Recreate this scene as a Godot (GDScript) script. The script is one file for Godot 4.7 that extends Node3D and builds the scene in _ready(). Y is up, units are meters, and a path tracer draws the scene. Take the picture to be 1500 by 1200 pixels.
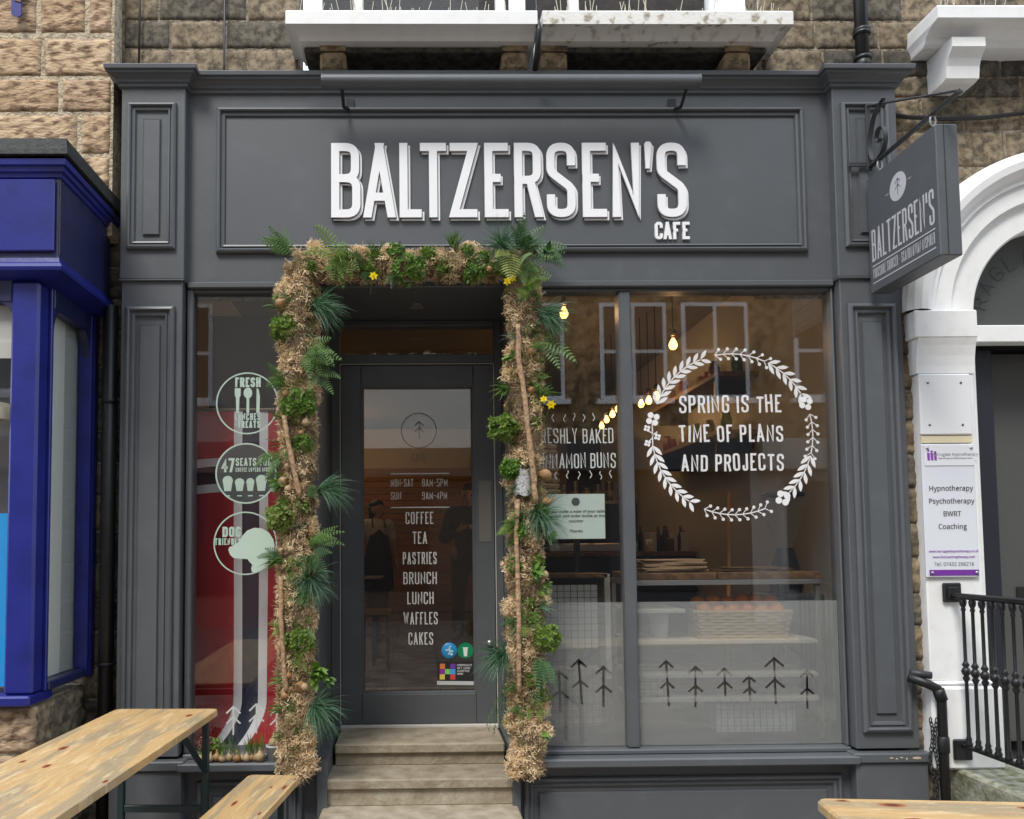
extends Node3D

var M := {}
var used := {}
var rng := RandomNumberGenerator.new()

# ------------------------------------------------------------------ naming and tagging
func numbered(called: String) -> String:
	var n: int = used.get(called, 0)
	used[called] = n + 1
	return called if n == 0 else "%s_%03d" % [called, n]

func tag(o: Node, label: String, category: String, group := "") -> Node:
	o.set_meta("label", label)
	o.set_meta("category", category)
	if group:
		o.set_meta("group", group)
	return o

func thing(called: String, label: String, category: String, at := Vector3.ZERO, turn := 0.0, group := "") -> Node3D:
	var o := Node3D.new()
	o.name = numbered(called)
	add_child(o)
	o.position = at
	o.rotation.y = turn
	tag(o, label, category, group)
	return o

func mesh_of(shape) -> Mesh:
	if shape is SurfaceTool:
		shape.generate_normals()
		return shape.commit()
	return shape

# a part whose shape is written in the thing's own axes
func part(called: String, shape, mat: Material, parent: Node3D, at := Vector3.ZERO) -> MeshInstance3D:
	var mi := MeshInstance3D.new()
	mi.mesh = mesh_of(shape)
	mi.material_override = null
	if mi.mesh.get_surface_count():
		mi.set_surface_override_material(0, mat)
	mi.name = called
	parent.add_child(mi, true)
	mi.position = at
	return mi

# a part whose shape is written in metres of the street; it hangs under a thing that is not turned
func wpart(called: String, shape, mat: Material, parent: Node3D) -> MeshInstance3D:
	var off := Vector3.ZERO
	var p: Node = parent
	while p != self and p is Node3D:
		off += p.position
		p = p.get_parent()
	return part(called, shape, mat, parent, -off)

func sub(called: String, parent: Node3D, at := Vector3.ZERO) -> Node3D:
	var o := Node3D.new()
	o.name = called
	parent.add_child(o, true)
	o.position = at
	return o

func structure(called: String, shape, mat: Material) -> MeshInstance3D:
	var mi := part(numbered(called), shape, mat, self)
	mi.set_meta("kind", "structure")
	return mi

# ------------------------------------------------------------------ materials
func lin(r: float, g: float, b: float, a := 1.0) -> Color:
	var c := Color(r, g, b).linear_to_srgb()
	c.a = a
	return c

func noise_tex(freq: float, seed_: int, size := 512, octaves := 4, kind := FastNoiseLite.TYPE_SIMPLEX_SMOOTH, ramp: Gradient = null, normal := false, strength := 4.0) -> NoiseTexture2D:
	var n := FastNoiseLite.new()
	n.seed = seed_
	n.noise_type = kind
	n.frequency = freq
	n.fractal_octaves = octaves
	var t := NoiseTexture2D.new()
	t.width = size
	t.height = size
	t.seamless = true
	t.noise = n
	if ramp:
		t.color_ramp = ramp
	if normal:
		t.as_normal_map = true
		t.bump_strength = strength
	return t

func ramp(stops: Array) -> Gradient:
	var g := Gradient.new()
	var offs := PackedFloat32Array()
	var cols := PackedColorArray()
	for s in stops:
		offs.append(s[0])
		cols.append(s[1])
	g.offsets = offs
	g.colors = cols
	return g

func grey(v: float) -> Color:
	return Color(v, v, v)

func mat(col: Color, rough := 0.6, tex: Texture2D = null, scale := 1.0, bump: Texture2D = null, bump_cm := 0.2, bump_scale := 1.0) -> StandardMaterial3D:
	var m := StandardMaterial3D.new()
	m.albedo_color = col
	m.roughness = rough
	if tex:
		m.albedo_texture = tex
	if tex or bump:
		m.uv1_triplanar = true
		m.uv1_world_triplanar = true
		m.uv1_scale = Vector3.ONE * scale
	if bump:
		m.heightmap_enabled = true
		m.heightmap_texture = bump
		m.heightmap_scale = bump_cm
	return m

func glass_mat(alpha := 0.04, tint := Color(0.05, 0.06, 0.06)) -> StandardMaterial3D:
	var m := StandardMaterial3D.new()
	m.albedo_color = Color(tint.r, tint.g, tint.b, alpha)
	m.transparency = BaseMaterial3D.TRANSPARENCY_ALPHA
	m.roughness = 0.0
	m.metallic_specular = 0.5
	return m

# ------------------------------------------------------------------ shapes
func S() -> SurfaceTool:
	var st := SurfaceTool.new()
	st.begin(Mesh.PRIMITIVE_TRIANGLES)
	st.set_smooth_group(-1)
	return st

func SM() -> SurfaceTool:
	var st := SurfaceTool.new()
	st.begin(Mesh.PRIMITIVE_TRIANGLES)
	st.set_smooth_group(0)
	return st

# corners run anticlockwise when seen from the front
func quad(st: SurfaceTool, a: Vector3, b: Vector3, c: Vector3, d: Vector3) -> void:
	for v in [a, c, b, a, d, c]:
		st.add_vertex(v)

func tri(st: SurfaceTool, a: Vector3, b: Vector3, c: Vector3) -> void:
	for v in [a, c, b]:
		st.add_vertex(v)

func quado(st: SurfaceTool, a: Vector3, b: Vector3, c: Vector3, d: Vector3, out: Vector3) -> void:
	if (b - a).cross(d - a).dot(out) < 0:
		quad(st, a, d, c, b)
	else:
		quad(st, a, b, c, d)

func box(st: SurfaceTool, lo: Vector3, hi: Vector3, bev := 0.0) -> void:
	var c := (lo + hi) / 2
	var h := (hi - lo) / 2
	if bev <= 0.0:
		for ax in 3:
			for s in [-1.0, 1.0]:
				var n := Vector3.ZERO
				n[ax] = s
				var u := Vector3.ZERO
				u[(ax + 1) % 3] = h[(ax + 1) % 3]
				var w := Vector3.ZERO
				w[(ax + 2) % 3] = h[(ax + 2) % 3]
				var p: Vector3 = c + n * h[ax]
				quado(st, p - u - w, p + u - w, p + u + w, p - u + w, n)
		return
	var b: float = minf(bev, minf(h.x, minf(h.y, h.z)) * 0.95)
	var at := func(s: Vector3, ax: int) -> Vector3:
		var v := Vector3.ZERO
		for k in 3:
			v[k] = c[k] + s[k] * (h[k] if k == ax else h[k] - b)
		return v
	for ax in 3:
		var a1 := (ax + 1) % 3
		var a2 := (ax + 2) % 3
		for s in [-1.0, 1.0]:
			var q := []
			for uv in [[-1.0, -1.0], [1.0, -1.0], [1.0, 1.0], [-1.0, 1.0]]:
				var sg := Vector3.ZERO
				sg[ax] = s
				sg[a1] = uv[0]
				sg[a2] = uv[1]
				q.append(at.call(sg, ax))
			var n := Vector3.ZERO
			n[ax] = s
			quado(st, q[0], q[1], q[2], q[3], n)
		for s1 in [-1.0, 1.0]:
			for s2 in [-1.0, 1.0]:
				var p0 := Vector3.ZERO
				p0[a1] = s1
				p0[a2] = s2
				var p1 := p0
				p0[ax] = -1.0
				p1[ax] = 1.0
				var n2 := Vector3.ZERO
				n2[a1] = s1
				n2[a2] = s2
				quado(st, at.call(p0, a1), at.call(p1, a1), at.call(p1, a2), at.call(p0, a2), n2)
	for sx in [-1.0, 1.0]:
		for sy in [-1.0, 1.0]:
			for sz in [-1.0, 1.0]:
				var sg := Vector3(sx, sy, sz)
				var p: Vector3 = at.call(sg, 0)
				var q: Vector3 = at.call(sg, 1)
				var r: Vector3 = at.call(sg, 2)
				if (q - p).cross(r - p).dot(sg) < 0:
					tri(st, p, r, q)
				else:
					tri(st, p, q, r)

func bx(lo: Vector3, hi: Vector3, bev := 0.0) -> SurfaceTool:
	var st := S()
	box(st, lo, hi, bev)
	return st

# a mitred frame round a rectangle on the plane z; profile: (distance inwards, height over the plane)
func moulding(st: SurfaceTool, x0: float, y0: float, x1: float, y1: float, z: float, prof: Array) -> void:
	for k in prof.size() - 1:
		var p: Vector2 = prof[k]
		var q: Vector2 = prof[k + 1]
		var a := [Vector3(x0 + p.x, y0 + p.x, z + p.y), Vector3(x1 - p.x, y0 + p.x, z + p.y), Vector3(x1 - p.x, y1 - p.x, z + p.y), Vector3(x0 + p.x, y1 - p.x, z + p.y)]
		var b := [Vector3(x0 + q.x, y0 + q.x, z + q.y), Vector3(x1 - q.x, y0 + q.x, z + q.y), Vector3(x1 - q.x, y1 - q.x, z + q.y), Vector3(x0 + q.x, y1 - q.x, z + q.y)]
		for i in 4:
			var j := (i + 1) % 4
			quad(st, a[i], a[j], b[j], b[i])

# a profile (outwards, y) swept along a path in plan (x, z); outwards is to the right hand of the path seen from above with z down
func sweep_plan(st: SurfaceTool, path: Array, prof: Array, caps := true) -> void:
	var n := path.size()
	var nor := []
	for i in n - 1:
		var d: Vector2 = (path[i + 1] - path[i]).normalized()
		nor.append(Vector2(-d.y, d.x))
	var rows := []
	for i in n:
		var m: Vector2
		if i == 0:
			m = nor[0]
		elif i == n - 1:
			m = nor[n - 2]
		else:
			m = (nor[i - 1] + nor[i]).normalized()
			m = m / maxf(0.3, m.dot(nor[i]))
		var row := []
		for p in prof:
			var q: Vector2 = path[i] + m * p.x
			row.append(Vector3(q.x, p.y, q.y))
		rows.append(row)
	for i in n - 1:
		for k in prof.size() - 1:
			quad(st, rows[i][k], rows[i + 1][k], rows[i + 1][k + 1], rows[i][k + 1])
	if caps:
		for i in [0, n - 1]:
			var c := Vector3.ZERO
			for v in rows[i]:
				c += v
			c /= rows[i].size()
			for k in prof.size():
				tri(st, c, rows[i][k], rows[i][(k + 1) % prof.size()])

func tube(st: SurfaceTool, pts: Array, radii, seg := 8, caps := true) -> void:
	var n := pts.size()
	var prev := Vector3.ZERO
	var rings := []
	for i in n:
		var d: Vector3
		if i == 0:
			d = pts[1] - pts[0]
		elif i == n - 1:
			d = pts[n - 1] - pts[n - 2]
		else:
			d = (pts[i + 1] - pts[i]).normalized() + (pts[i] - pts[i - 1]).normalized()
		d = d.normalized()
		var u: Vector3
		if i == 0:
			u = d.cross(Vector3.UP if absf(d.y) < 0.9 else Vector3.RIGHT).normalized()
		else:
			u = (prev - d * prev.dot(d)).normalized()
		prev = u
		var w := d.cross(u)
		var r: float = radii[i] if radii is Array else radii
		var ring := []
		for k in seg:
			var a := TAU * k / seg
			ring.append(pts[i] + (u * cos(a) + w * sin(a)) * r)
		rings.append(ring)
	for i in n - 1:
		for k in seg:
			var j := (k + 1) % seg
			quad(st, rings[i][k], rings[i][j], rings[i + 1][j], rings[i + 1][k])
	if caps:
		for i in [0, n - 1]:
			for k in seg:
				var j := (k + 1) % seg
				if i == 0:
					tri(st, pts[i], rings[i][j], rings[i][k])
				else:
					tri(st, pts[i], rings[i][k], rings[i][j])

func lathe(st: SurfaceTool, prof: Array, seg: int, at := Vector3.ZERO, basis := Basis()) -> void:
	for i in prof.size() - 1:
		for k in seg:
			var a0 := TAU * k / seg
			var a1 := TAU * (k + 1) / seg
			var p: Vector2 = prof[i]
			var q: Vector2 = prof[i + 1]
			var v := [Vector3(cos(a0) * p.x, p.y, sin(a0) * p.x), Vector3(cos(a1) * p.x, p.y, sin(a1) * p.x), Vector3(cos(a1) * q.x, q.y, sin(a1) * q.x), Vector3(cos(a0) * q.x, q.y, sin(a0) * q.x)]
			for j in 4:
				v[j] = at + basis * v[j]
			if p.x < 1e-6:
				tri(st, v[0], v[3], v[2])
			elif q.x < 1e-6:
				tri(st, v[0], v[2], v[1])
			else:
				quad(st, v[0], v[3], v[2], v[1])

# a profile (radius, z) turned round a centre in the x-y plane
func arc_sweep(st: SurfaceTool, cx: float, cy: float, prof: Array, a0: float, a1: float, seg: int) -> void:
	for k in seg:
		var s := lerpf(a0, a1, float(k) / seg)
		var e := lerpf(a0, a1, float(k + 1) / seg)
		for i in prof.size() - 1:
			var p: Vector2 = prof[i]
			var q: Vector2 = prof[i + 1]
			quad(st, Vector3(cx + cos(s) * p.x, cy + sin(s) * p.x, p.y), Vector3(cx + cos(s) * q.x, cy + sin(s) * q.x, q.y), Vector3(cx + cos(e) * q.x, cy + sin(e) * q.x, q.y), Vector3(cx + cos(e) * p.x, cy + sin(e) * p.x, p.y))

# a flat polygon (x, y) given a thickness along z
func slab(st: SurfaceTool, poly: PackedVector2Array, z0: float, z1: float) -> void:
	var idx := Geometry2D.triangulate_polygon(poly)
	for k in range(0, idx.size(), 3):
		var a := poly[idx[k]]
		var b := poly[idx[k + 1]]
		var c := poly[idx[k + 2]]
		if (b - a).cross(c - a) < 0:
			var t := b
			b = c
			c = t
		tri(st, Vector3(a.x, a.y, z1), Vector3(b.x, b.y, z1), Vector3(c.x, c.y, z1))
		tri(st, Vector3(a.x, a.y, z0), Vector3(c.x, c.y, z0), Vector3(b.x, b.y, z0))
	var ccw := not Geometry2D.is_polygon_clockwise(poly)
	for k in poly.size():
		var a := poly[k]
		var b := poly[(k + 1) % poly.size()]
		if not ccw:
			var t := a
			a = b
			b = t
		quad(st, Vector3(a.x, a.y, z0), Vector3(b.x, b.y, z0), Vector3(b.x, b.y, z1), Vector3(a.x, a.y, z1))

func disc_poly(c: Vector2, r: float, n := 24, ry := -1.0) -> PackedVector2Array:
	var p := PackedVector2Array()
	for k in n:
		p.append(c + Vector2(cos(TAU * k / n) * r, sin(TAU * k / n) * (r if ry < 0 else ry)))
	return p

func ring(st: SurfaceTool, c: Vector2, r0: float, r1: float, z0: float, z1: float, n := 48) -> void:
	for k in n:
		var a := Vector2.from_angle(TAU * k / n)
		var b := Vector2.from_angle(TAU * (k + 1) / n)
		var p := [c + a * r0, c + a * r1, c + b * r1, c + b * r0]
		quad(st, Vector3(p[0].x, p[0].y, z1), Vector3(p[1].x, p[1].y, z1), Vector3(p[2].x, p[2].y, z1), Vector3(p[3].x, p[3].y, z1))
		quad(st, Vector3(p[1].x, p[1].y, z1), Vector3(p[1].x, p[1].y, z0), Vector3(p[2].x, p[2].y, z0), Vector3(p[2].x, p[2].y, z1))

# ------------------------------------------------------------------ lettering drawn with a pen of even width
# glyph: [width factor, [rounded, x, y, x, y, ...], ...]
var GLYPH := {
	"A": [1.05, [0, 0, 0, .5, 1], [0, 1, 0, .5, 1], [0, .16, .25, .84, .25]],
	"B": [1.0, [0, 0, 0, 0, 1], [1, 0, 1, .94, 1, .94, .53, 0, .53], [1, 0, .53, 1, .53, 1, 0, 0, 0]],
	"C": [1.0, [1, 1, .7, 1, 1, 0, 1, 0, 0, 1, 0, 1, .3]],
	"D": [1.0, [0, 0, 0, 0, 1], [1, 0, 1, 1, 1, 1, 0, 0, 0]],
	"E": [.85, [0, 1, 1, 0, 1, 0, 0, 1, 0], [0, 0, .53, .78, .53]],
	"F": [.82, [0, 1, 1, 0, 1, 0, 0], [0, 0, .53, .78, .53]],
	"G": [1.0, [1, 1, .7, 1, 1, 0, 1, 0, 0, 1, 0, 1, .46, .5, .46]],
	"H": [1.0, [0, 0, 0, 0, 1], [0, 1, 0, 1, 1], [0, 0, .53, 1, .53]],
	"I": [0.0, [0, .5, 0, .5, 1]],
	"J": [.8, [1, 1, 1, 1, 0, 0, 0, 0, .3]],
	"K": [1.0, [0, 0, 0, 0, 1], [0, 1, 1, .05, .4], [0, .3, .6, 1, 0]],
	"L": [.82, [0, 0, 1, 0, 0, 1, 0]],
	"M": [1.25, [0, 0, 0, 0, 1, .5, .25, 1, 1, 1, 0]],
	"N": [1.05, [0, 0, 0, 0, 1, 1, 0, 1, 1]],
	"O": [1.0, [2, 0, 0, 1, 0, 1, 1, 0, 1]],
	"P": [.95, [0, 0, 0, 0, 1], [1, 0, 1, 1, 1, 1, .47, 0, .47]],
	"Q": [1.0, [2, 0, 0, 1, 0, 1, 1, 0, 1], [0, .55, .25, 1.05, 0]],
	"R": [1.0, [0, 0, 0, 0, 1], [1, 0, 1, .96, 1, .96, .5, 0, .5], [0, .6, .5, 1, 0]],
	"S": [1.0, [1, 1, .72, 1, 1, 0, 1, 0, .62, 1, .38, 1, 0, 0, 0, 0, .28]],
	"T": [.95, [0, 0, 1, 1, 1], [0, .5, 1, .5, 0]],
	"U": [1.0, [1, 0, 1, 0, 0, 1, 0, 1, 1]],
	"V": [1.0, [0, 0, 1, .5, 0, 1, 1]],
	"W": [1.35, [0, 0, 1, .25, 0, .5, .8, .75, 0, 1, 1]],
	"X": [1.0, [0, 0, 1, 1, 0], [0, 0, 0, 1, 1]],
	"Y": [1.0, [0, 0, 1, .5, .48, 1, 1], [0, .5, .5, .5, 0]],
	"Z": [.95, [0, 0, 1, 1, 1, 0, 0, 1, 0]],
	"4": [1.0, [0, .7, 0, .7, 1, 0, .3, 1, .3]],
	"5": [1.0, [1, 1, 1, 0, 1, 0, .55, 1, .55, 1, 0, 0, 0, 0, .2]],
	"7": [.95, [0, 0, 1, 1, 1, .35, 0]],
	"8": [1.0, [2, 0, .52, 1, .52, 1, 1, 0, 1], [2, 0, 0, 1, 0, 1, .52, 0, .52]],
	"9": [1.0, [1, 0, .2, 0, 0, 1, 0, 1, 1, 0, 1, 0, .48, 1, .48]],
	"-": [.7, [0, 0, .5, 1, .5]],
	".": [.1, [0, .2, .5, .8, .5]],
	"&": [.9, [1, 1, .4, .3, 0, 0, 0, 0, .4, .8, .75, .4, 1, .1, .75, 1, 0]],
	"'": [0.0, [0, .5, .72, .5, 1]],
}

func rounded(pts: Array, r: float, closed: bool) -> Array:
	var out := []
	var n := pts.size()
	for i in n:
		if not closed and (i == 0 or i == n - 1):
			out.append(pts[i])
			continue
		var p: Vector2 = pts[(i - 1 + n) % n]
		var q: Vector2 = pts[i]
		var s: Vector2 = pts[(i + 1) % n]
		var a := (p - q).normalized()
		var b := (s - q).normalized()
		var half := acos(clampf(a.dot(b), -1, 1)) / 2
		var cut := minf(r / tan(half), minf((p - q).length(), (s - q).length()) * 0.5)
		for k in 7:
			var t := k / 6.0
			var u := q + a * cut
			var v := q + b * cut
			out.append(u.lerp(q, t).lerp(q.lerp(v, t), t))
	return out

func ribbon(st: SurfaceTool, pts: Array, w: float, z0: float, z1: float, closed: bool, cut0 := INF, cut1 := INF, ylo := -INF, yhi := INF, xlo := -INF, xhi := INF) -> void:
	var n := pts.size()
	var L := []
	var R := []
	for i in n:
		var d0: Vector2
		var d1: Vector2
		if closed:
			d0 = (pts[i] - pts[(i - 1 + n) % n]).normalized()
			d1 = (pts[(i + 1) % n] - pts[i]).normalized()
		else:
			d0 = (pts[i] - pts[i - 1]).normalized() if i > 0 else (pts[1] - pts[0]).normalized()
			d1 = (pts[i + 1] - pts[i]).normalized() if i < n - 1 else d0
		var m := (d0 + d1).normalized().orthogonal()
		if (d0 + d1).length() < 0.05:
			m = d0.orthogonal()
		var k: float = 1.0 / maxf(0.24 if ylo != -INF else 0.6, absf(m.dot(d1.orthogonal())))
		var l: Vector2 = pts[i] + m * w / 2 * k
		var r: Vector2 = pts[i] - m * w / 2 * k
		if not closed and (i == 0 or i == n - 1):
			var cut: float = cut0 if i == 0 else cut1
			if cut != INF and absf(d1.y) > 0.25:
				l += d1 * (cut - l.y) / d1.y
				r += d1 * (cut - r.y) / d1.y
			elif xlo != -INF and absf(d1.x) > 0.7:
				if pts[i].x - xlo < w * 0.62:
					l.x = xlo
					r.x = xlo
				elif xhi - pts[i].x < w * 0.62:
					l.x = xhi
					r.x = xhi
		if ylo != -INF:
			l.y = clampf(l.y, ylo, yhi)
			r.y = clampf(r.y, ylo, yhi)
		L.append(l)
		R.append(r)
	var last := n if closed else n - 1
	for i in last:
		var j := (i + 1) % n
		var a: Vector2 = L[i]
		var b: Vector2 = R[i]
		var c: Vector2 = R[j]
		var d: Vector2 = L[j]
		quado(st, Vector3(a.x, a.y, z1), Vector3(b.x, b.y, z1), Vector3(c.x, c.y, z1), Vector3(d.x, d.y, z1), Vector3.BACK)
		if z1 - z0 > 0.0015:
			quad(st, Vector3(a.x, a.y, z1), Vector3(d.x, d.y, z1), Vector3(d.x, d.y, z0), Vector3(a.x, a.y, z0))
			quad(st, Vector3(b.x, b.y, z0), Vector3(c.x, c.y, z0), Vector3(c.x, c.y, z1), Vector3(b.x, b.y, z1))
	if not closed and z1 - z0 > 0.0015:
		for i in [0, n - 1]:
			quad(st, Vector3(L[i].x, L[i].y, z0), Vector3(R[i].x, R[i].y, z0), Vector3(R[i].x, R[i].y, z1), Vector3(L[i].x, L[i].y, z1))

# one letter into st: lower left at (x, y), outer size w x h, pen width t
func letter(st: SurfaceTool, ch: String, x: float, y: float, w: float, h: float, t: float, z0: float, z1: float, spread := 0.0, tilt := 0.0) -> void:
	if not GLYPH.has(ch):
		return
	var g: Array = GLYPH[ch]
	var step := 0.0
	var turned := Transform2D(tilt, Vector2(x, y))
	var own := S()
	own = st
	for s in range(1, g.size()):
		var spec: Array = g[s]
		var pts := []
		for k in range(1, spec.size(), 2):
			pts.append(Vector2(t / 2 + spec[k] * (w - t), t / 2 + spec[k + 1] * (h - t)))
		var closed: bool = spec[0] == 2
		var first: Vector2 = pts[0]
		var last: Vector2 = pts[-1]
		if spec[0] > 0:
			pts = rounded(pts, maxf(t * 0.55, (w - t) * 0.48), closed)
		var c0 := INF
		var c1 := INF
		for e in 2:
			var p: Vector2 = first if e == 0 else last
			var c := INF
			if absf(p.y - t / 2) < 1e-4:
				c = -spread
			elif absf(p.y - (h - t / 2)) < 1e-4:
				c = h + spread
			if e == 0:
				c0 = c
			else:
				c1 = c
		for k in pts.size():
			pts[k] = turned * pts[k]
		if tilt != 0.0:
			if c0 != INF and not closed:
				pts[0] += (pts[0] - pts[1]).normalized() * t * 0.5
			if c1 != INF and not closed:
				pts[-1] += (pts[-1] - pts[-2]).normalized() * t * 0.5
			c0 = INF
			c1 = INF
		else:
			c0 += y
			c1 += y
		if tilt == 0.0:
			ribbon(own, pts, t + spread * 2, z0, z1 + step, closed, c0, c1, y - spread, y + h + spread, x - spread, x + w + spread)
		else:
			ribbon(own, pts, t + spread * 2, z0, z1 + step, closed, c0, c1)
		step += 0.0002

# a line of lettering; returns its width
func line(st: SurfaceTool, words: String, x: float, y: float, h: float, wide: float, t: float, gap: float, z0 := 0.0, z1 := 0.0006, jitter := 0.0) -> float:
	var at := x
	for ch in words:
		if ch == " ":
			at += h * wide * 0.75
			continue
		if not GLYPH.has(ch):
			continue
		var w: float = maxf(t, GLYPH[ch][0] * h * wide)
		var hh := h
		var dy := 0.0
		var tilt := 0.0
		if jitter > 0:
			hh = h * (1.0 + rng.randf_range(-jitter, jitter))
			dy = rng.randf_range(-jitter, jitter) * h * 0.3
			tilt = rng.randf_range(-jitter, jitter) * 0.7
		letter(st, ch, at, y + dy, w, hh, t, z0, z1, 0.0, tilt)
		at += w + gap
	return at - gap - x

func line_width(words: String, h: float, wide: float, t: float, gap: float) -> float:
	var at := 0.0
	for ch in words:
		if ch == " ":
			at += h * wide * 0.75
		elif GLYPH.has(ch):
			at += maxf(t, GLYPH[ch][0] * h * wide) + gap
	return at - gap

# lettering that fills a given width
func fitted(st: SurfaceTool, words: String, x0: float, x1: float, y: float, h: float, t: float, gap: float, z0 := 0.0, z1 := 0.0006, jitter := 0.0) -> void:
	var lo := 0.02
	var hi := 3.0
	for k in 30:
		var mid := (lo + hi) / 2
		if line_width(words, h, mid, t, gap) > x1 - x0:
			hi = mid
		else:
			lo = mid
	line(st, words, x0, y, h, lo, t, gap, z0, z1, jitter)

func printed(words: String, size: float, m: Material, parent: Node3D, at: Vector3, called := "lettering", bold := false, stretch := 1.0) -> MeshInstance3D:
	var f := SystemFont.new()
	f.font_names = PackedStringArray(["Droid Sans"])
	if bold:
		f.font_weight = 700
	var t := TextMesh.new()
	t.font = f
	t.text = words
	t.font_size = 64
	t.pixel_size = size / 64.0
	t.depth = 0.0008
	t.curve_step = 1.0
	var mi := part(called, t, m, parent, at)
	mi.scale = Vector3(stretch, 1, 1)
	return mi

# a sill-like block: levels of (left, right, front z, y), closed at the back plane zb
func loft_block(st: SurfaceTool, levels: Array, zb: float) -> void:
	for k in levels.size() - 1:
		var p: Array = levels[k]
		var q: Array = levels[k + 1]
		var a := [Vector3(p[0], p[3], zb), Vector3(p[0], p[3], p[2]), Vector3(p[1], p[3], p[2]), Vector3(p[1], p[3], zb)]
		var b := [Vector3(q[0], q[3], zb), Vector3(q[0], q[3], q[2]), Vector3(q[1], q[3], q[2]), Vector3(q[1], q[3], zb)]
		for i in 3:
			quad(st, a[i], a[i + 1], b[i + 1], b[i])
	for e in [0, levels.size() - 1]:
		var p: Array = levels[e]
		quado(st, Vector3(p[0], p[3], zb), Vector3(p[1], p[3], zb), Vector3(p[1], p[3], p[2]), Vector3(p[0], p[3], p[2]), Vector3.DOWN if e == 0 else Vector3.UP)

# ------------------------------------------------------------------ the scene
func _ready() -> void:
	rng.seed = 20240321
	set_camera_and_light()
	make_materials()
	build_ground()
	build_cafe_walls()
	build_shopfront()
	build_doorway()
	build_windows()
	build_stone_walls()
	build_upper_sills()
	build_blue_shop()
	build_arch()
	build_opposite_side()
	build_interior()
	build_people()
	build_sign_letters()
	build_hanging_sign()
	build_window_prints()
	build_door_prints()
	build_plaques()
	build_railing()
	build_pipes()
	build_garland()
	build_tables()
	build_sill_bulbs()

func set_camera_and_light() -> void:
	var cam := Camera3D.new()
	cam.name = "camera"
	add_child(cam)
	cam.projection = Camera3D.PROJECTION_FRUSTUM
	cam.near = 0.05
	cam.far = 200.0
	cam.size = 0.05          # 53 degrees high
	cam.frustum_offset = Vector2(0.1, 0.1125) * 0.05
	cam.position = Vector3(0, 1.55, 4.1)
	cam.rotation = Vector3(0.05688, -0.01424, -0.00815)
	cam.current = true
	var sky := ProceduralSkyMaterial.new()
	sky.sky_top_color = Color(0.885, 0.935, 1.0)
	sky.sky_horizon_color = Color(0.87, 0.905, 0.95)
	sky.ground_bottom_color = Color(0.35, 0.34, 0.33)
	sky.ground_horizon_color = Color(0.5, 0.49, 0.48)
	sky.sky_curve = 0.2
	var env := Environment.new()
	env.background_mode = Environment.BG_SKY
	env.sky = Sky.new()
	env.sky.sky_material = sky
	env.background_energy_multiplier = 1.0
	env.tonemap_mode = Environment.TONE_MAPPER_LINEAR
	env.tonemap_exposure = 2.28
	env.sdfgi_enabled = true
	env.ssao_enabled = true
	env.ssil_enabled = true
	var we := WorldEnvironment.new()
	we.name = "environment"
	we.environment = env
	add_child(we)
	var sun := DirectionalLight3D.new()
	sun.name = "sun"
	sun.light_energy = 0.45
	sun.light_angular_distance = 18.0
	sun.light_color = Color(1.0, 0.985, 0.96)
	sun.shadow_enabled = true
	add_child(sun)
	sun.rotation_degrees = Vector3(-54, -28, 0)

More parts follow.
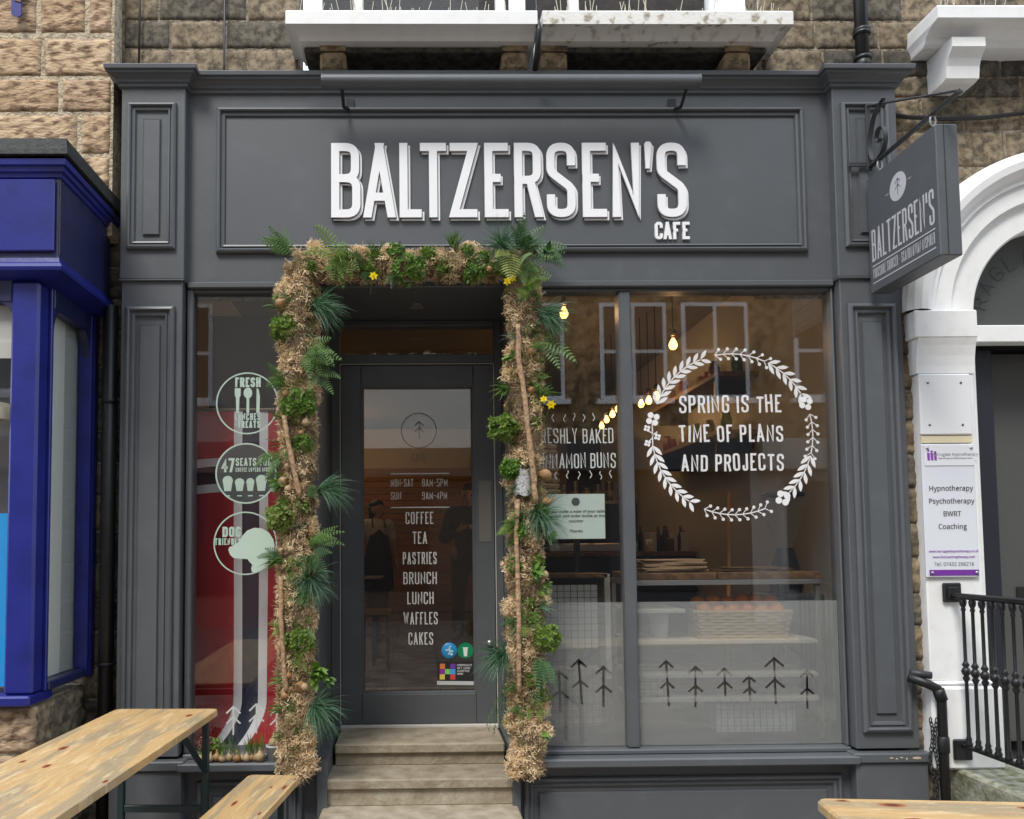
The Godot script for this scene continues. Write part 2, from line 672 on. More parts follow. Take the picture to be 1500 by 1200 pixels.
func make_materials() -> void:
	var fine := noise_tex(0.02, 11, 512, 5)
	var coarse := noise_tex(0.006, 12, 512, 4)
	var grain := noise_tex(0.06, 13, 512, 3)
	M.fine = fine
	M.grain = grain
	var mild := ramp([[0.0, grey(0.80)], [0.45, grey(0.93)], [0.62, grey(0.97)], [1.0, grey(1.0)]])
	var mild_tex := noise_tex(0.008, 14, 512, 5, FastNoiseLite.TYPE_SIMPLEX_SMOOTH, mild)
	var scuff := ramp([[0.0, grey(0.945)], [0.5, grey(0.955)], [0.7, grey(0.965)], [0.8, grey(0.985)], [1.0, grey(1.0)]])
	var scuff_tex := noise_tex(0.012, 15, 512, 6, FastNoiseLite.TYPE_SIMPLEX, scuff)
	M.paint = mat(lin(0.104, 0.112, 0.122), 0.40, scuff_tex, 0.7, grain, 0.03)
	M.paint.metallic_specular = 0.45
	M.panel = mat(lin(0.104, 0.112, 0.122), 0.36, scuff_tex, 0.45, grain, 0.02)
	M.white = mat(lin(0.81, 0.81, 0.81), 0.55, noise_tex(0.01, 16, 512, 5, FastNoiseLite.TYPE_SIMPLEX, ramp([[0.0, Color(0.965, 0.96, 0.95)], [0.4, Color(0.99, 0.99, 0.985)], [1.0, grey(1.0)]])), 1.6, coarse, 0.05)
	M.white_dirty = mat(lin(0.76, 0.75, 0.72), 0.7, noise_tex(0.016, 17, 512, 5, FastNoiseLite.TYPE_SIMPLEX, ramp([[0.0, Color(0.55, 0.52, 0.46)], [0.25, Color(0.82, 0.8, 0.75)], [0.36, grey(0.97)], [1.0, grey(1.0)]])), 1.2, grain, 0.1)
	M.white_letter = mat(lin(0.83, 0.825, 0.84), 0.4)
	M.letter_edge = M.white_letter
	M.letter_gap = M.panel
	M.vinyl = mat(lin(0.9, 0.9, 0.91), 0.5)
	M.vinyl_thin = mat(lin(0.74, 0.78, 0.76), 0.5)
	M.mint = mat(lin(0.56, 0.72, 0.63), 0.5)
	M.mint_dark = mat(lin(0.035, 0.06, 0.055), 0.5)
	# stone: tint times soot and grain
	var tan_ramp := ramp([[0.0, Color(0.42, 0.37, 0.34)], [0.28, Color(0.62, 0.55, 0.49)], [0.42, Color(0.85, 0.78, 0.70)], [0.6, Color(0.95, 0.89, 0.81)], [1.0, Color(1.0, 0.95, 0.88)]])
	var tan_tex := noise_tex(0.012, 21, 1024, 6, FastNoiseLite.TYPE_SIMPLEX, tan_ramp)
	var dark_ramp := ramp([[0.0, Color(0.4, 0.39, 0.38)], [0.3, Color(0.56, 0.54, 0.51)], [0.5, Color(0.76, 0.73, 0.68)], [0.68, Color(0.88, 0.85, 0.8)], [1.0, Color(0.98, 0.95, 0.9)]])
	var dark_tex := noise_tex(0.009, 22, 1024, 8, FastNoiseLite.TYPE_SIMPLEX, dark_ramp)
	dark_tex.noise.fractal_gain = 0.68
	var fine_bump := noise_tex(0.11, 28, 1024, 3, FastNoiseLite.TYPE_SIMPLEX)
	var rough_bump := noise_tex(0.03, 23, 1024, 6, FastNoiseLite.TYPE_SIMPLEX)
	M.tan_stone = []
	for c in [[.53, .43, .325], [.58, .48, .37], [.46, .385, .305], [.60, .51, .40], [.52, .425, .335]]:
		M.tan_stone.append(mat(lin(c[0], c[1], c[2]), 0.92, tan_tex, 0.9, rough_bump, 0.35))
		M.tan_stone[-1].uv1_scale = Vector3(.7, 1.7, .7)
	M.dark_stone = []
	for c in [[.33, .28, .21], [.21, .195, .17], [.40, .34, .26], [.13, .127, .118], [.28, .25, .195]]:
		M.dark_stone.append(mat(lin(c[0], c[1], c[2]), 0.92, dark_tex, 1.3, fine_bump, 0.12))
	M.mortar = mat(lin(.64, .53, .38), 0.95, noise_tex(0.02, 24, 512, 5, FastNoiseLite.TYPE_SIMPLEX, ramp([[0.0, grey(0.62)], [0.5, grey(0.9)], [1.0, grey(1.0)]])), 1.5, rough_bump, 0.6)
	M.mortar_dark = mat(lin(.36, .30, .22), 0.95, noise_tex(0.02, 25, 512, 5, FastNoiseLite.TYPE_SIMPLEX, ramp([[0.0, grey(0.45)], [0.5, grey(0.85)], [1.0, grey(1.0)]])), 1.5, rough_bump, 0.6)
	M.step = []
	for c in [[.385, .34, .262], [.34, .30, .23], [.41, .365, .285]]:
		M.step.append(mat(lin(c[0], c[1], c[2]), 0.85, noise_tex(0.014, 26, 512, 6, FastNoiseLite.TYPE_SIMPLEX, ramp([[0.0, Color(0.78, 0.75, 0.71)], [0.4, Color(0.89, 0.87, 0.84)], [1.0, grey(1.0)]])) if M.step.is_empty() else M.step[0].albedo_texture, 0.9, rough_bump, 0.25))
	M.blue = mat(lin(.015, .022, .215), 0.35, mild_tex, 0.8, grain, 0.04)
	M.blue_shaded = mat(lin(.018, .022, .085), 0.4, mild_tex, 0.8, grain, 0.06)  # same blue paint, with the shade on the bay put into its colour
	M.lead = mat(lin(.045, .048, .046), 0.7, noise_tex(0.02, 27, 512, 5, FastNoiseLite.TYPE_SIMPLEX, ramp([[0.0, grey(0.5)], [1.0, grey(1.0)]])), 2.0, grain, 0.15)
	M.black = mat(lin(.011, .011, .012), 0.45, mild_tex, 1.0, grain, 0.05)
	M.iron = mat(lin(.03, .033, .037), 0.5, scuff_tex, 1.0, grain, 0.05)
	M.galv = mat(lin(.45, .45, .44), 0.4)
	M.galv.metallic = 0.8
	M.steel = mat(lin(.5, .5, .5), 0.35)
	M.steel.metallic = 0.9
	M.glass = glass_mat(0.03)
	M.glass_dark = glass_mat(0.05, Color(0.03, 0.03, 0.04))
	M.film = mat(lin(.50, .52, .51), 0.7)
	M.film.albedo_color.a = 0.28
	M.film.transparency = BaseMaterial3D.TRANSPARENCY_ALPHA
	M.dark_door = M.paint

# ------------------------------------------------------------------ ground
func build_ground() -> void:
	var st := S()
	quad(st, Vector3(-30, 0.05, 30), Vector3(30, 0.05, 30), Vector3(30, 0.05, -30), Vector3(-30, 0.05, -30))
	structure("ground", st, mat(lin(.24, .2, .165), 0.85, noise_tex(0.01, 31, 512, 5, FastNoiseLite.TYPE_SIMPLEX, ramp([[0.0, grey(0.6)], [0.5, grey(0.85)], [1.0, grey(1.0)]])), 0.5))
	# stone setts of the paving, those that the door mirrors
	var pave := Node3D.new()
	pave.name = "pavement"
	add_child(pave)
	pave.set_meta("kind", "structure")
	var mats := [mat(lin(.25, .2, .16), 0.8), mat(lin(.2, .165, .135), 0.8), mat(lin(.28, .23, .18), 0.8)]
	var slab_mesh := mesh_of(bx(Vector3(-.14, 0, -.09), Vector3(.14, .01, .09), .006))
	for r in 16:
		for c in 16:
			var p := part("paving_sett", slab_mesh, mats[rng.randi() % 3], pave, Vector3(-2.2 + c * .29 + (r % 2) * .145, .054, .6 + r * .19))
			p.position.y += rng.randf_range(-.002, .002)

# ------------------------------------------------------------------ cafe body
const ZP := 0.06   # face of the pilasters

func build_cafe_walls() -> void:
	# plain inner walls, floor and ceiling of the cafe
	var wall_white := mat(lin(.42, .40, .36), 0.9, M.fine, 0.3)
	wall_white.albedo_texture = null
	M.wall_white = wall_white
	var ochre := mat(lin(.60, .52, .40), 0.9)
	M.ochre = ochre
	structure("wall_left", bx(Vector3(-1.62, .4, -9.2), Vector3(-1.46, 3.5, -.12)), wall_white)
	structure("wall_right", bx(Vector3(2.46, .4, -9.2), Vector3(2.62, 3.5, -.12)), wall_white)
	structure("wall_back", bx(Vector3(-1.62, .4, -9.4), Vector3(2.62, 3.5, -9.2)), ochre)
	structure("ceiling", bx(Vector3(-1.62, 3.5, -9.4), Vector3(2.62, 3.7, -.12)), mat(lin(.16, .14, .12), .9))
	var fl := structure("floor", bx(Vector3(-1.62, .3, -9.4), Vector3(2.62, .53, -.66)), mat(lin(.09, .075, .065), 0.6))
	# floor tiles that show through the door
	var tm := mesh_of(bx(Vector3(-.195, 0, -.195), Vector3(.195, .012, .195), .003))
	var tmat := [mat(lin(.17, .135, .115), 0.45), mat(lin(.15, .12, .10), 0.45), mat(lin(.19, .15, .125), 0.45)]
	for r in 20:
		for c in 5:
			part("floor_tile", tm, tmat[rng.randi() % 3], fl, Vector3(-.85 + c * .4, .53, -.9 - r * .4))

# profile of the raised panel frames
func panel_frame(st: SurfaceTool, x0: float, y0: float, x1: float, y1: float, z: float, w := 0.042, h := 0.022) -> void:
	moulding(st, x0, y0, x1, y1, z, [Vector2(0, 0), Vector2(0, h * .55), Vector2(w * .12, h * .85), Vector2(w * .3, h), Vector2(w * .42, h * .8), Vector2(w * .46, h * .35), Vector2(w * .62, h * .35), Vector2(w * .68, h * .62), Vector2(w * .86, h * .5), Vector2(w, -h * .3)])

func raised_field(st: SurfaceTool, x0: float, y0: float, x1: float, y1: float, z: float, h := 0.012) -> void:
	moulding(st, x0, y0, x1, y1, z, [Vector2(-.004, .0015), Vector2(-.002, -.001), Vector2(0, 0), Vector2(0.005, h), Vector2(minf(x1 - x0, y1 - y0) * .499, h)])

func build_shopfront() -> void:
	var f := thing("cafe_shopfront", "charcoal grey painted timber shopfront with panelled pilasters and wide fascia", "shopfront", Vector3(.49, .06, 0))
	M.shop = f
	# fascia board with its long panel
	var fas := wpart("fascia", bx(Vector3(-1.17, 2.905, -.12), Vector3(2.14, 3.93, 0), .003), M.paint, f)
	var st := S()
	panel_frame(st, -1.018, 3.052, 2.005, 3.812, 0.001, .05, .026)
	wpart("panel_moulding", st, M.paint, fas)
	wpart("sign_panel", bx(Vector3(-.97, 3.1, -.004), Vector3(1.957, 3.764, .0045)), M.panel, fas)
	# lip under the fascia
	wpart("fascia_lip", bx(Vector3(-1.16, 2.872, -.10), Vector3(2.13, 2.9035, .018), .005), M.paint, f)
	# pilasters
	for side in [[-1.485, -1.165], [2.132, 2.46]]:
		var x0: float = side[0]
		var x1: float = side[1]
		var pil := wpart("pilaster", bx(Vector3(x0 + .008, .55, -.12), Vector3(x1 - .008, 2.9, ZP - .008), .004), M.paint, f)
		wpart("cap_block", bx(Vector3(x0, 2.904, -.12), Vector3(x1, 3.93, ZP), .004), M.paint, pil)
		var mx := (x0 + x1) / 2
		st = S()
		panel_frame(st, mx - .126, 3.053, mx + .118, 3.806, ZP + .001, .045, .022)
		raised_field(st, mx - .046, 3.125, mx + .04, 3.722, ZP - .0005, .012)
		wpart("panel_moulding", st, M.paint, pil)
		st = S()
		panel_frame(st, mx - .126, .632, mx + .118, 2.765, ZP - .007, .055, .026)
		raised_field(st, mx - .056, .72, mx + .048, 2.67, ZP - .0085, .012)
		wpart("panel_moulding", st, M.paint, pil)
		wpart("cap_shadow_bead", bx(Vector3(x0 - .002, 2.895, 0), Vector3(x1 + .002, 2.903, ZP + .006), .002), M.paint, pil)
		# plinth with a capping
		wpart("plinth", bx(Vector3(x0 - .012, .05, -.12), Vector3(x1 + .014, .49, ZP + .02), .004), M.paint, pil)
		wpart("plinth_capping", bx(Vector3(x0 - .026, .491, -.12), Vector3(x1 + .03, .538, ZP + .035), .006), M.paint, pil)
	for q in [[2.285, .517, .02, .006], [2.31, .513, .012, .008], [2.335, .518, .018, .006], [2.36, .512, .01, .009], [2.41, .515, .045, .012], [2.12, .507, .012, .016]]:
		var ch := PackedVector2Array()
		for k in 9:
			var a := TAU * k / 9
			ch.append(Vector2(q[0] + cos(a) * q[2] * rng.randf_range(.35, .6), q[1] + sin(a) * q[3] * rng.randf_range(.35, .6)))
		st = S()
		slab(st, ch, .0945, .0957)
		wpart("bare_chip", st, mat(lin(.55, .42, .3), .8), f)
	# cornice that breaks forward over the pilasters
	st = S()
	var prof := [Vector2(0, 3.885), Vector2(.012, 3.89), Vector2(.014, 3.905), Vector2(.022, 3.907), Vector2(.026, 3.92), Vector2(.044, 3.936), Vector2(.052, 3.94), Vector2(.054, 3.952), Vector2(.066, 3.955), Vector2(.068, 3.973), Vector2(.066, 3.977), Vector2(-.08, 3.992)]
	var path := [Vector2(-1.487, -.12), Vector2(-1.487, ZP + .001), Vector2(-1.163, ZP + .001), Vector2(-1.163, 0.001), Vector2(2.13, 0.001), Vector2(2.13, ZP + .001), Vector2(2.462, ZP + .001), Vector2(2.462, -.12)]
	sweep_plan(st, path, prof, false)
	wpart("cornice", st, M.paint, f)
	# stall risers with their panels, and the sills on top
	for side in [[-1.165, -.5], [.45, 2.132]]:
		var x0: float = side[0]
		var x1: float = side[1]
		var ris := wpart("stall_riser", bx(Vector3(x0, .05, -.1), Vector3(x1, .482, .012), .003), M.paint, f)
		st = S()
		var inset := .075 if x1 < 0 else .055
		panel_frame(st, x0 + inset, .13, x1 - inset, .425, .013, .05, .026)
		raised_field(st, x0 + inset + .075, .2, x1 - inset - .075, .35, .0125, .012)
		wpart("panel_moulding", st, M.paint, ris)
		wpart("window_sill", bx(Vector3(x0 - .004, .484, -.09), Vector3(x1 + .004, .528, .10), .008), M.paint, ris)
	# long light over the sign
	var lamp := thing("sign_light", "long charcoal trough light on two arms above the white sign letters", "sign light", Vector3(.476, 3.83, 0))
	st = SM()
	tube(st, [Vector3(-.457, 3.86, .165), Vector3(1.41, 3.86, .165)], .034, 20, false)
	wpart("tube", st, M.paint, lamp)
	for x in [-.457, 1.41]:
		st = S()
		tube(st, [Vector3(x - .006, 3.86, .165), Vector3(x + .006, 3.86, .165)], .0355, 20)
		wpart("end_cap", st, M.paint, lamp)
	for x in [-.335, 1.325]:
		st = S()
		var lean := .03 if x > 0 else -.03
		box(st, Vector3(x - .02, 3.785, .0), Vector3(x + .02, 3.86, .01), .002)
		tube(st, [Vector3(x, 3.80, .006), Vector3(x + lean, 3.79, .06), Vector3(x + lean, 3.835, .15)], .009, 6)
		wpart("arm", st, M.black, lamp)

# ------------------------------------------------------------------ door recess, door, steps
func build_doorway() -> void:
	var f: Node3D = M.shop
	var st := S()
	# side boards, ceiling and back frame of the recess
	for s in [[-.615, -.50], [.485, .56]]:
		wpart("door_post", bx(Vector3(s[0], .53, -.66), Vector3(s[1], 2.872, .008), .004), M.paint, f)
		wpart("reveal_board", bx(Vector3(s[0] + .03, .05, -.62), Vector3(s[1] - .03, .531, -.10)), M.paint, f)
	# sloping base boards beside the steps
	for s in [-1.0, 1.0]:
		st = S()
		var xa := -.50 if s < 0 else .485
		var xi := -.452 if s < 0 else .448
		var lo := .05
		var a := [Vector3(xa, .555, -.6), Vector3(xi, .555, -.6), Vector3(xi, .535, .06), Vector3(xa, .535, .06)]
		quado(st, a[0], a[1], a[2], a[3], Vector3.UP)
		quado(st, a[1], a[2], Vector3(xi, lo, .06), Vector3(xi, lo, -.6), Vector3(-s, 0, 0))
		quado(st, a[3], a[2], Vector3(xi, lo, .06), Vector3(xa, lo, .06), Vector3.BACK)
		wpart("base_board", st, M.paint, f)
	wpart("recess_ceiling", bx(Vector3(-.50, 2.873, -.66), Vector3(.485, 2.90, -.10)), M.paint, f)
	st = S()
	tube(st, [Vector3(.0, 2.873, -.3), Vector3(.0, 2.862, -.3)], .04, 20)
	wpart("ceiling_spotlight", st, M.galv, f)
	# door frame: jambs, head and transom
	for x in [[-.50, -.45], [.443, .485]]:
		wpart("door_jamb", bx(Vector3(x[0], .545, -.68), Vector3(x[1], 2.872, -.585), .004), M.dark_door, f)
	wpart("transom_bar", bx(Vector3(-.449, 2.618, -.68), Vector3(.442, 2.672, -.585), .004), M.dark_door, f)
	wpart("frame_head", bx(Vector3(-.449, 2.84, -.68), Vector3(.442, 2.872, -.585), .004), M.dark_door, f)
	wpart("transom_pane", bx(Vector3(-.449, 2.673, -.64), Vector3(.442, 2.839, -.634)), M.glass, f)
	# pale draught strip round the leaf
	st = S()
	box(st, Vector3(-.4495, .56, -.589), Vector3(-.4445, 2.6175, -.583))
	box(st, Vector3(.4375, .56, -.589), Vector3(.4425, 2.6175, -.583))
	box(st, Vector3(-.4445, 2.6125, -.589), Vector3(.4375, 2.6175, -.583))
	wpart("draught_strip", st, mat(lin(.48, .46, .42), 0.6), f)
	# the leaf
	var d := sub("door", f, Vector3.ZERO)
	d.position = Vector3(-.443, .56, -.6) - f.position
	M.door = d
	for r in [[-.443, .56, -.327, 2.61], [.322, .56, .436, 2.61]]:
		wpart("stile", bx(Vector3(r[0], r[1], -.64), Vector3(r[2], r[3], -.592), .004), M.dark_door, d)
	wpart("top_rail", bx(Vector3(-.3265, 2.49, -.64), Vector3(.3215, 2.61, -.592), .004), M.dark_door, d)
	wpart("bottom_rail", bx(Vector3(-.3265, .56, -.64), Vector3(.3215, .728, -.592), .004), M.dark_door, d)
	st = S()
	moulding(st, -.3265, .728, .3215, 2.49, -.597, [Vector2(0, 0), Vector2(.006, 0), Vector2(.014, -.012)])
	wpart("glazing_bead", st, M.dark_door, d)
	wpart("pane", bx(Vector3(-.3265, .728, -.62), Vector3(.3215, 2.49, -.614)), M.glass, d)
	wpart("pane", bx(Vector3(-.3265, .728, -.634), Vector3(.3215, 2.49, -.628)), M.glass, d)
	wpart("push_plate", bx(Vector3(.347, 1.585, -.5915), Vector3(.417, 1.935, -.5895)), mat(lin(.16, .155, .145), 0.35), d)
	st = SM()
	tube(st, [Vector3(.40, 1.01, -.592), Vector3(.40, 1.01, -.583)], .018, 18)
	wpart("lock", st, M.galv, d)
	st = SM()
	tube(st, [Vector3(.402, 2.25, -.592), Vector3(.402, 2.25, -.586)], .017, 18)
	var lk := wpart("lock", st, mat(lin(.22, .22, .21), 0.4), d)
	wpart("key_slot", bx(Vector3(.399, 2.242, -.5865), Vector3(.405, 2.258, -.585)), M.black, lk)
	wpart("threshold", bx(Vector3(-.45, .535, -.66), Vector3(.443, .558, -.57), .003), mat(lin(.55, .53, .5), 0.4), f)
	# worn sandstone steps: tread with a nosing, a riser set back under it
	var steps := thing("entrance_steps", "worn sandstone steps leading up to the cafe door", "steps", Vector3(0, .06, -.1))
	var rows := [[.545, -.66, -.19, .44], [.432, -.25, .05, .462], [.30, -.02, .36, .475], [.17, .25, .62, .48]]
	for k in rows.size():
		var r: Array = rows[k]
		var half: float = r[3]
		var cx := -.002
		var tread := wpart("tread", bx(Vector3(cx - half, r[0] - .052, r[1]), Vector3(cx + half, r[0], r[2]), .008), M.step[k % 3], steps)
		var low: float = rows[k + 1][0] if k + 1 < rows.size() else .05
		wpart("riser", bx(Vector3(cx - half + .002, low + .0005, r[1]), Vector3(cx + half - .002, r[0] - .0535, r[2] - .02), .003), M.step[(k + 1) % 3], steps)

# ------------------------------------------------------------------ shop windows
func build_windows() -> void:
	var f: Node3D = M.shop
	var list := [[-1.165, -.615], [.56, 2.132]]
	for k in 2:
		var x0: float = list[k][0]
		var x1: float = list[k][1]
		var w := sub("window", f, Vector3.ZERO)
		w.position = Vector3((x0 + x1) / 2, .53, -.05) - f.position
		var fr := wpart("frame", bx(Vector3(x0, .5285, -.1), Vector3(x1, .552, .02), .005), M.paint, w)
		for x in [[x0, x0 + .032], [x1 - .012, x1]]:
			wpart("frame", bx(Vector3(x[0], .5525, -.1), Vector3(x[1], 2.8715, 0), .005), M.paint, w)
		wpart("frame", bx(Vector3(x0 + .0325, 2.855, -.1), Vector3(x1 - .0125, 2.8715, -.01), .003), M.paint, w)
		if k == 0:
			wpart("pane", bx(Vector3(x0 + .03, .553, -.048), Vector3(x1 - .01, 2.856, -.042)), M.glass, w)
		else:
			wpart("mullion", bx(Vector3(1.03, .5525, -.1), Vector3(1.092, 2.8545, -.004), .008), M.paint, w)
			wpart("pane", bx(Vector3(x0 + .03, .553, -.048), Vector3(1.032, 2.856, -.042)), M.glass, w)
			wpart("pane", bx(Vector3(1.09, .553, -.048), Vector3(x1 - .01, 2.856, -.042)), M.glass, w)
			wpart("pane", bx(Vector3(x0 + .03, .553, -.068), Vector3(1.032, 2.856, -.062)), M.glass, w)
			wpart("pane", bx(Vector3(1.09, .553, -.068), Vector3(x1 - .01, 2.856, -.062)), M.glass, w)
			# frosted film with arrow trees cut out of it
			for seg in [[.593, 1.029], [1.093, 2.119]]:
				var film := CSGBox3D.new()
				film.name = "frosted_film"
				film.size = Vector3(seg[1] - seg[0], 1.27 - .556, .0008)
				film.material = M.film
				w.add_child(film, true)
				var mid := Vector3((seg[0] + seg[1]) / 2, (1.27 + .556) / 2, -.0505)
				film.position = mid - (f.position + w.position)
				for a in [[.70, .93, .205, 1.0], [.80, .985, .22, .9], [.925, .95, .2, .9], [1.242, .975, .225, .8], [1.39, .945, .2, .8], [1.535, .935, .14, .85], [1.66, .895, .12, .7], [1.79, .985, .23, 1.1], [1.955, .92, .19, .75]]:
					if a[0] < seg[0] or a[0] > seg[1]:
						continue
					var bars := []
					var lean := rng.randf_range(-.04, .08)
					bars.append([Vector2(a[0], a[1]), Vector2(a[0] + lean * a[2], a[1] - a[2]), .012])
					for lev in 2:
						var top := Vector2(a[0] + lean * lev * a[2] * .45, a[1] - .004 - lev * a[2] * .46)
						for s in [-1.0, 1.0]:
							bars.append([top, top + Vector2(s * .042 * a[3], -.036 * a[3]), .012])
					for b in bars:
						var cut := CSGBox3D.new()
						cut.name = "cut"
						cut.operation = CSGShape3D.OPERATION_SUBTRACTION
						var dv: Vector2 = b[1] - b[0]
						cut.size = Vector3(dv.length() + .006, b[2], .01)
						film.add_child(cut, true)
						var c: Vector2 = (b[0] + b[1]) / 2
						cut.position = Vector3(c.x - mid.x, c.y - mid.y, 0)
						cut.rotation.z = dv.angle()

# ------------------------------------------------------------------ stone walls
# one dressed stone: a rough front between sunken edges
func stone_mesh(w: float, h: float, relief: float, seed_: int, streak := 2.5) -> ArrayMesh:
	var n := FastNoiseLite.new()
	n.seed = seed_
	n.frequency = 14.0
	n.fractal_octaves = 4
	var st := SM()
	var nx := clampi(int(w / .016), 5, 22)
	var ny := clampi(int(h / .014), 4, 13)
	var g := []
	for j in ny + 1:
		var row := []
		for i in nx + 1:
			var u := float(i) / nx
			var v := float(j) / ny
			var x := (u - .5) * w
			var y := (v - .5) * h
			var e := minf(minf(u, 1 - u) * w, minf(v, 1 - v) * h)
			var z := relief * (.35 + 1.3 * n.get_noise_3d(x, y * streak, 0)) * clampf(e / .02, 0, 1)
			z -= .006 * clampf(1 - e / .012, 0, 1)
			if e < .001:
				x += n.get_noise_3d(x * 1.5, y * 1.5, 5.0) * .006
				y += n.get_noise_3d(x * 1.5, y * 1.5, 9.0) * .006
			row.append(Vector3(x, y, z))
		g.append(row)
	for j in ny:
		for i in nx:
			quad(st, g[j][i], g[j][i + 1], g[j + 1][i + 1], g[j + 1][i])
	for i in nx:
		quad(st, g[0][i] + Vector3(0, 0, -.03), g[0][i + 1] + Vector3(0, 0, -.03), g[0][i + 1], g[0][i])
		quad(st, g[ny][i], g[ny][i + 1], g[ny][i + 1] + Vector3(0, 0, -.03), g[ny][i] + Vector3(0, 0, -.03))
	for j in ny:
		quad(st, g[j][0], g[j + 1][0], g[j + 1][0] + Vector3(0, 0, -.03), g[j][0] + Vector3(0, 0, -.03))
		quad(st, g[j][nx] + Vector3(0, 0, -.03), g[j + 1][nx] + Vector3(0, 0, -.03), g[j + 1][nx], g[j][nx])
	st.generate_normals()
	return st.commit()

func stone(parent: Node3D, x0: float, y0: float, x1: float, y1: float, z: float, relief: float, m: Material, streak := 2.5) -> void:
	var gap := .006
	var mesh := stone_mesh(x1 - x0 - gap * 2, y1 - y0 - gap * 2, relief, rng.randi() % 9999, streak)
	part("stone", mesh, m, parent, Vector3((x0 + x1) / 2, (y0 + y1) / 2, z) - parent.position)

func build_stone_walls() -> void:
	# the neighbour's wall of pale tan stone above the blue shop
	var a := thing("tan_stone_wall", "pale tan rock-faced sandstone wall above the blue shop", "stone wall", Vector3(-1.9, 2.9, -.06))
	wpart("mortar", bx(Vector3(-2.6, 3.15, -.2), Vector3(-1.552, 4.9, -.006)), M.mortar, a)
	var rows := [[4.66, 4.90, [-2.4, -1.95, -1.553]], [4.46, 4.66, [-2.5, -2.2, -1.82, -1.553]], [4.215, 4.46, [-2.4, -1.94, -1.69, -1.553]], [4.19, 4.215, []], [3.985, 4.19, [-2.4, -1.912, -1.553]], [3.795, 3.975, [-2.35, -1.82, -1.553]], [3.575, 3.785, [-2.5, -1.72, -1.553]], [3.40, 3.565, [-2.4, -1.85, -1.553]], [3.2, 3.39, [-2.2, -1.75, -1.553]]]
	for r in rows:
		for k in range(r[2].size() - 1):
			stone(a, r[2][k] + .004, r[0], r[2][k + 1] - .008, r[1], .001, .007, M.tan_stone[rng.randi() % 5], 3.2)
	# the cafe's own building: weathered brown stone
	var b := thing("brown_stone_wall", "weathered brown and sooty sandstone wall of the building above the cafe fascia", "stone wall", Vector3(.5, 3.9, -.1))
	M.upper = b
	wpart("mortar", bx(Vector3(-1.55, 2.9, -.3), Vector3(-.62, 4.9, -.115)), M.mortar_dark, b)
	wpart("mortar", bx(Vector3(-.619, 3.5, -.3), Vector3(1.849, 4.06, -.115)), M.mortar_dark, b)
	wpart("mortar", bx(Vector3(1.85, 2.9, -.3), Vector3(4.6, 4.9, -.115)), M.mortar_dark, b)
	var ys := [3.93, 4.045, 4.2, 4.355, 4.52, 4.7, 4.88]
	for k in ys.size() - 1:
		var x := -1.545
		var first := true
		while x < 4.4:
			var w := rng.randf_range(.26, .52)
			if first:
				w = rng.randf_range(.1, .26)
				first = false
			var x1 := x + w
			if k >= 1:
				if x < -.63 and x1 > -.72:
					x1 = -.622
				elif x >= -.63 and x < 1.84:
					x = 1.853
					x1 = x + rng.randf_range(.25, .42)
			stone(b, x, ys[k], x1, ys[k + 1], -.108, .005, M.dark_stone[rng.randi() % 5], 1.3)
			x = x1
	# strips beside the pilasters and the wall between the shopfront and the arch
	var lows := [3.75, 3.55, 3.37, 3.2, 3.02, 2.85, 2.68, 2.5, 2.33, 2.17, 2.0, 1.83, 1.65, 1.48, 1.3, 1.14, .97, .8, .63, .46, .28, .1]
	for k in lows.size():
		var top: float = 3.93 if k == 0 else lows[k - 1]
		stone(b, -1.545 if lows[k] > 3.1 else -1.72, lows[k], -1.3, top, -.108, .012, M.dark_stone[[3, 1, 4, 3, 1][k % 5]], 1.3)
		if lows[k] > 2.9:
			var x := 2.40
			while x < 3.9:
				var x1 := x + rng.randf_range(.22, .45)
				stone(b, x, lows[k], x1, top, -.108, .005, M.dark_stone[[2, 0, 2, 4, 0][rng.randi() % 5]], 1.3)
				x = x1
		else:
			stone(b, 2.40, lows[k], 2.56, top, .028, .012, M.dark_stone[[0, 4, 2, 1][k % 4]], 1.3)
	wpart("mortar", bx(Vector3(-1.8, .05, -.3), Vector3(-1.3, 2.899, -.115)), M.mortar_dark, b)
	wpart("mortar", bx(Vector3(-1.8, 2.9, -.3), Vector3(-1.551, 3.148, -.115)), M.mortar_dark, b)
	wpart("mortar", bx(Vector3(2.47, .05, -.3), Vector3(2.56, 2.899, .02)), M.mortar_dark, b)

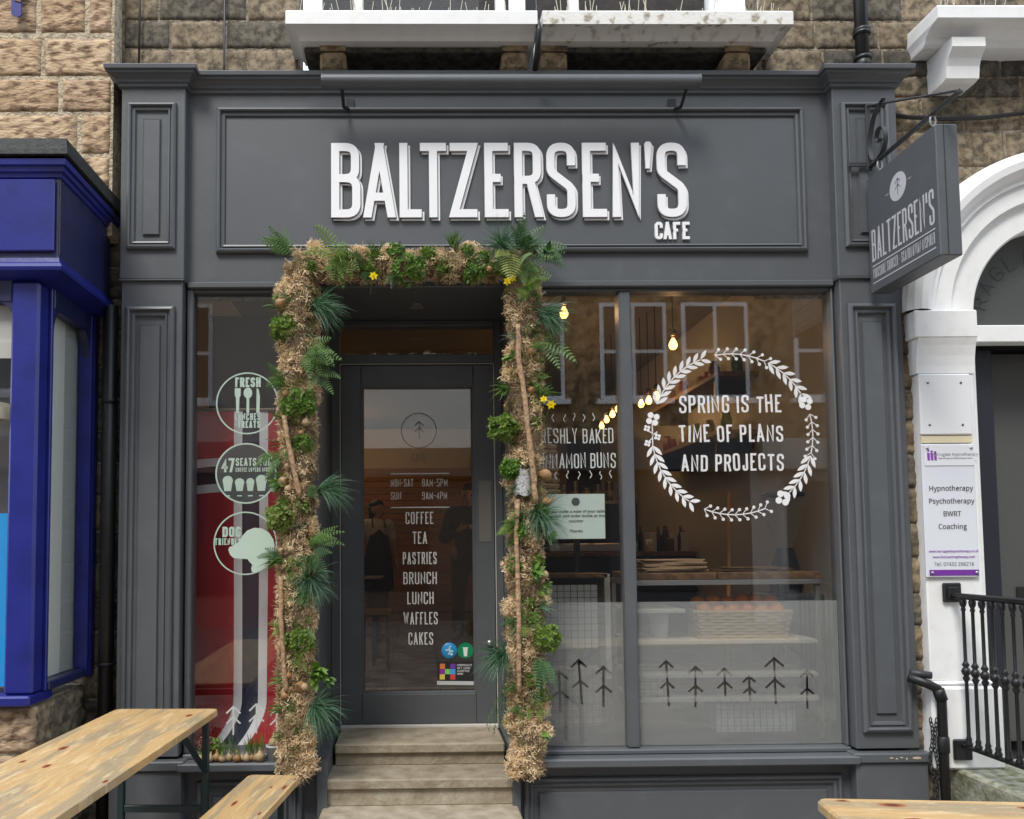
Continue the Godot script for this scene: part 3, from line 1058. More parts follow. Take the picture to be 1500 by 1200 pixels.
# ------------------------------------------------------------------ white sills and windows above
func build_upper_sills() -> void:
	var b: Node3D = M.upper
	for p in [[-.638, .606], [.632, 1.88]]:
		var st := S()
		var x0: float = p[0]
		var x1: float = p[1]
		var i0 := .055 if x0 < 0 else .004
		var i1 := .055 if x1 > 1 else .004
		var lv := []
		for q in [[1.0, .096, 4.112], [1.0, .10, 4.118], [.86, .112, 4.132], [.62, .13, 4.143], [.3, .155, 4.146], [.08, .185, 4.140], [.0, .196, 4.134], [0.0, .2, 4.134], [0.0, .2, 4.198], [.06, .194, 4.206]]:
			lv.append([x0 + i0 * q[0], x1 - i1 * q[0], q[1], q[2]])
		lv.append([x0 + .01, x1 - .01, -.1, 4.214])
		loft_block(st, lv, -.12)
		var sill := wpart("stone_sill", st, M.white_dirty if p[0] > 0 else M.white, b)
		wpart("bearing_stone", bx(Vector3(x0 + .07, 4.085, -.12), Vector3(x1 - .07, 4.111, .05), .006), M.dark_stone[3], b)
		st = S()
		for k in 60:
			var x := rng.randf_range(p[0] + .06, p[1] - .04)
			var z := rng.randf_range(.02, .19)
			var top := Vector3(x + rng.randf_range(-.03, .03), 4.2 + rng.randf_range(.07, .13), z + rng.randf_range(-.03, .03))
			tube(st, [Vector3(x, 4.2, z), top], .0017, 4, false)
		var sp := wpart("bird_spikes", st, mat(lin(.55, .5, .38), 0.4), sill)
		sp.set_meta("kind", "stuff")
	for x in [-.42, .508, .712, 1.655]:
		var st := S()
		box(st, Vector3(x - .066, 3.985, -.12), Vector3(x + .066, 4.0845, .06), .014)
		box(st, Vector3(x - .066, 4.0846, .0505), Vector3(x + .066, 4.111, .06))
		wpart("corbel", st, mat(lin(.45, .36, .25), .9, M.dark_stone[0].albedo_texture, 1.0), b)
	# recess under the sill is stone in shade; windows stand on the sills
	for k in 2:
		var x0 := -.55 if k == 0 else .66
		var x1 := .56 if k == 0 else 1.80
		var w := sub("upper_window", b, Vector3((x0 + x1) / 2, 4.16, -.18) - b.position)
		wpart("frame", bx(Vector3(x0, 4.216, -.22), Vector3(x1, 4.24, -.13), .005), M.white, w)
		for x in ([-.303, .461] if k == 0 else [.86, 1.615]):
			wpart("frame", bx(Vector3(x - .024, 4.2405, -.22), Vector3(x + .024, 5.2, -.14), .005), M.white, w)
		wpart("pane", bx(Vector3(x0, 4.2, -.19), Vector3(x1, 5.2, -.184)), M.glass_dark, w)
		wpart("blind", bx(Vector3(x0, 4.16, -.62), Vector3(x1, 5.2, -.6)), mat(lin(.03, .03, .035), 0.9), w)
	# neighbour's sill with its white bracket
	var s2 := thing("bracketed_sill", "white painted stone window sill on a scrolled bracket above the arch", "window sill", Vector3(2.9, 3.87, -.1))
	var st2 := S()
	loft_block(st2, [[2.652, 4.4, .0, 4.135], [2.65, 4.4, .02, 4.145], [2.648, 4.4, .03, 4.165], [2.642, 4.4, .07, 4.188], [2.638, 4.4, .13, 4.2], [2.638, 4.4, .15, 4.203], [2.638, 4.4, .15, 4.262], [2.64, 4.4, .145, 4.27], [2.64, 4.4, -.1, 4.28]], -.13)
	wpart("sill", st2, M.white, s2)
	st2 = S()
	var side := PackedVector2Array()
	for p in [Vector2(-.12, 4.134), Vector2(.10, 4.134), Vector2(.10, 4.085), Vector2(.088, 4.07), Vector2(.065, 4.045), Vector2(.05, 4.01), Vector2(.042, 3.95), Vector2(.01, 3.943), Vector2(-.12, 3.943)]:
		side.append(p)
	slab(st2, side, -.086, .086)
	var br := wpart("bracket", st2, M.white, s2)
	br.transform = Transform3D(Basis(Vector3.UP, -PI / 2), Vector3(2.825, 0, 0) - s2.position)
	st2 = S()
	for k in 24:
		var x := rng.randf_range(2.67, 3.4)
		tube(st2, [Vector3(x, 4.27, .1), Vector3(x + rng.randf_range(-.02, .02), 4.36, .1 + rng.randf_range(-.03, .03))], .0016, 4, false)
	var sp2 := wpart("bird_spikes", st2, mat(lin(.6, .58, .5), 0.4), s2)
	sp2.set_meta("kind", "stuff")
	# glass leaded down the front of the neighbour's wall is out of view

# ------------------------------------------------------------------ the blue shop next door
func build_blue_shop() -> void:
	var f := thing("blue_shopfront", "royal blue painted bay shopfront with lead-covered fascia top beside the cafe", "shopfront", Vector3(-2.1, .06, .2))
	wpart("fascia", bx(Vector3(-2.9, 2.80, -.05), Vector3(-1.575, 3.26, .54), .003), M.blue_shaded, f)
	wpart("name_board", bx(Vector3(-2.9, 2.865, .5405), Vector3(-1.592, 3.19, .556), .005), M.blue, f)
	var st := S()
	sweep_plan(st, [Vector2(-2.9, .5405), Vector2(-1.574, .5405), Vector2(-1.574, -.1)], [Vector2(0, 3.195), Vector2(.008, 3.2), Vector2(.01, 3.215), Vector2(.022, 3.222), Vector2(.024, 3.24), Vector2(.036, 3.245), Vector2(.038, 3.27), Vector2(-.05, 3.28)])
	wpart("cornice", st, M.blue, f)
	st = S()
	sweep_plan(st, [Vector2(-2.9, .5405), Vector2(-1.574, .5405), Vector2(-1.574, -.1)], [Vector2(-.12, 2.74), Vector2(-.02, 2.768), Vector2(.018, 2.78), Vector2(.022, 2.795), Vector2(.012, 2.812), Vector2(.004, 2.82), Vector2(0, 2.84)])
	wpart("lower_moulding", st, M.blue, f)
	# lead roof
	st = S()
	sweep_plan(st, [Vector2(-2.9, .5405), Vector2(-1.574, .5405), Vector2(-1.574, -.1)], [Vector2(.03, 3.284), Vector2(.05, 3.286), Vector2(.048, 3.31), Vector2(.04, 3.36), Vector2(.02, 3.368), Vector2(-.1, 3.385), Vector2(-.5, 3.43)])
	wpart("lead_roof", st, M.lead, f)
	wpart("flaking_edge", bx(Vector3(-1.5735, 2.85, .5395), Vector3(-1.571, 3.19, .5425)), mat(lin(.3, .25, .17), .9, M.grain, 9.0), f)
	# bay below
	wpart("corner_post", bx(Vector3(-1.80, .93, .40), Vector3(-1.675, 2.75, .50), .012), M.blue, f)
	wpart("side_post", bx(Vector3(-1.72, .93, .376), Vector3(-1.662, 2.75, .399), .004), M.blue, f)
	wpart("side_post", bx(Vector3(-1.72, .93, -.1), Vector3(-1.642, 2.75, -.048), .006), M.blue, f)
	wpart("side_post", bx(Vector3(-1.72, .93, -.0475), Vector3(-1.652, 2.75, -.028), .004), M.blue, f)
	wpart("head", bx(Vector3(-2.9, 2.66, .36), Vector3(-1.8005, 2.76, .49), .004), M.blue_shaded, f)
	wpart("side_head", bx(Vector3(-1.715, 2.66, -.0275), Vector3(-1.66, 2.76, .375), .004), M.blue_shaded, f)
	# rounded corners of the window heads
	for c in [[-1.8005, -1.0], ]:
		st = S()
		var p := PackedVector2Array([Vector2(c[0], 2.6605), Vector2(c[0] - .07, 2.6605)])
		for k in 9:
			var a := PI / 2 * k / 8.0
			p.append(Vector2(c[0] - .07 + sin(a) * .07, 2.59 + cos(a) * .07))
		slab(st, p, .40, .485)
		wpart("rounded_corner", st, M.blue_shaded, f)
	for s in [[.375, 1.0], [-.0275, -1.0]]:
		st = S()
		var p := PackedVector2Array([Vector2(s[0], 2.6605), Vector2(s[0] - .07 * s[1], 2.6605)])
		for k in 9:
			var a := PI / 2 * k / 8.0
			p.append(Vector2(s[0] - .07 * s[1] + sin(a) * .07 * s[1], 2.53 + cos(a) * .13))
		slab(st, p, -.02, .02)
		var rc := wpart("rounded_corner", st, M.blue_shaded, f)
		rc.transform = Transform3D(Basis(Vector3(0, 0, 1), Vector3.UP, Vector3(-1, 0, 0)), Vector3(-1.685, 0, 0) - f.position)
	wpart("pane", bx(Vector3(-1.69, .97, -.028), Vector3(-1.684, 2.66, .376)), M.glass, f)
	wpart("pane", bx(Vector3(-2.9, .97, .45), Vector3(-1.80, 2.66, .456)), M.glass, f)
	wpart("sill", bx(Vector3(-2.9, .885, .3), Vector3(-1.672, .93, .53), .008), M.blue, f)
	wpart("side_sill", bx(Vector3(-1.80, .93, -.0275), Vector3(-1.655, .968, .3755), .005), M.blue_shaded, f)
	# what stands in the window
	wpart("white_partition", bx(Vector3(-1.735, .97, .12), Vector3(-1.723, 2.8, .43)), mat(lin(.72, .76, .70), .8), f)
	wpart("grey_partition", bx(Vector3(-1.738, .97, -.08), Vector3(-1.726, 2.8, .1195)), mat(lin(.42, .46, .44), .8), f)
	wpart("back_wall", bx(Vector3(-2.9, .9, -.12), Vector3(-1.78, 2.8, -.10)), mat(lin(.2, .2, .19), .9), f)
	wpart("cyan_poster", bx(Vector3(-2.9, .96, .434), Vector3(-1.812, 1.72, .438)), mat(lin(.0, .36, .82), .5), f)
	wpart("white_blind", bx(Vector3(-2.9, 2.42, .425), Vector3(-1.81, 2.66, .43)), mat(lin(.6, .6, .56), .8), f)
	st = SM()
	lathe(st, [Vector2(.16, 0), Vector2(.15, .05), Vector2(.1, .085), Vector2(.0, .1)], 20, Vector3(-1.97, 2.14, .36))
	wpart("hat", st, mat(lin(.3, .27, .2), .9), f)
	# rubble plinth
	var base := wpart("plinth_core", bx(Vector3(-2.9, .05, -.1), Vector3(-1.70, .884, .46)), M.mortar_dark, f)
	var y := .06
	for r in 4:
		var h: float = [.2, .22, .19, .21][r]
		var x := -2.3
		while x < -1.68:
			var x1: float = minf(-1.672, x + rng.randf_range(.2, .36))
			if -1.672 - x1 < .1:
				x1 = -1.672
			var mm := stone_mesh(x1 - x - .012, h - .012, .016, rng.randi() % 999, 1.2)
			part("stone", mm, M.tan_stone[[0, 2, 4][rng.randi() % 3]], f, Vector3((x + x1) / 2, y + h / 2, .468) - f.position)
			x = x1
		var z := -.1
		while z < .46:
			var z1: float = minf(.475, z + rng.randf_range(.18, .34))
			if .475 - z1 < .1:
				z1 = .475
			var mm := stone_mesh(z1 - z - .012, h - .012, .02, rng.randi() % 999, 1.2)
			var o := part("stone", mm, M.dark_stone[[0, 2, 4][rng.randi() % 3]], f, Vector3(-1.69, y + h / 2, (z + z1) / 2) - f.position)
			o.rotation.y = PI / 2
			z = z1
		y += h

# ------------------------------------------------------------------ white arched doorway
func build_arch() -> void:
	var f := thing("arched_doorway", "white painted stone arched doorway with moulded arch ring and dark door", "doorway", Vector3(3.3, .06, -.1))
	var st := S()
	arc_sweep(st, 3.30, 2.72, [Vector2(.845, -.1), Vector2(.845, .05), Vector2(.84, .085), Vector2(.82, .112), Vector2(.79, .125), Vector2(.755, .12), Vector2(.725, .1), Vector2(.71, .08), Vector2(.69, .078), Vector2(.685, .06), Vector2(.60, .06), Vector2(.592, .035), Vector2(.575, .03), Vector2(.47, .03), Vector2(.46, .02), Vector2(.46, -.3)], 0, PI, 64)
	wpart("arch_ring", st, M.white, f)
	for s in [-1.0, 1.0]:
		var m := func(x: float) -> float: return 3.3 + s * (3.3 - x)
		var b := func(xa: float, y0: float, z0: float, xb: float, y1: float, z1: float, bev := .006) -> SurfaceTool:
			var p: float = m.call(xa)
			var q: float = m.call(xb)
			return bx(Vector3(minf(p, q), y0, z0), Vector3(maxf(p, q), y1, z1), bev)
		wpart("jamb", b.call(2.53, .05, -.3, 2.84, 2.72, .02), M.white, f)
		var col := wpart("column", b.call(2.50, .88, -.1, 2.782, 2.40, .085), M.white, f)
		wpart("impost", b.call(2.475, 2.575, -.1, 2.79, 2.715, .12), M.white, col)
		st = S()
		var side := PackedVector2Array([Vector2(-.1, 2.401), Vector2(.09, 2.401), Vector2(.092, 2.44), Vector2(.098, 2.49), Vector2(.108, 2.54), Vector2(.118, 2.574), Vector2(-.1, 2.574)])
		slab(st, side, -.147, .147)
		var neck := wpart("neck", st, M.white, col)
		neck.transform = Transform3D(Basis(Vector3.UP, -PI / 2), neck.position + Vector3(m.call(2.636), 0, 0))
		wpart("column_base", b.call(2.485, .46, -.1, 2.835, .858, .115, .012), M.white, col)
		wpart("base_moulding", b.call(2.493, .859, -.1, 2.805, .882, .1, .01), M.white, col)
	wpart("transom_bar", bx(Vector3(2.841, 2.585, -.1), Vector3(3.759, 2.675, -.02), .005), M.white, f)
	# fanlight with the house name drawn along the curve
	st = S()
	var fan := PackedVector2Array([Vector2(2.841, 2.676), Vector2(3.759, 2.676)])
	for k in 25:
		var a := PI * k / 24.0
		fan.append(Vector2(3.3 + cos(a) * .459, 2.72 + sin(a) * .459))
	slab(st, fan, -.09, -.082)
	var pane := wpart("fanlight", st, mat(lin(.075, .08, .078), 0.25), f)
	st = S()
	var name := "RAGLAN"
	for k in name.length():
		var a := deg_to_rad(164 - k * 14.5)
		var base := Vector2(3.3, 2.70) + Vector2(cos(a), sin(a)) * .33
		var before := S()
		letter(before, name[k], -.025, 0, .055, .075, .0042, 0, .0005, 0, 0.0)
		before.generate_normals()
		st.append_from(before.commit(), 0, Transform3D(Basis(Vector3.BACK, a - PI / 2), Vector3(base.x, base.y, -.0815)))
	wpart("house_name", st, M.black, pane)
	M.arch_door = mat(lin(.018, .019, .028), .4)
	wpart("door_frame", bx(Vector3(2.841, .5, -.3), Vector3(3.05, 2.584, -.16), .004), M.arch_door, f)
	wpart("door_frame", bx(Vector3(2.841, 2.676, -.16), Vector3(3.0, 2.83, -.095), .004), M.arch_door, f)  # dark board that puts the shadow in the fanlight corner into its colour
	var door := wpart("door", bx(Vector3(3.051, .5, -.31), Vector3(3.759, 2.584, -.27), .004), mat(lin(.085, .085, .085), .35), f)
	wpart("letter_plate", bx(Vector3(3.2, 1.25, -.2695), Vector3(3.44, 1.32, -.26), .004), M.black, door)
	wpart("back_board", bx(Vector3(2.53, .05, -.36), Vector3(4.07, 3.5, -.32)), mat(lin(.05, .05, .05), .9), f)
	# landing in front of the door
	var land := wpart("landing", bx(Vector3(2.60, .05, -.09), Vector3(4.4, .46, 1.4), .012), mat(lin(.40, .40, .34), .9, noise_tex(0.018, 41, 512, 6, FastNoiseLite.TYPE_SIMPLEX, ramp([[0.0, Color(.5, .53, .4)], [.45, Color(.8, .8, .74)], [1.0, grey(1.0)]])), 1.2, M.grain, .3), f)

func build_plaques() -> void:
	var p := thing("blank_plaque", "blank white square plaque with four screws on the white column", "plaque", Vector3(2.62, 2.09, .1))
	wpart("board", bx(Vector3(2.492, 2.09, .0855), Vector3(2.752, 2.396, .105), .006), mat(lin(.78, .78, .79), .4), p)
	for c in [[2.535, 2.35], [2.7, 2.35], [2.535, 2.14], [2.7, 2.14]]:
		var st := SM()
		tube(st, [Vector3(c[0], c[1], .105), Vector3(c[0], c[1], .1075)], .0055, 10)
		wpart("screw", st, mat(lin(.1, .09, .08), .5), p)
	wpart("packing_strip", bx(Vector3(2.497, 2.05, .0855), Vector3(2.75, 2.087, .098), .002), mat(lin(.7, .62, .42), .6), p)
	var q := thing("therapy_plaque", "tall pale plaque listing Hypnotherapy and Coaching with purple foot strip", "plaque", Vector3(2.622, 1.386, .1))
	wpart("board", bx(Vector3(2.492, 1.386, .0855), Vector3(2.756, 2.046, .1), .004), mat(lin(.66, .68, .73), .3), q)
	wpart("header", bx(Vector3(2.504, 1.937, .1003), Vector3(2.752, 2.04, .103), .001), mat(lin(.72, .73, .76), .35), q)
	wpart("purple_strip", bx(Vector3(2.506, 1.396, .1003), Vector3(2.75, 1.424, .1022)), mat(lin(.16, .03, .30), .4), q)
	for c in [[2.518, 2.026], [2.738, 2.026], [2.518, 1.41], [2.738, 1.41]]:
		var st := SM()
		tube(st, [Vector3(c[0], c[1], .1), Vector3(c[0], c[1], .108)], .007, 10)
		wpart("screw", st, M.galv, q)
	var ink := mat(lin(.03, .03, .04), .6)
	var pale := mat(lin(.22, .22, .27), .6)
	var purple := mat(lin(.25, .06, .38), .6)
	# emblem: two purple figures
	var st := S()
	for k in 3:
		var x := 2.524 + k * .017
		slab(st, disc_poly(Vector2(x, 2.012 - k * .004), .006, 12), .1032, .1038)
		slab(st, PackedVector2Array([Vector2(x - .006, 1.965), Vector2(x + .006, 1.962), Vector2(x + .007, 2.0), Vector2(x - .007, 2.003)]), .1032, .1038)
	wpart("emblem", st, purple, q)
	var rows := [["Harrogate Hypnotherapy", .018, 1.993, pale, 2.657], ["Hypnotherapy & Psychotherapy Centre", .0085, 1.974, pale, 2.657], ["Hypnotherapy", .030, 1.825, ink, 2.63], ["Psychotherapy", .030, 1.762, ink, 2.63], ["BWRT", .030, 1.699, ink, 2.63], ["Coaching", .030, 1.636, ink, 2.63], ["www.harrogatehypnotherapy.co.uk", .0135, 1.515, purple, 2.63], ["www.thecoachingtherapy.com", .0135, 1.487, purple, 2.63], ["Tel: 07432 296216", .021, 1.452, pale, 2.63]]
	for r in rows:
		printed(r[0], r[1] * 1.15, r[3], q, Vector3(r[4], r[2], .1035 if r[2] > 1.93 else .1012) - q.position)

func build_railing() -> void:
	var f := thing("iron_railing", "black cast iron stair railing with knuckled balusters beside the arched door", "railing", Vector3(2.615, .5, .6))
	var st := S()
	box(st, Vector3(2.57, 1.265, .0865), Vector3(2.66, 1.36, .105), .006)
	box(st, Vector3(2.59, 1.285, .105), Vector3(2.64, 1.34, .112), .004)
	wpart("wall_plate", st, M.black, f)
	st = S()
	box(st, Vector3(2.57, .51, .1165), Vector3(2.66, .61, .135), .006)
	wpart("wall_plate", st, M.black, f)
	st = S()
	box(st, Vector3(2.597, 1.292, .106), Vector3(2.633, 1.312, 1.5), .006)
	box(st, Vector3(2.603, 1.2835, .106), Vector3(2.627, 1.2915, 1.5), .002)
	wpart("top_rail", st, M.black, f)
	wpart("bottom_rail", bx(Vector3(2.603, .572, .136), Vector3(2.627, .59, 1.5), .004), M.black, f)
	st = SM()
	lathe(st, [Vector2(.0, .585), Vector2(.017, .588), Vector2(.02, .6), Vector2(.013, .612), Vector2(.016, .62), Vector2(.0105, .635), Vector2(.0095, .89), Vector2(.012, .895), Vector2(.02, .908), Vector2(.012, .92), Vector2(.019, .926), Vector2(.025, .94), Vector2(.019, .954), Vector2(.012, .96), Vector2(.02, .972), Vector2(.012, .985), Vector2(.0095, .99), Vector2(.009, 1.225), Vector2(.014, 1.235), Vector2(.01, 1.245), Vector2(.017, 1.258), Vector2(.02, 1.275), Vector2(.015, 1.284)], 14)
	var bm := mesh_of(st)
	for k in 20:
		part("baluster", bm, M.black, f, Vector3(2.615, 0, .175 + k * .066) - f.position).scale = Vector3(.84, 1, .84)

func build_pipes() -> void:
	var st := SM()
	var p := thing("downpipe", "black iron downpipe with collar running down to the cafe cornice", "pipe", Vector3(2.352, 3.99, -.03))
	tube(st, [Vector3(2.352, 3.99, -.035), Vector3(2.352, 5.2, -.035)], .033, 16)
	wpart("pipe", st, M.black, p)
	st = SM()
	for y in [4.03, 4.10, 4.235, 4.25]:
		tube(st, [Vector3(2.352, y - .012, -.035), Vector3(2.352, y - .008, -.035), Vector3(2.352, y + .008, -.035), Vector3(2.352, y + .012, -.035)], [.034, .043, .043, .034], 16)
	tube(st, [Vector3(2.352, 4.03, -.035), Vector3(2.352, 4.1, -.035)], .038, 16)
	wpart("collar", st, M.black, p)
	p = thing("downpipe", "dark downpipe in the gap between the blue shop and the grey pilaster", "pipe", Vector3(-1.56, .06, .03))
	st = SM()
	tube(st, [Vector3(-1.555, .05, -.02), Vector3(-1.555, 2.79, -.02)], .036, 16)
	wpart("pipe", st, M.black, p)
	for y in [.99, 2.3]:
		st = SM()
		tube(st, [Vector3(-1.555, y - .01, -.02), Vector3(-1.555, y - .006, -.02), Vector3(-1.555, y + .006, -.02), Vector3(-1.555, y + .01, -.02)], [.037, .043, .043, .037], 16)
		wpart("collar", st, M.black, p)
	p = thing("waste_pipe", "black bent waste pipe at the foot of the white column", "pipe", Vector3(2.51, .06, .14))
	st = SM()
	tube(st, [Vector3(2.38, .905, .10), Vector3(2.455, .875, .135), Vector3(2.492, .855, .145), Vector3(2.508, .82, .148), Vector3(2.508, .06, .148)], .022, 14)
	wpart("pipe", st, M.black, p)
	st = SM()
	tube(st, [Vector3(2.508, .55, .148), Vector3(2.508, .556, .148), Vector3(2.508, .625, .148), Vector3(2.508, .63, .148)], [.023, .027, .027, .023], 14)
	wpart("collar", st, M.black, p)
	st = SM()
	tube(st, [Vector3(2.495, .853, .145), Vector3(2.51, .80, .148)], .027, 14)
	wpart("collar", st, M.black, p)
	st = SM()
	tube(st, [Vector3(2.39, .925, .10), Vector3(2.478, .915, .125)], .018, 12)
	wpart("stub_pipe", st, M.iron, p)
	# chain hanging behind the waste pipe
	var ch := thing("hanging_chain", "rusty steel chain hanging between plinth and waste pipe", "chain", Vector3(2.475, .2, .12))
	var link := SM()
	var loop := []
	for k in 13:
		var a := TAU * k / 12.0
		loop.append(Vector3(cos(a) * .008, sin(a) * .014, 0))
	tube(link, loop, .0026, 6, false)
	var lm := mesh_of(link)
	for s in 2:
		for k in 20:
			var o := part("link", lm, M.lead, ch, Vector3(.008 * sin(k * .5 + s * 2) + s * .014 - .007, .50 - k * .02, s * .012 + .0))
			o.rotation.y = PI / 2 * (k % 2) + .3
	# cables
	var wires := [["black cable clipped along the stone below the bracketed sill", [Vector3(2.44, 3.84, -.085), Vector3(2.6, 3.81, -.08), Vector3(2.8, 3.80, -.08), Vector3(3.0, 3.805, -.08), Vector3(3.3, 3.84, -.08), Vector3(3.9, 3.86, -.08)], .012], ["thin black cable running down stone nearest the tan wall", [Vector3(-1.45, 5.0, -.085), Vector3(-1.45, 4.4, -.085), Vector3(-1.452, 4.0, -.085)], .006], ["thin black cable running down stone with a kinked tail", [Vector3(-1.005, 5.0, -.085), Vector3(-1.005, 4.1, -.085), Vector3(-1.01, 3.99, -.085)], .006], ["black cable pinched in the joint between the two white sills", [Vector3(.613, 4.17, .16), Vector3(.613, 4.1, .2), Vector3(.61, 4.0, .12), Vector3(.612, 3.98, .05)], .014]]
	for w in wires:
		st = SM()
		tube(st, w[1], w[2], 8)
		var o := part(numbered("cable"), st, M.black, self)
		tag(o, w[0], "cable")
	var scr := thing("torn_flyer", "torn glossy blue and brown scrap stuck high on the tan wall", "scrap", Vector3(-2.02, 4.28, .03))
	st = S()
	slab(st, PackedVector2Array([Vector2(-2.06, 4.29), Vector2(-2.03, 4.272), Vector2(-2.01, 4.283), Vector2(-2.008, 4.5), Vector2(-2.06, 4.5)]), .034, .04)
	wpart("sheet", st, M.blue, scr)
	st = S()
	slab(st, PackedVector2Array([Vector2(-2.045, 4.36), Vector2(-2.012, 4.35), Vector2(-2.012, 4.44), Vector2(-2.045, 4.45)]), .0405, .0445)
	wpart("brown_patch", st, mat(lin(.22, .12, .07), .7), scr)

# ------------------------------------------------------------------ across the street, seen only in the glass
func build_opposite_side() -> void:
	var list := [
		{"x0": -15.0, "x1": -2.2, "wall": lin(.50, .45, .38), "low": lin(.30, .11, .09), "label": "pale rendered building with red shopfront, mirrored from across the street", "win": [-12.5, -9.8, -7.1, -4.6]},
		{"x0": -2.2, "x1": 1.3, "wall": lin(.78, .74, .66), "low": lin(.10, .07, .05), "label": "cream rendered building with timber shopfront, mirrored from across the street", "win": []},
		{"x0": 1.3, "x1": 6.5, "wall": lin(.46, .33, .19), "low": lin(.05, .05, .055), "label": "tan stone building with white sash windows, mirrored from across the street", "win": [2.2, 4.2, 5.8]},
		{"x0": 6.5, "x1": 17.0, "wall": lin(.34, .26, .17), "low": lin(.35, .34, .32), "label": "brown stone building with pale shopfront, mirrored from across the street", "win": [8.0, 10.4, 12.8, 15.2]},
	]
	for d in list:
		var b := thing("street_building", d.label, "building", Vector3((d.x0 + d.x1) / 2, .05, 12))
		wpart("wall", bx(Vector3(d.x0, 3.6, 11.5), Vector3(d.x1, 13.0, 13.0)), mat(d.wall, .9, M.dark_stone[0].albedo_texture if d.x0 > 1.0 else null, .35), b)
		wpart("ground_floor", bx(Vector3(d.x0, .05, 11.7), Vector3(d.x1, 3.0, 13.0)), mat(d.low, .6), b)
		wpart("fascia", bx(Vector3(d.x0 + .1, 3.0, 11.3), Vector3(d.x1 - .1, 3.6, 13.0), .02), mat(d.low, .5), b)
		for x in d.win:
			for y in [4.4, 7.2, 10.0]:
				var w := sub("window", b, Vector3(x, y, 11.5) - b.position)
				part("frame", bx(Vector3(-.65, 0, -.04), Vector3(.65, 1.9, .1)), M.white, w)
				part("pane", bx(Vector3(-.57, .08, -.06), Vector3(-.04, .9, -.042)), M.black, w)
				part("pane", bx(Vector3(.04, .08, -.06), Vector3(.57, .9, -.042)), M.black, w)
				part("pane", bx(Vector3(-.57, .98, -.06), Vector3(-.04, 1.82, -.042)), M.black, w)
				part("pane", bx(Vector3(.04, .98, -.06), Vector3(.57, 1.82, -.042)), M.black, w)
				part("sill", bx(Vector3(-.75, -.1, -.14), Vector3(.75, -.005, .1)), M.white, w)
		var x := float(d.x0) + .7
		while x < float(d.x1) - 2.0:
			wpart("shop_window", bx(Vector3(x, .7, 11.64), Vector3(x + 1.7, 2.8, 11.69)), M.black, b)
			x += 2.3

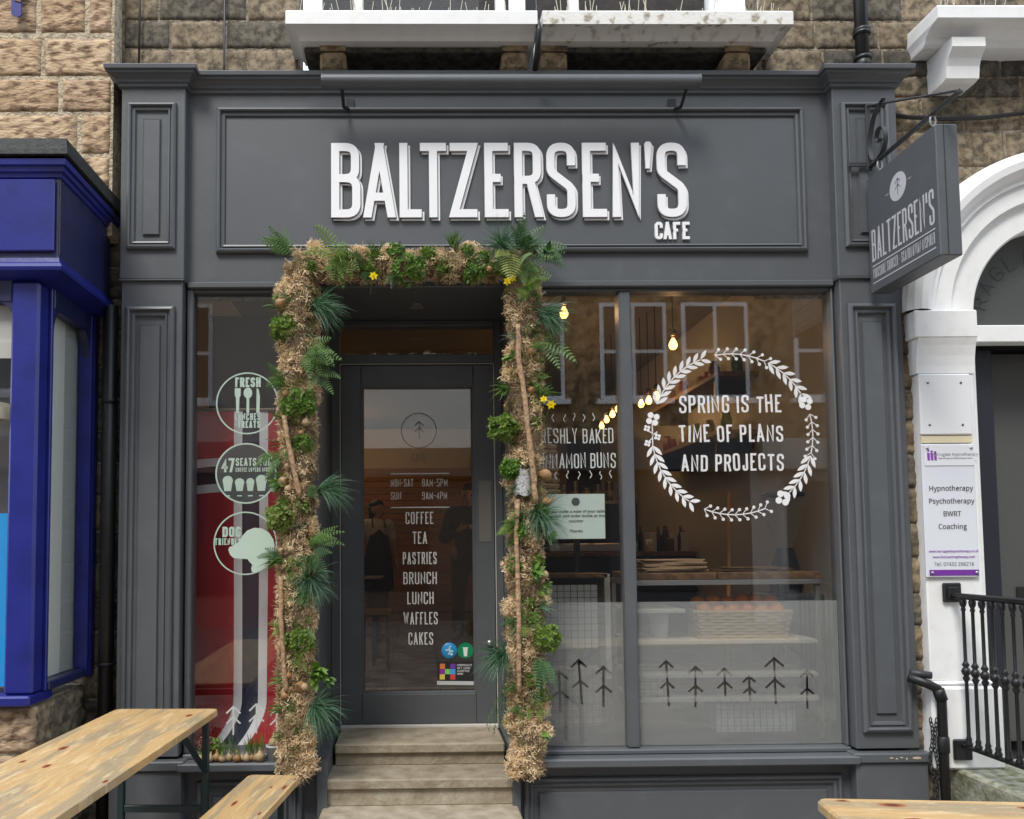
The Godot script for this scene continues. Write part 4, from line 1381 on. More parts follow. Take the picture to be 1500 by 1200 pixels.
# ------------------------------------------------------------------ inside the cafe
func build_interior() -> void:
	var wood := mat(lin(.24, .13, .055), .6, noise_tex(0.03, 51, 256, 4, FastNoiseLite.TYPE_SIMPLEX, ramp([[0.0, grey(.55)], [1.0, grey(1.0)]])), 2.0)
	var dark := mat(lin(.02, .02, .022), .4)
	var pale := mat(lin(.5, .48, .42), .7)
	var kraft := mat(lin(.42, .29, .17), .8)
	M.wood_in = wood
	# display table in the window: timber top on a metal frame with shelves
	var t := thing("display_table", "window display table with timber top, metal edge and pale slatted shelves", "display table", Vector3(1.62, .55, -.42))
	for k in 2:
		wpart("top_board", bx(Vector3(1.12 + k * .46, 1.372, -.66), Vector3(1.575 + k * .55, 1.41, -.22), .004), wood, t)
	wpart("edge_rail", bx(Vector3(1.11, 1.345, -.67), Vector3(2.12, 1.3715, -.21), .002), M.galv, t)
	for y in [1.20, 1.035, .86, .735]:
		for k in 3:
			wpart("shelf_board", bx(Vector3(1.12, y, -.62 + k * .14), Vector3(1.40 if y > 1.1 else 2.11, y + .02, -.5 + k * .14), .002), pale, t)
	for x in [1.115, 2.095]:
		for z in [-.66, -.24]:
			wpart("leg", bx(Vector3(x, .542, z), Vector3(x + .022, 1.3445, z + .022)), M.galv, t)
	# paper bags
	for k in 9:
		var o := part(numbered("paper_bag"), bx(Vector3(-.17, 0, -.1), Vector3(.17, .007, .1), .001), kraft, self, Vector3(1.36 + rng.randf_range(-.02, .02), 1.411 + k * .0078, -.38 + rng.randf_range(-.015, .015)))
		o.rotation.y = rng.randf_range(-.12, .12)
		tag(o, "flat brown kraft paper bag in the pile on the display table top", "paper bag", "paper bags piled on the display table")
	for k in 4:
		var o := part(numbered("brown_folder"), bx(Vector3(-.17, 0, -.09), Vector3(.17, .005, .09), .001), wood, self, Vector3(1.82 + rng.randf_range(-.04, .04), 1.411 + k * .0058, -.4))
		o.rotation.y = rng.randf_range(-.2, .2)
		tag(o, "thin brown card folder lying beside the paper bags", "folder", "card folders on the display table")
	# basket of oranges
	var b := thing("wicker_basket", "long woven wicker basket filled with oranges behind the frosted glass", "basket", Vector3(1.73, 1.056, -.36))
	var wick := mat(lin(.50, .36, .20), .8)
	for r in 10:
		var st := S()
		var y := r * .016
		var gx := .235 + r * .003
		var gz := .09 + r * .002
		for k in 34:
			var a := TAU * k / 34.0
			var c := TAU * (k + 1) / 34.0
			var w := .004 * (1 if (k + r) % 2 else -1)
			var p0 := Vector3(clampf(cos(a) * 1.3, -1, 1) * (gx + w), y, clampf(sin(a) * 1.3, -1, 1) * (gz + w))
			var p1 := Vector3(clampf(cos(c) * 1.3, -1, 1) * (gx - w), y, clampf(sin(c) * 1.3, -1, 1) * (gz - w))
			tube(st, [p0, p1], .009, 5, false)
		part("woven_band", st, wick, b)
	part("basket_floor", bx(Vector3(-.22, -.0, -.08), Vector3(.22, .01, .08)), wick, b)
	var om := SphereMesh.new()
	om.radius = .043
	om.height = .086
	om.radial_segments = 20
	om.rings = 12
	var orange := mat(lin(.92, .30, .03), .45, null, 1.0, M.grain, .1)
	for k in 12:
		var o := part(numbered("orange"), om, orange, self, Vector3(1.53 + (k % 6) * .079, 1.205 + (.03 if k >= 6 else .0) + rng.randf_range(-.008, .008), -.325 - (k / 6) * .07))
		tag(o, "round ripe orange heaped in the wicker basket", "orange", "oranges in the wicker basket")
	# tubs and boxes on the shelves
	var tub := thing("white_tub", "small white lidded tub on the shelf beside the orange basket", "tub", Vector3(1.30, 1.056, -.36))
	var st2 := SM()
	lathe(st2, [Vector2(0, 0), Vector2(.045, 0), Vector2(.052, .12), Vector2(.05, .125)], 20)
	part("tub", st2, mat(lin(.72, .74, .8), .4), tub)
	st2 = SM()
	lathe(st2, [Vector2(.055, .12), Vector2(.055, .135), Vector2(.0, .138)], 20)
	part("lid", st2, mat(lin(.8, .8, .82), .4), tub)
	for c in [[1.22, .757, .18, .10, lin(.55, .5, .36), "cream box in a wire crate on the lowest shelf"], [1.78, .56, .42, .15, lin(.66, .72, .7), "pale white box in a wire crate under the shelves"]]:
		var crate := thing("wire_crate", c[5], "crate", Vector3(c[0], c[1], -.36))
		part("box", bx(Vector3(-c[2] / 2, .006, -.1), Vector3(c[2] / 2, c[3], .085)), mat(c[4], .8), crate)
		wire_grid(crate, c[2] + .03, c[3] + .02, .1)
	var rack := thing("wire_rack", "black wire grid rack holding white papers behind the narrow pane", "rack", Vector3(.81, .545, -.3))
	part("papers", bx(Vector3(-.15, .46, -.12), Vector3(.15, .80, -.02), .003), mat(lin(.68, .70, .62), .8), rack)
	part("papers", bx(Vector3(-.1, .05, -.12), Vector3(.16, .36, -.02), .003), mat(lin(.45, .42, .32), .8), rack)
	wire_grid(rack, .36, .84, .01)
	part("side_panel", bx(Vector3(.185, .3, -.2), Vector3(.215, .86, .0)), pale, rack)
	part("shelf", bx(Vector3(-.3, .84, -.3), Vector3(.2, .86, .0)), wood, rack)
	# stack of waffle tiers in the narrow pane
	var tiers := thing("cake_stand_stack", "tall stack of beige wicker trays behind the freshly baked lettering", "tray stack", Vector3(.70, 1.78, -.55))
	part("shelf", bx(Vector3(-.12, -.02, -.12), Vector3(.25, .0, .12)), wood, tiers)
	part("post", bx(Vector3(-.1, -1.236, -.1), Vector3(-.07, -.0205, -.07)), dark, tiers)
	part("post", bx(Vector3(.2, -1.236, -.1), Vector3(.23, -.0205, -.07)), dark, tiers)
	for k in 11:
		var st := SM()
		lathe(st, [Vector2(0, 0), Vector2(.1 - k * .002, .002), Vector2(.115 - k * .002, .018), Vector2(.112 - k * .002, .03), Vector2(0, .031)], 24, Vector3(0, k * .032, 0))
		part("tray", st, wick, tiers)
	# grinder by the window, poles and counter with machines
	var g := thing("coffee_grinder", "coffee grinder with clear funnel hopper on a dark stand by the wall", "coffee grinder", Vector3(2.2, .545, -.8))
	part("stand", bx(Vector3(-.14, 0, -.2), Vector3(.16, .72, .15), .01), dark, g)
	st2 = SM()
	lathe(st2, [Vector2(.0, .72), Vector2(.09, .72), Vector2(.1, .8), Vector2(.06, .95), Vector2(.05, .99)], 24)
	part("body", st2, dark, g)
	st2 = SM()
	lathe(st2, [Vector2(.045, .99), Vector2(.06, 1.04), Vector2(.115, 1.2), Vector2(.118, 1.3)], 24)
	part("hopper", st2, glass_mat(.25, Color(.45, .47, .46)), g)
	st2 = SM()
	lathe(st2, [Vector2(.122, 1.3), Vector2(.122, 1.32), Vector2(0, 1.325)], 24)
	part("lid", st2, dark, g)
	var pole := thing("broom", "wooden broom handle leaning behind the display table", "broom", Vector3(1.95, .545, -1.0))
	st2 = SM()
	tube(st2, [Vector3(-.05, .08, 0), Vector3(.1, 1.35, -.25)], .014, 10)
	part("handle", st2, mat(lin(.45, .22, .07), .5), pole)
	part("brush", bx(Vector3(-.18, 0, -.04), Vector3(.08, .1, .04), .01), dark, pole)
	var counter := thing("serving_counter", "dark serving counter along the back of the cafe behind the window table", "counter", Vector3(1.6, .545, -3.4))
	part("front", bx(Vector3(-.7, 0, -.3), Vector3(.84, .92, .3)), dark, counter)
	part("worktop", bx(Vector3(-.74, .9205, -.33), Vector3(.84, .96, .33), .004), wood, counter)
	var em := thing("espresso_machine", "dark espresso machine with steel groups on the serving counter", "espresso machine", Vector3(1.55, 1.505, -3.4))
	part("body", bx(Vector3(-.42, .08, -.22), Vector3(.42, .46, .2), .03), dark, em)
	part("base", bx(Vector3(-.4, 0, -.2), Vector3(.4, .078, .24), .01), M.steel, em)
	for k in 3:
		st2 = SM()
		tube(st2, [Vector3(-.26 + k * .26, .16, .22), Vector3(-.26 + k * .26, .28, .22)], .035, 14)
		part("group_head", st2, M.steel, em)
	for k in 7:
		var cup := thing("cup_tower", "short stack of dark takeaway cups on the espresso machine", "cups", Vector3(1.22 + k * .11, 1.966, -3.45), 0, "cup stacks on the espresso machine")
		for j in 2 + (k * 7) % 3:
			var st := SM()
			lathe(st, [Vector2(.0, 0), Vector2(.03, 0), Vector2(.042, .1), Vector2(.038, .1)], 12, Vector3(0, j * .03, 0))
			part("cup", st, mat(lin(.12, .1, .08), .6) if j == 0 else dark, cup)
	# bottles, cans and boxes crowding the counter
	var kinds := [["sauce_bottle", "bottle"], ["milk_carton", "carton"], ["tea_caddy", "tin"], ["paper_cup", "cup"]]
	for k in 30:
		var q := k % 4
		var at := Vector3(1.0 + (k % 10) * .15 + rng.randf_range(-.03, .03), 1.5055, -3.16 + (k / 10) * .05)
		if k >= 10:
			at = Vector3(.96 + (k % 10) * .028 + rng.randf_range(-.01, .01) + (k / 20) * 1.12, 1.5055, -3.4 - (k % 3) * .07)
		if absf(at.x - 1.55) < .44 and at.z < -3.12:
			at.x = 1.04 + rng.randf() * .04 if at.x < 1.55 else 2.06 + rng.randf() * .3
		var o := thing(kinds[q][0], ["slim dark sauce bottle crowding the serving counter", "pale square carton crowding the serving counter", "squat coloured tin crowding the serving counter", "white paper cup standing on the serving counter"][q], kinds[q][1], at, 0, "small things on the serving counter")
		var st := SM()
		if q == 0:
			lathe(st, [Vector2(0, 0), Vector2(.03, 0), Vector2(.03, .13), Vector2(.012, .18), Vector2(.012, .23), Vector2(0, .231)], 12)
			part("bottle", st, mat(lin(.05, .03, .015), .15), o)
		elif q == 1:
			part("carton", bx(Vector3(-.035, 0, -.035), Vector3(.035, .17, .035), .004), mat(lin(.45, .45, .42), .6), o)
			part("cap", bx(Vector3(-.01, .1705, -.01), Vector3(.01, .185, .01)), mat(lin(.4, .02, .02), .5), o)
		elif q == 2:
			lathe(st, [Vector2(0, 0), Vector2(.04, 0), Vector2(.04, .1), Vector2(.042, .102), Vector2(.042, .12), Vector2(0, .121)], 14)
			part("tin", st, mat(lin(rng.randf_range(.05, .4), rng.randf_range(.04, .25), rng.randf_range(.03, .2)), .4), o)
		else:
			lathe(st, [Vector2(0, 0), Vector2(.028, 0), Vector2(.04, .11), Vector2(.037, .11), Vector2(.027, .01)], 14)
			part("cup", st, mat(lin(.6, .58, .54), .6), o)
	# wall shelves, picture and timber wall
	for k in 2:
		var s := thing("wall_shelf", ["upper timber wall shelf with jars on the pale wall", "lower timber wall shelf with jars on the pale wall"][k], "shelf", Vector3(2.30, 2.35 + .42 * (1 - k), -2.6), 0, "wall shelves")
		part("board", bx(Vector3(-.15, 0, -.9), Vector3(.158, .035, .9), .003), wood, s)
		for j in 2:
			part("bracket", bx(Vector3(-.1, -.12, -.7 + j * 1.4), Vector3(.158, -.002, -.67 + j * 1.4)), dark, s)
		for j in 9:
			var jar := thing("storage_jar", "small dark storage jar standing on a timber wall shelf", "jar", s.position + Vector3(rng.randf_range(-.06, .08), .035, -.78 + j * .19), 0, "jars on the wall shelves")
			var st := SM()
			lathe(st, [Vector2(0, 0), Vector2(.04, 0), Vector2(.042, .1), Vector2(.03, .13), Vector2(.03, .15), Vector2(0, .152)], 14)
			part("jar", st, mat(lin(rng.randf_range(.03, .3), rng.randf_range(.03, .2), .05), .3), jar)
	var pic := thing("chalkboard", "dark framed menu chalkboard on the ochre back wall", "chalkboard", Vector3(1.95, 1.95, -5.5))
	part("hanger", bx(Vector3(-.02, 1.1, -.02), Vector3(.02, 1.554, .02)), dark, pic)
	part("board", bx(Vector3(-.2, .0, -.02), Vector3(.2, 1.1, .02), .004), mat(lin(.015, .015, .016), .7), pic)
	part("frame", bx(Vector3(-.22, -.02, -.03), Vector3(.22, -.0005, .03)), wood, pic)
	var pw := thing("plank_wall", "orange brown horizontal plank cladding at the far end of the cafe", "cladding", Vector3(-.2, .545, -9.15))
	for k in 22:
		part("plank", bx(Vector3(-1.2, k * .105, -.04), Vector3(1.5, k * .105 + .1, rng.randf_range(-.005, .01)), .004), mat(lin(.33 * rng.randf_range(.75, 1.1), .155, .05), .6), pw)
	# chair just inside the door
	var ch := thing("bar_stool", "low wooden topped stool with dark legs just inside the door", "stool", Vector3(-.36, .542, -2.7))
	part("seat", bx(Vector3(-.13, .47, -.13), Vector3(.13, .51, .13), .01), mat(lin(.34, .22, .1), .6), ch)
	for x in [-.11, .09]:
		for z in [-.11, .09]:
			part("leg", bx(Vector3(x, 0, z), Vector3(x + .022, .469, z + .022)), dark, ch)
	part("stretcher", bx(Vector3(-.087, .3, .095), Vector3(.089, .315, .107)), dark, ch)
	var tb := thing("dark_table", "dark side table standing behind the stool", "table", Vector3(-.75, .542, -3.4))
	part("top", bx(Vector3(-.4, .72, -.4), Vector3(.42, .75, .4), .005), dark, tb)
	for x in [-.36, .34]:
		for z in [-.36, .32]:
			part("leg", bx(Vector3(x, 0, z), Vector3(x + .04, .719, z + .04)), dark, tb)
	# lit bulbs; the last two are added out of view for the back wall
	var glow := StandardMaterial3D.new()
	glow.albedo_color = Color(1, .8, .5)
	glow.emission_enabled = true
	glow.emission = Color(1.0, .72, .36)
	glow.emission_energy_multiplier = 4.0
	var spots := [[Vector3(.912, 3.0, -.9), .03, .72], [Vector3(1.588, 2.80, -.9), .03, .72], [Vector3(1.84, 2.76, -4.02), .015, .7], [Vector3(1.80, 2.76, -3.63), .015, .7], [Vector3(1.78, 2.76, -3.31), .015, .7], [Vector3(1.76, 2.76, -3.02), .015, .7], [Vector3(1.90, 2.76, -2.78), .015, .7], [Vector3(1.92, 2.76, -2.62), .015, .7], [Vector3(1.93, 2.76, -2.44), .015, .7], [Vector3(-1.2, 3.1, -7.6), .11, 1.0], [Vector3(-1.2, 3.1, -5.6), .05, 1.0]]
	for k in spots.size():
		var s: Array = spots[k]
		var near: bool = k < 2
		var lab := "glowing filament bulb hanging behind the garland column" if k == 0 else "glowing filament bulb hanging above the spring wreath" if k == 1 else "glowing filament bulb in the row strung along the cafe ceiling" if k < 9 else "added filament bulb out of view that lights the far end of the cafe"
		var lamp := thing("pendant_bulb", lab, "bulb", s[0], 0, "" if near else "bulbs strung along the cafe ceiling" if k < 9 else "added bulbs at the far end of the cafe")
		var st := SM()
		lathe(st, [Vector2(0, -.045), Vector2(.02, -.04), Vector2(.034, -.02), Vector2(.036, 0), Vector2(.028, .025), Vector2(.016, .045), Vector2(.014, .055)], 16)
		part("glowing_bulb", st, glow, lamp).scale = Vector3.ONE * s[2]
		st = SM()
		tube(st, [Vector3(0, .055, 0), Vector3(0, .1, 0)], .018, 12)
		part("socket", st, dark, lamp)
		st = SM()
		tube(st, [Vector3(0, .1, 0), Vector3(0, 3.498 - s[0].y, 0)], .004, 6, false)
		part("flex", st, dark, lamp)
		var l := OmniLight3D.new()
		l.name = "bulb_light"
		l.light_color = Color(1.0, .80, .56)
		l.light_energy = s[1]
		l.light_size = .03
		l.omni_range = 12.0
		l.omni_attenuation = 2.0
		l.shadow_enabled = true
		lamp.add_child(l)
	# flag in the left-hand window
	build_flag()

func wire_grid(parent: Node3D, w: float, h: float, z: float) -> void:
	var wire := mat(lin(.03, .03, .03), .5)
	var n := int(w / .034)
	for k in n + 1:
		var x := -w / 2 + w * k / n
		part("wire", bx(Vector3(x - .0015, 0, z - .0015), Vector3(x + .0015, h, z + .0015)), wire, parent)
	n = int(h / .034)
	for k in n + 1:
		var y := h * k / n
		part("wire", bx(Vector3(-w / 2, y - .0015, z + .0016), Vector3(w / 2, y + .0015, z + .0046)), wire, parent)

func build_flag() -> void:
	var flag := thing("draped_flag", "red flag with white-edged navy cross draped behind the pane with round stickers", "flag", Vector3(-.9, .56, -.3))
	var red := mat(lin(.34, .008, .016), .85)
	var white := mat(lin(.62, .62, .64), .85)
	var navy := mat(lin(.012, .017, .035), .85)
	for m in [red, white, navy]:
		m.rim_enabled = true
		m.rim = .3
	var u := .0455
	var sts := [SM(), SM(), SM()]
	var xs := [-8.0 * u, -2.0 * u, -1.0 * u, 1.0 * u, 2.0 * u, 8.0 * u]
	var top := 1.735
	var bands := [top, 1.475, 1.43, 1.335, 1.29, 0.06, -.01]
	var f := func(x: float, y: float) -> Vector3:
		var fold := sin(x * 26 + y * 1.3) * .012 + sin(x * 11 - y * 2.0) * .012
		fold *= clampf((1.9 - y) * .9, .15, 1.0)
		var sag := .02 * cos(x * 5.5) * clampf(1 - absf(y - 1.38) / .4, 0, 1)
		var drape := 0.0
		var low := 0.0
		if y < .2:
			drape = pow((.2 - y) / .2, 2) * .1
			low = pow((.2 - y) / .2, 2) * .05
		return Vector3(x - low * 1.5, y + sag, fold + drape)
	for i in 5:
		for j in 6:
			var kind := 0
			var cx: int = [0, 1, 2, 1, 0][i]
			var cy: int = [0, 1, 2, 1, 0, 0][j]
			kind = maxi(cx, cy)
			if (cx == 2) or (cy == 2):
				kind = 2
			var nx := maxi(2, int((xs[i + 1] - xs[i]) / .02))
			var ny := maxi(2, int((bands[j] - bands[j + 1]) / .03))
			for a in nx:
				for b in ny:
					var x0 := lerpf(xs[i], xs[i + 1], float(a) / nx)
					var x1 := lerpf(xs[i], xs[i + 1], float(a + 1) / nx)
					var y0 := lerpf(bands[j], bands[j + 1], float(b) / ny)
					var y1 := lerpf(bands[j], bands[j + 1], float(b + 1) / ny)
					quad(sts[kind], f.call(x0, y1), f.call(x1, y1), f.call(x1, y0), f.call(x0, y0))
	part("red_field", sts[0], red, flag)
	part("white_border", sts[1], white, flag)
	part("navy_cross", sts[2], navy, flag)
	var st := SM()
	tube(st, [Vector3(-.4, top + .01, 0), Vector3(.4, top + .01, 0)], .008, 8)
	part("pole", st, mat(lin(.2, .15, .1), .6), flag)
	# ledge that the cloth spills over
	structure("window_ledge", bx(Vector3(-1.13, .53, -.5), Vector3(-.62, .552, -.1)), M.paint)
	structure("added_backing", bx(Vector3(-1.2, .55, -.62), Vector3(-.55, 2.9, -.58)), mat(lin(.12, .09, .075), .9))  # added dark board standing in for the dim room behind the flag

# ------------------------------------------------------------------ people
func sdf_mesh(st: SurfaceTool, bones: Array, cell: float, k: float) -> void:
	var lo := Vector3(1e9, 1e9, 1e9)
	var hi := -lo
	for b in bones:
		var r: float = maxf(b[2], b[3]) + cell * 2
		for e in 2:
			lo = lo.min(b[e] - Vector3.ONE * r)
			hi = hi.max(b[e] + Vector3.ONE * r)
	var n := Vector3i(((hi - lo) / cell).ceil()) + Vector3i.ONE
	var d := PackedFloat32Array()
	d.resize(n.x * n.y * n.z)
	var m := bones.size()
	var idx := 0
	for z in n.z:
		for y in n.y:
			for x in n.x:
				var p := lo + Vector3(x, y, z) * cell
				var v := 1e3
				for q in m:
					var b: Array = bones[q]
					var a: Vector3 = b[0]
					var ab: Vector3 = b[1] - a
					var t := clampf((p - a).dot(ab) / maxf(ab.length_squared(), 1e-9), 0, 1)
					var s: float = p.distance_to(a + ab * t) - lerpf(b[2], b[3], t)
					var h := maxf(k - absf(v - s), 0.0) / k
					v = minf(v, s) - h * h * k * .25
				d[idx] = v
				idx += 1
	var vert := {}
	var at := func(x: int, y: int, z: int) -> int: return x + n.x * (y + n.y * z)
	var cells := PackedInt32Array()
	for z in n.z - 1:
		for y in n.y - 1:
			for x in n.x - 1:
				var i0 := x + n.x * (y + n.y * z)
				var inside := 0
				for c in 8:
					if d[i0 + (c & 1) + n.x * ((c >> 1) & 1) + n.x * n.y * (c >> 2)] < 0:
						inside += 1
				if inside == 0 or inside == 8:
					continue
				var sum := Vector3.ZERO
				var cnt := 0
				for e in [[0, 1], [2, 3], [4, 5], [6, 7], [0, 2], [1, 3], [4, 6], [5, 7], [0, 4], [1, 5], [2, 6], [3, 7]]:
					var c0: int = e[0]
					var c1: int = e[1]
					var v0 := d[i0 + (c0 & 1) + n.x * ((c0 >> 1) & 1) + n.x * n.y * (c0 >> 2)]
					var v1 := d[i0 + (c1 & 1) + n.x * ((c1 >> 1) & 1) + n.x * n.y * (c1 >> 2)]
					if (v0 < 0) != (v1 < 0):
						var t := v0 / (v0 - v1)
						sum += Vector3(c0 & 1, (c0 >> 1) & 1, c0 >> 2).lerp(Vector3(c1 & 1, (c1 >> 1) & 1, c1 >> 2), t)
						cnt += 1
				vert[i0] = lo + (Vector3(x, y, z) + sum / cnt) * cell
				cells.append(i0)
	var sx := 1
	var sy := n.x
	var sz := n.x * n.y
	for i0 in cells:
		for ax in 3:
			var da: int = [sx, sy, sz][ax]
			var u: int = [sy, sz, sx][ax]
			var w: int = [sz, sx, sy][ax]
			if not (vert.has(i0 - u) and vert.has(i0 - w) and vert.has(i0 - u - w)):
				continue
			var a := d[i0]
			var b := d[i0 + da]
			if (a < 0) == (b < 0):
				continue
			if a < 0:
				quad(st, vert[i0 - u - w], vert[i0 - w], vert[i0], vert[i0 - u])
			else:
				quad(st, vert[i0 - u], vert[i0], vert[i0 - w], vert[i0 - u - w])

func hand_bones(wrist: Vector3, dir: Vector3, across: Vector3, curl: Vector3) -> Array:
	var b := []
	var palm := wrist + dir * .08
	b.append([wrist, wrist + dir * .03, .026, .028])
	for s in [-.026, -.009, .009, .025]:
		b.append([wrist + dir * .02 + across * s * .6, palm + across * s, .016, .013])
		var l: float = .075 - absf(s) * .5
		var p1: Vector3 = palm + across * s + (dir * .8 + curl * .35).normalized() * l * .5
		b.append([palm + across * s, p1, .0105, .0095])
		b.append([p1, p1 + (dir * .6 + curl * .7).normalized() * l * .5, .0095, .008])
	var tb := wrist + dir * .03 - across * .028
	var t1 := tb + (dir * .8 - across * .55).normalized() * .04
	b.append([tb, t1, .014, .011])
	b.append([t1, t1 + (dir * .9 + curl * .3).normalized() * .03, .011, .009])
	return b

func head_bones(c: Vector3, face: Vector3) -> Array:
	# c: middle of the skull; face: direction it looks
	var side := face.cross(Vector3.UP).normalized()
	return [[c + Vector3(0, .03, 0) - face * .025, c + Vector3(0, .025, 0) + face * .02, .088, .08], [c + Vector3(0, -.02, 0) + face * .025, c + Vector3(0, -.085, 0) + face * .045, .066, .04], [c + face * .098 + Vector3(0, .012, 0), c + face * .112 + Vector3(0, -.028, 0), .010, .015], [c + side * .082 + Vector3(0, -.01, 0), c + side * .086 + Vector3(0, -.04, 0), .018, .013], [c - side * .082 + Vector3(0, -.01, 0), c - side * .086 + Vector3(0, -.04, 0), .018, .013], [c + face * .09 + side * .018 + Vector3(0, -.062, 0), c + face * .09 - side * .018 + Vector3(0, -.062, 0), .010, .010]]

func face_parts(body: Node3D, c: Vector3, face: Vector3) -> void:
	var side := face.cross(Vector3.UP).normalized()
	var eye := SphereMesh.new()
	eye.radius = .011
	eye.height = .022
	for s in [-1.0, 1.0]:
		part("eye", eye, mat(lin(.05, .035, .03), .2), body, c + face * .087 + side * .033 * s + Vector3(0, .005, 0))
	part("mouth", bx(Vector3(-.022, -.004, -.004), Vector3(.022, .004, .004), .003), mat(lin(.35, .12, .1), .5), body, c + face * .101 + Vector3(0, -.062, 0)).rotation.y = atan2(face.x, face.z)

func build_people() -> void:
	var skin := mat(lin(.48, .27, .19), .55)
	# in an apron, far inside
	var p := thing("person", "person in white t-shirt and long grey apron standing inside behind the door glass", "person", Vector3(-.56, .542, -7.0))
	p.rotation.y = .25
	var V := func(x: float, y: float, z: float) -> Vector3: return Vector3(x, y, z)
	var face := Vector3(.62, .12, .77).normalized()
	var hc := Vector3(.0, 1.53, .02)
	var bones := [[V.call(0, 1.30, 0), V.call(0, 1.46, .01), .055, .05], [V.call(-.13, 1.33, 0), V.call(.13, 1.33, 0), .065, .065], [V.call(0, 1.28, .0), V.call(0, 1.05, .0), .125, .105], [V.call(-.07, .92, 0), V.call(.07, .92, 0), .12, .12]]
	for s in [-1.0, 1.0]:
		bones += [[V.call(s * .17, 1.33, 0), V.call(s * .235, 1.08, -.02), .05, .042], [V.call(s * .235, 1.08, -.02), V.call(s * .255, .84, .03), .04, .028], [V.call(s * .085, .9, 0), V.call(s * .09, .48, .01), .085, .058], [V.call(s * .09, .48, .01), V.call(s * .09, .08, -.02), .055, .038], [V.call(s * .09, .045, -.04), V.call(s * .1, .035, .14), .042, .034]]
	var st := SM()
	sdf_mesh(st, bones, .022, .04)
	sdf_mesh(st, head_bones(hc, face), .012, .03)
	for s in [-1.0, 1.0]:
		sdf_mesh(st, hand_bones(Vector3(s * .255, .83, .03), Vector3(s * .05, -.97, .15).normalized(), Vector3(0, .1, -s * 1.0).normalized() * 1.0, Vector3(-s, 0, .2).normalized()), .0055, .008)
	var body := part("body", st, skin, p)
	face_parts(body, hc, face)
	st = SM()
	sdf_mesh(st, [[V.call(-.13, 1.33, 0), V.call(.13, 1.33, 0), .078, .078], [V.call(0, 1.28, .0), V.call(0, 1.0, .0), .142, .128], [V.call(-.17, 1.33, 0), V.call(-.222, 1.15, -.015), .066, .062], [V.call(.17, 1.33, 0), V.call(.222, 1.15, -.015), .066, .062]], .02, .04)
	part("tshirt", st, mat(lin(.62, .62, .64), .85), body)
	st = SM()
	var tr := []
	for s in [-1.0, 1.0]:
		tr += [[V.call(s * .085, .92, 0), V.call(s * .09, .48, .01), .105, .072], [V.call(s * .09, .48, .01), V.call(s * .09, .12, -.02), .07, .055]]
	sdf_mesh(st, tr, .022, .03)
	part("trousers", st, mat(lin(.012, .012, .014), .85), body)
	st = S()
	var rows := [[1.30, .09, .135], [1.18, .12, .155], [1.02, .165, .15], [.9, .19, .155], [.7, .2, .16], [.45, .205, .16]]
	for k in rows.size() - 1:
		for i in 8:
			var a: Array = rows[k]
			var b: Array = rows[k + 1]
			var u0 := -1.0 + i * .25
			var u1 := u0 + .25
			quad(st, V.call(u0 * b[1], b[0], b[2] - u0 * u0 * .08), V.call(u1 * b[1], b[0], b[2] - u1 * u1 * .08), V.call(u1 * a[1], a[0], a[2] - u1 * u1 * .08), V.call(u0 * a[1], a[0], a[2] - u0 * u0 * .08))
	for s in [-1.0, 1.0]:
		tube(st, [V.call(s * .085, 1.29, .13), V.call(s * .08, 1.40, .06), V.call(s * .05, 1.41, -.05)], .011, 6)
	part("apron", st, mat(lin(.055, .05, .048), .85), body)
	st = SM()
	sdf_mesh(st, [[hc + Vector3(0, .055, 0) - face * .045, hc + Vector3(0, .065, 0) + face * .01, .09, .078], [hc - face * .07, hc - face * .09 + Vector3(0, -.13, 0), .07, .05], [hc - face * .03 + Vector3(.06, .02, .03), hc - face * .04 + Vector3(.07, -.09, .0), .045, .03]], .014, .03)
	part("hair", st, mat(lin(.02, .013, .01), .6), body)
	# in jeans and a dark jacket, nearer the door
	p = thing("person", "person in dark jacket, navy jeans and brown boots standing behind the door glass", "person", Vector3(.56, .542, -4.9))
	p.rotation.y = -.1
	face = Vector3(-.1, -.05, 1).normalized()
	hc = Vector3(0, 1.58, .03)
	bones = [[V.call(0, 1.36, 0), V.call(0, 1.5, .01), .06, .055], [V.call(-.15, 1.38, 0), V.call(.15, 1.38, 0), .075, .075], [V.call(0, 1.32, 0), V.call(0, 1.02, 0), .145, .13], [V.call(-.08, .93, 0), V.call(.08, .93, 0), .125, .125]]
	var arms := []
	for s in [-1.0, 1.0]:
		arms += [[V.call(s * .2, 1.37, 0), V.call(s * .27, 1.12, .02), .06, .05], [V.call(s * .27, 1.12, .02), V.call(s * .1, 1.2, .24), .046, .032]]
		bones += [[V.call(s * .1, .92, 0), V.call(s * .125, .5, .02), .095, .065], [V.call(s * .125, .5, .02), V.call(s * .135, .09, -.02), .062, .045], [V.call(s * .135, .045, -.04), V.call(s * .16, .035, .16), .045, .036]]
	bones += arms
	st = SM()
	sdf_mesh(st, bones, .022, .04)
	sdf_mesh(st, head_bones(hc, face), .012, .03)
	for s in [-1.0, 1.0]:
		sdf_mesh(st, hand_bones(V.call(s * .1, 1.2, .24), Vector3(-s * .45, .35, .8).normalized(), Vector3(0, 1, -.4).normalized() * -1.0, Vector3(-s, 0, .2).normalized()), .0055, .008)
	body = part("body", st, skin, p)
	face_parts(body, hc, face)
	st = SM()
	var jk := [[V.call(-.15, 1.38, 0), V.call(.15, 1.38, 0), .09, .09], [V.call(0, 1.32, 0), V.call(0, .95, 0), .165, .16], [V.call(-.06, .9, 0), V.call(.06, .9, 0), .135, .135]]
	for s in [-1.0, 1.0]:
		jk += [[V.call(s * .2, 1.37, 0), V.call(s * .27, 1.12, .02), .076, .066], [V.call(s * .27, 1.12, .02), V.call(s * .125, 1.19, .21), .062, .046]]
	sdf_mesh(st, jk, .022, .04)
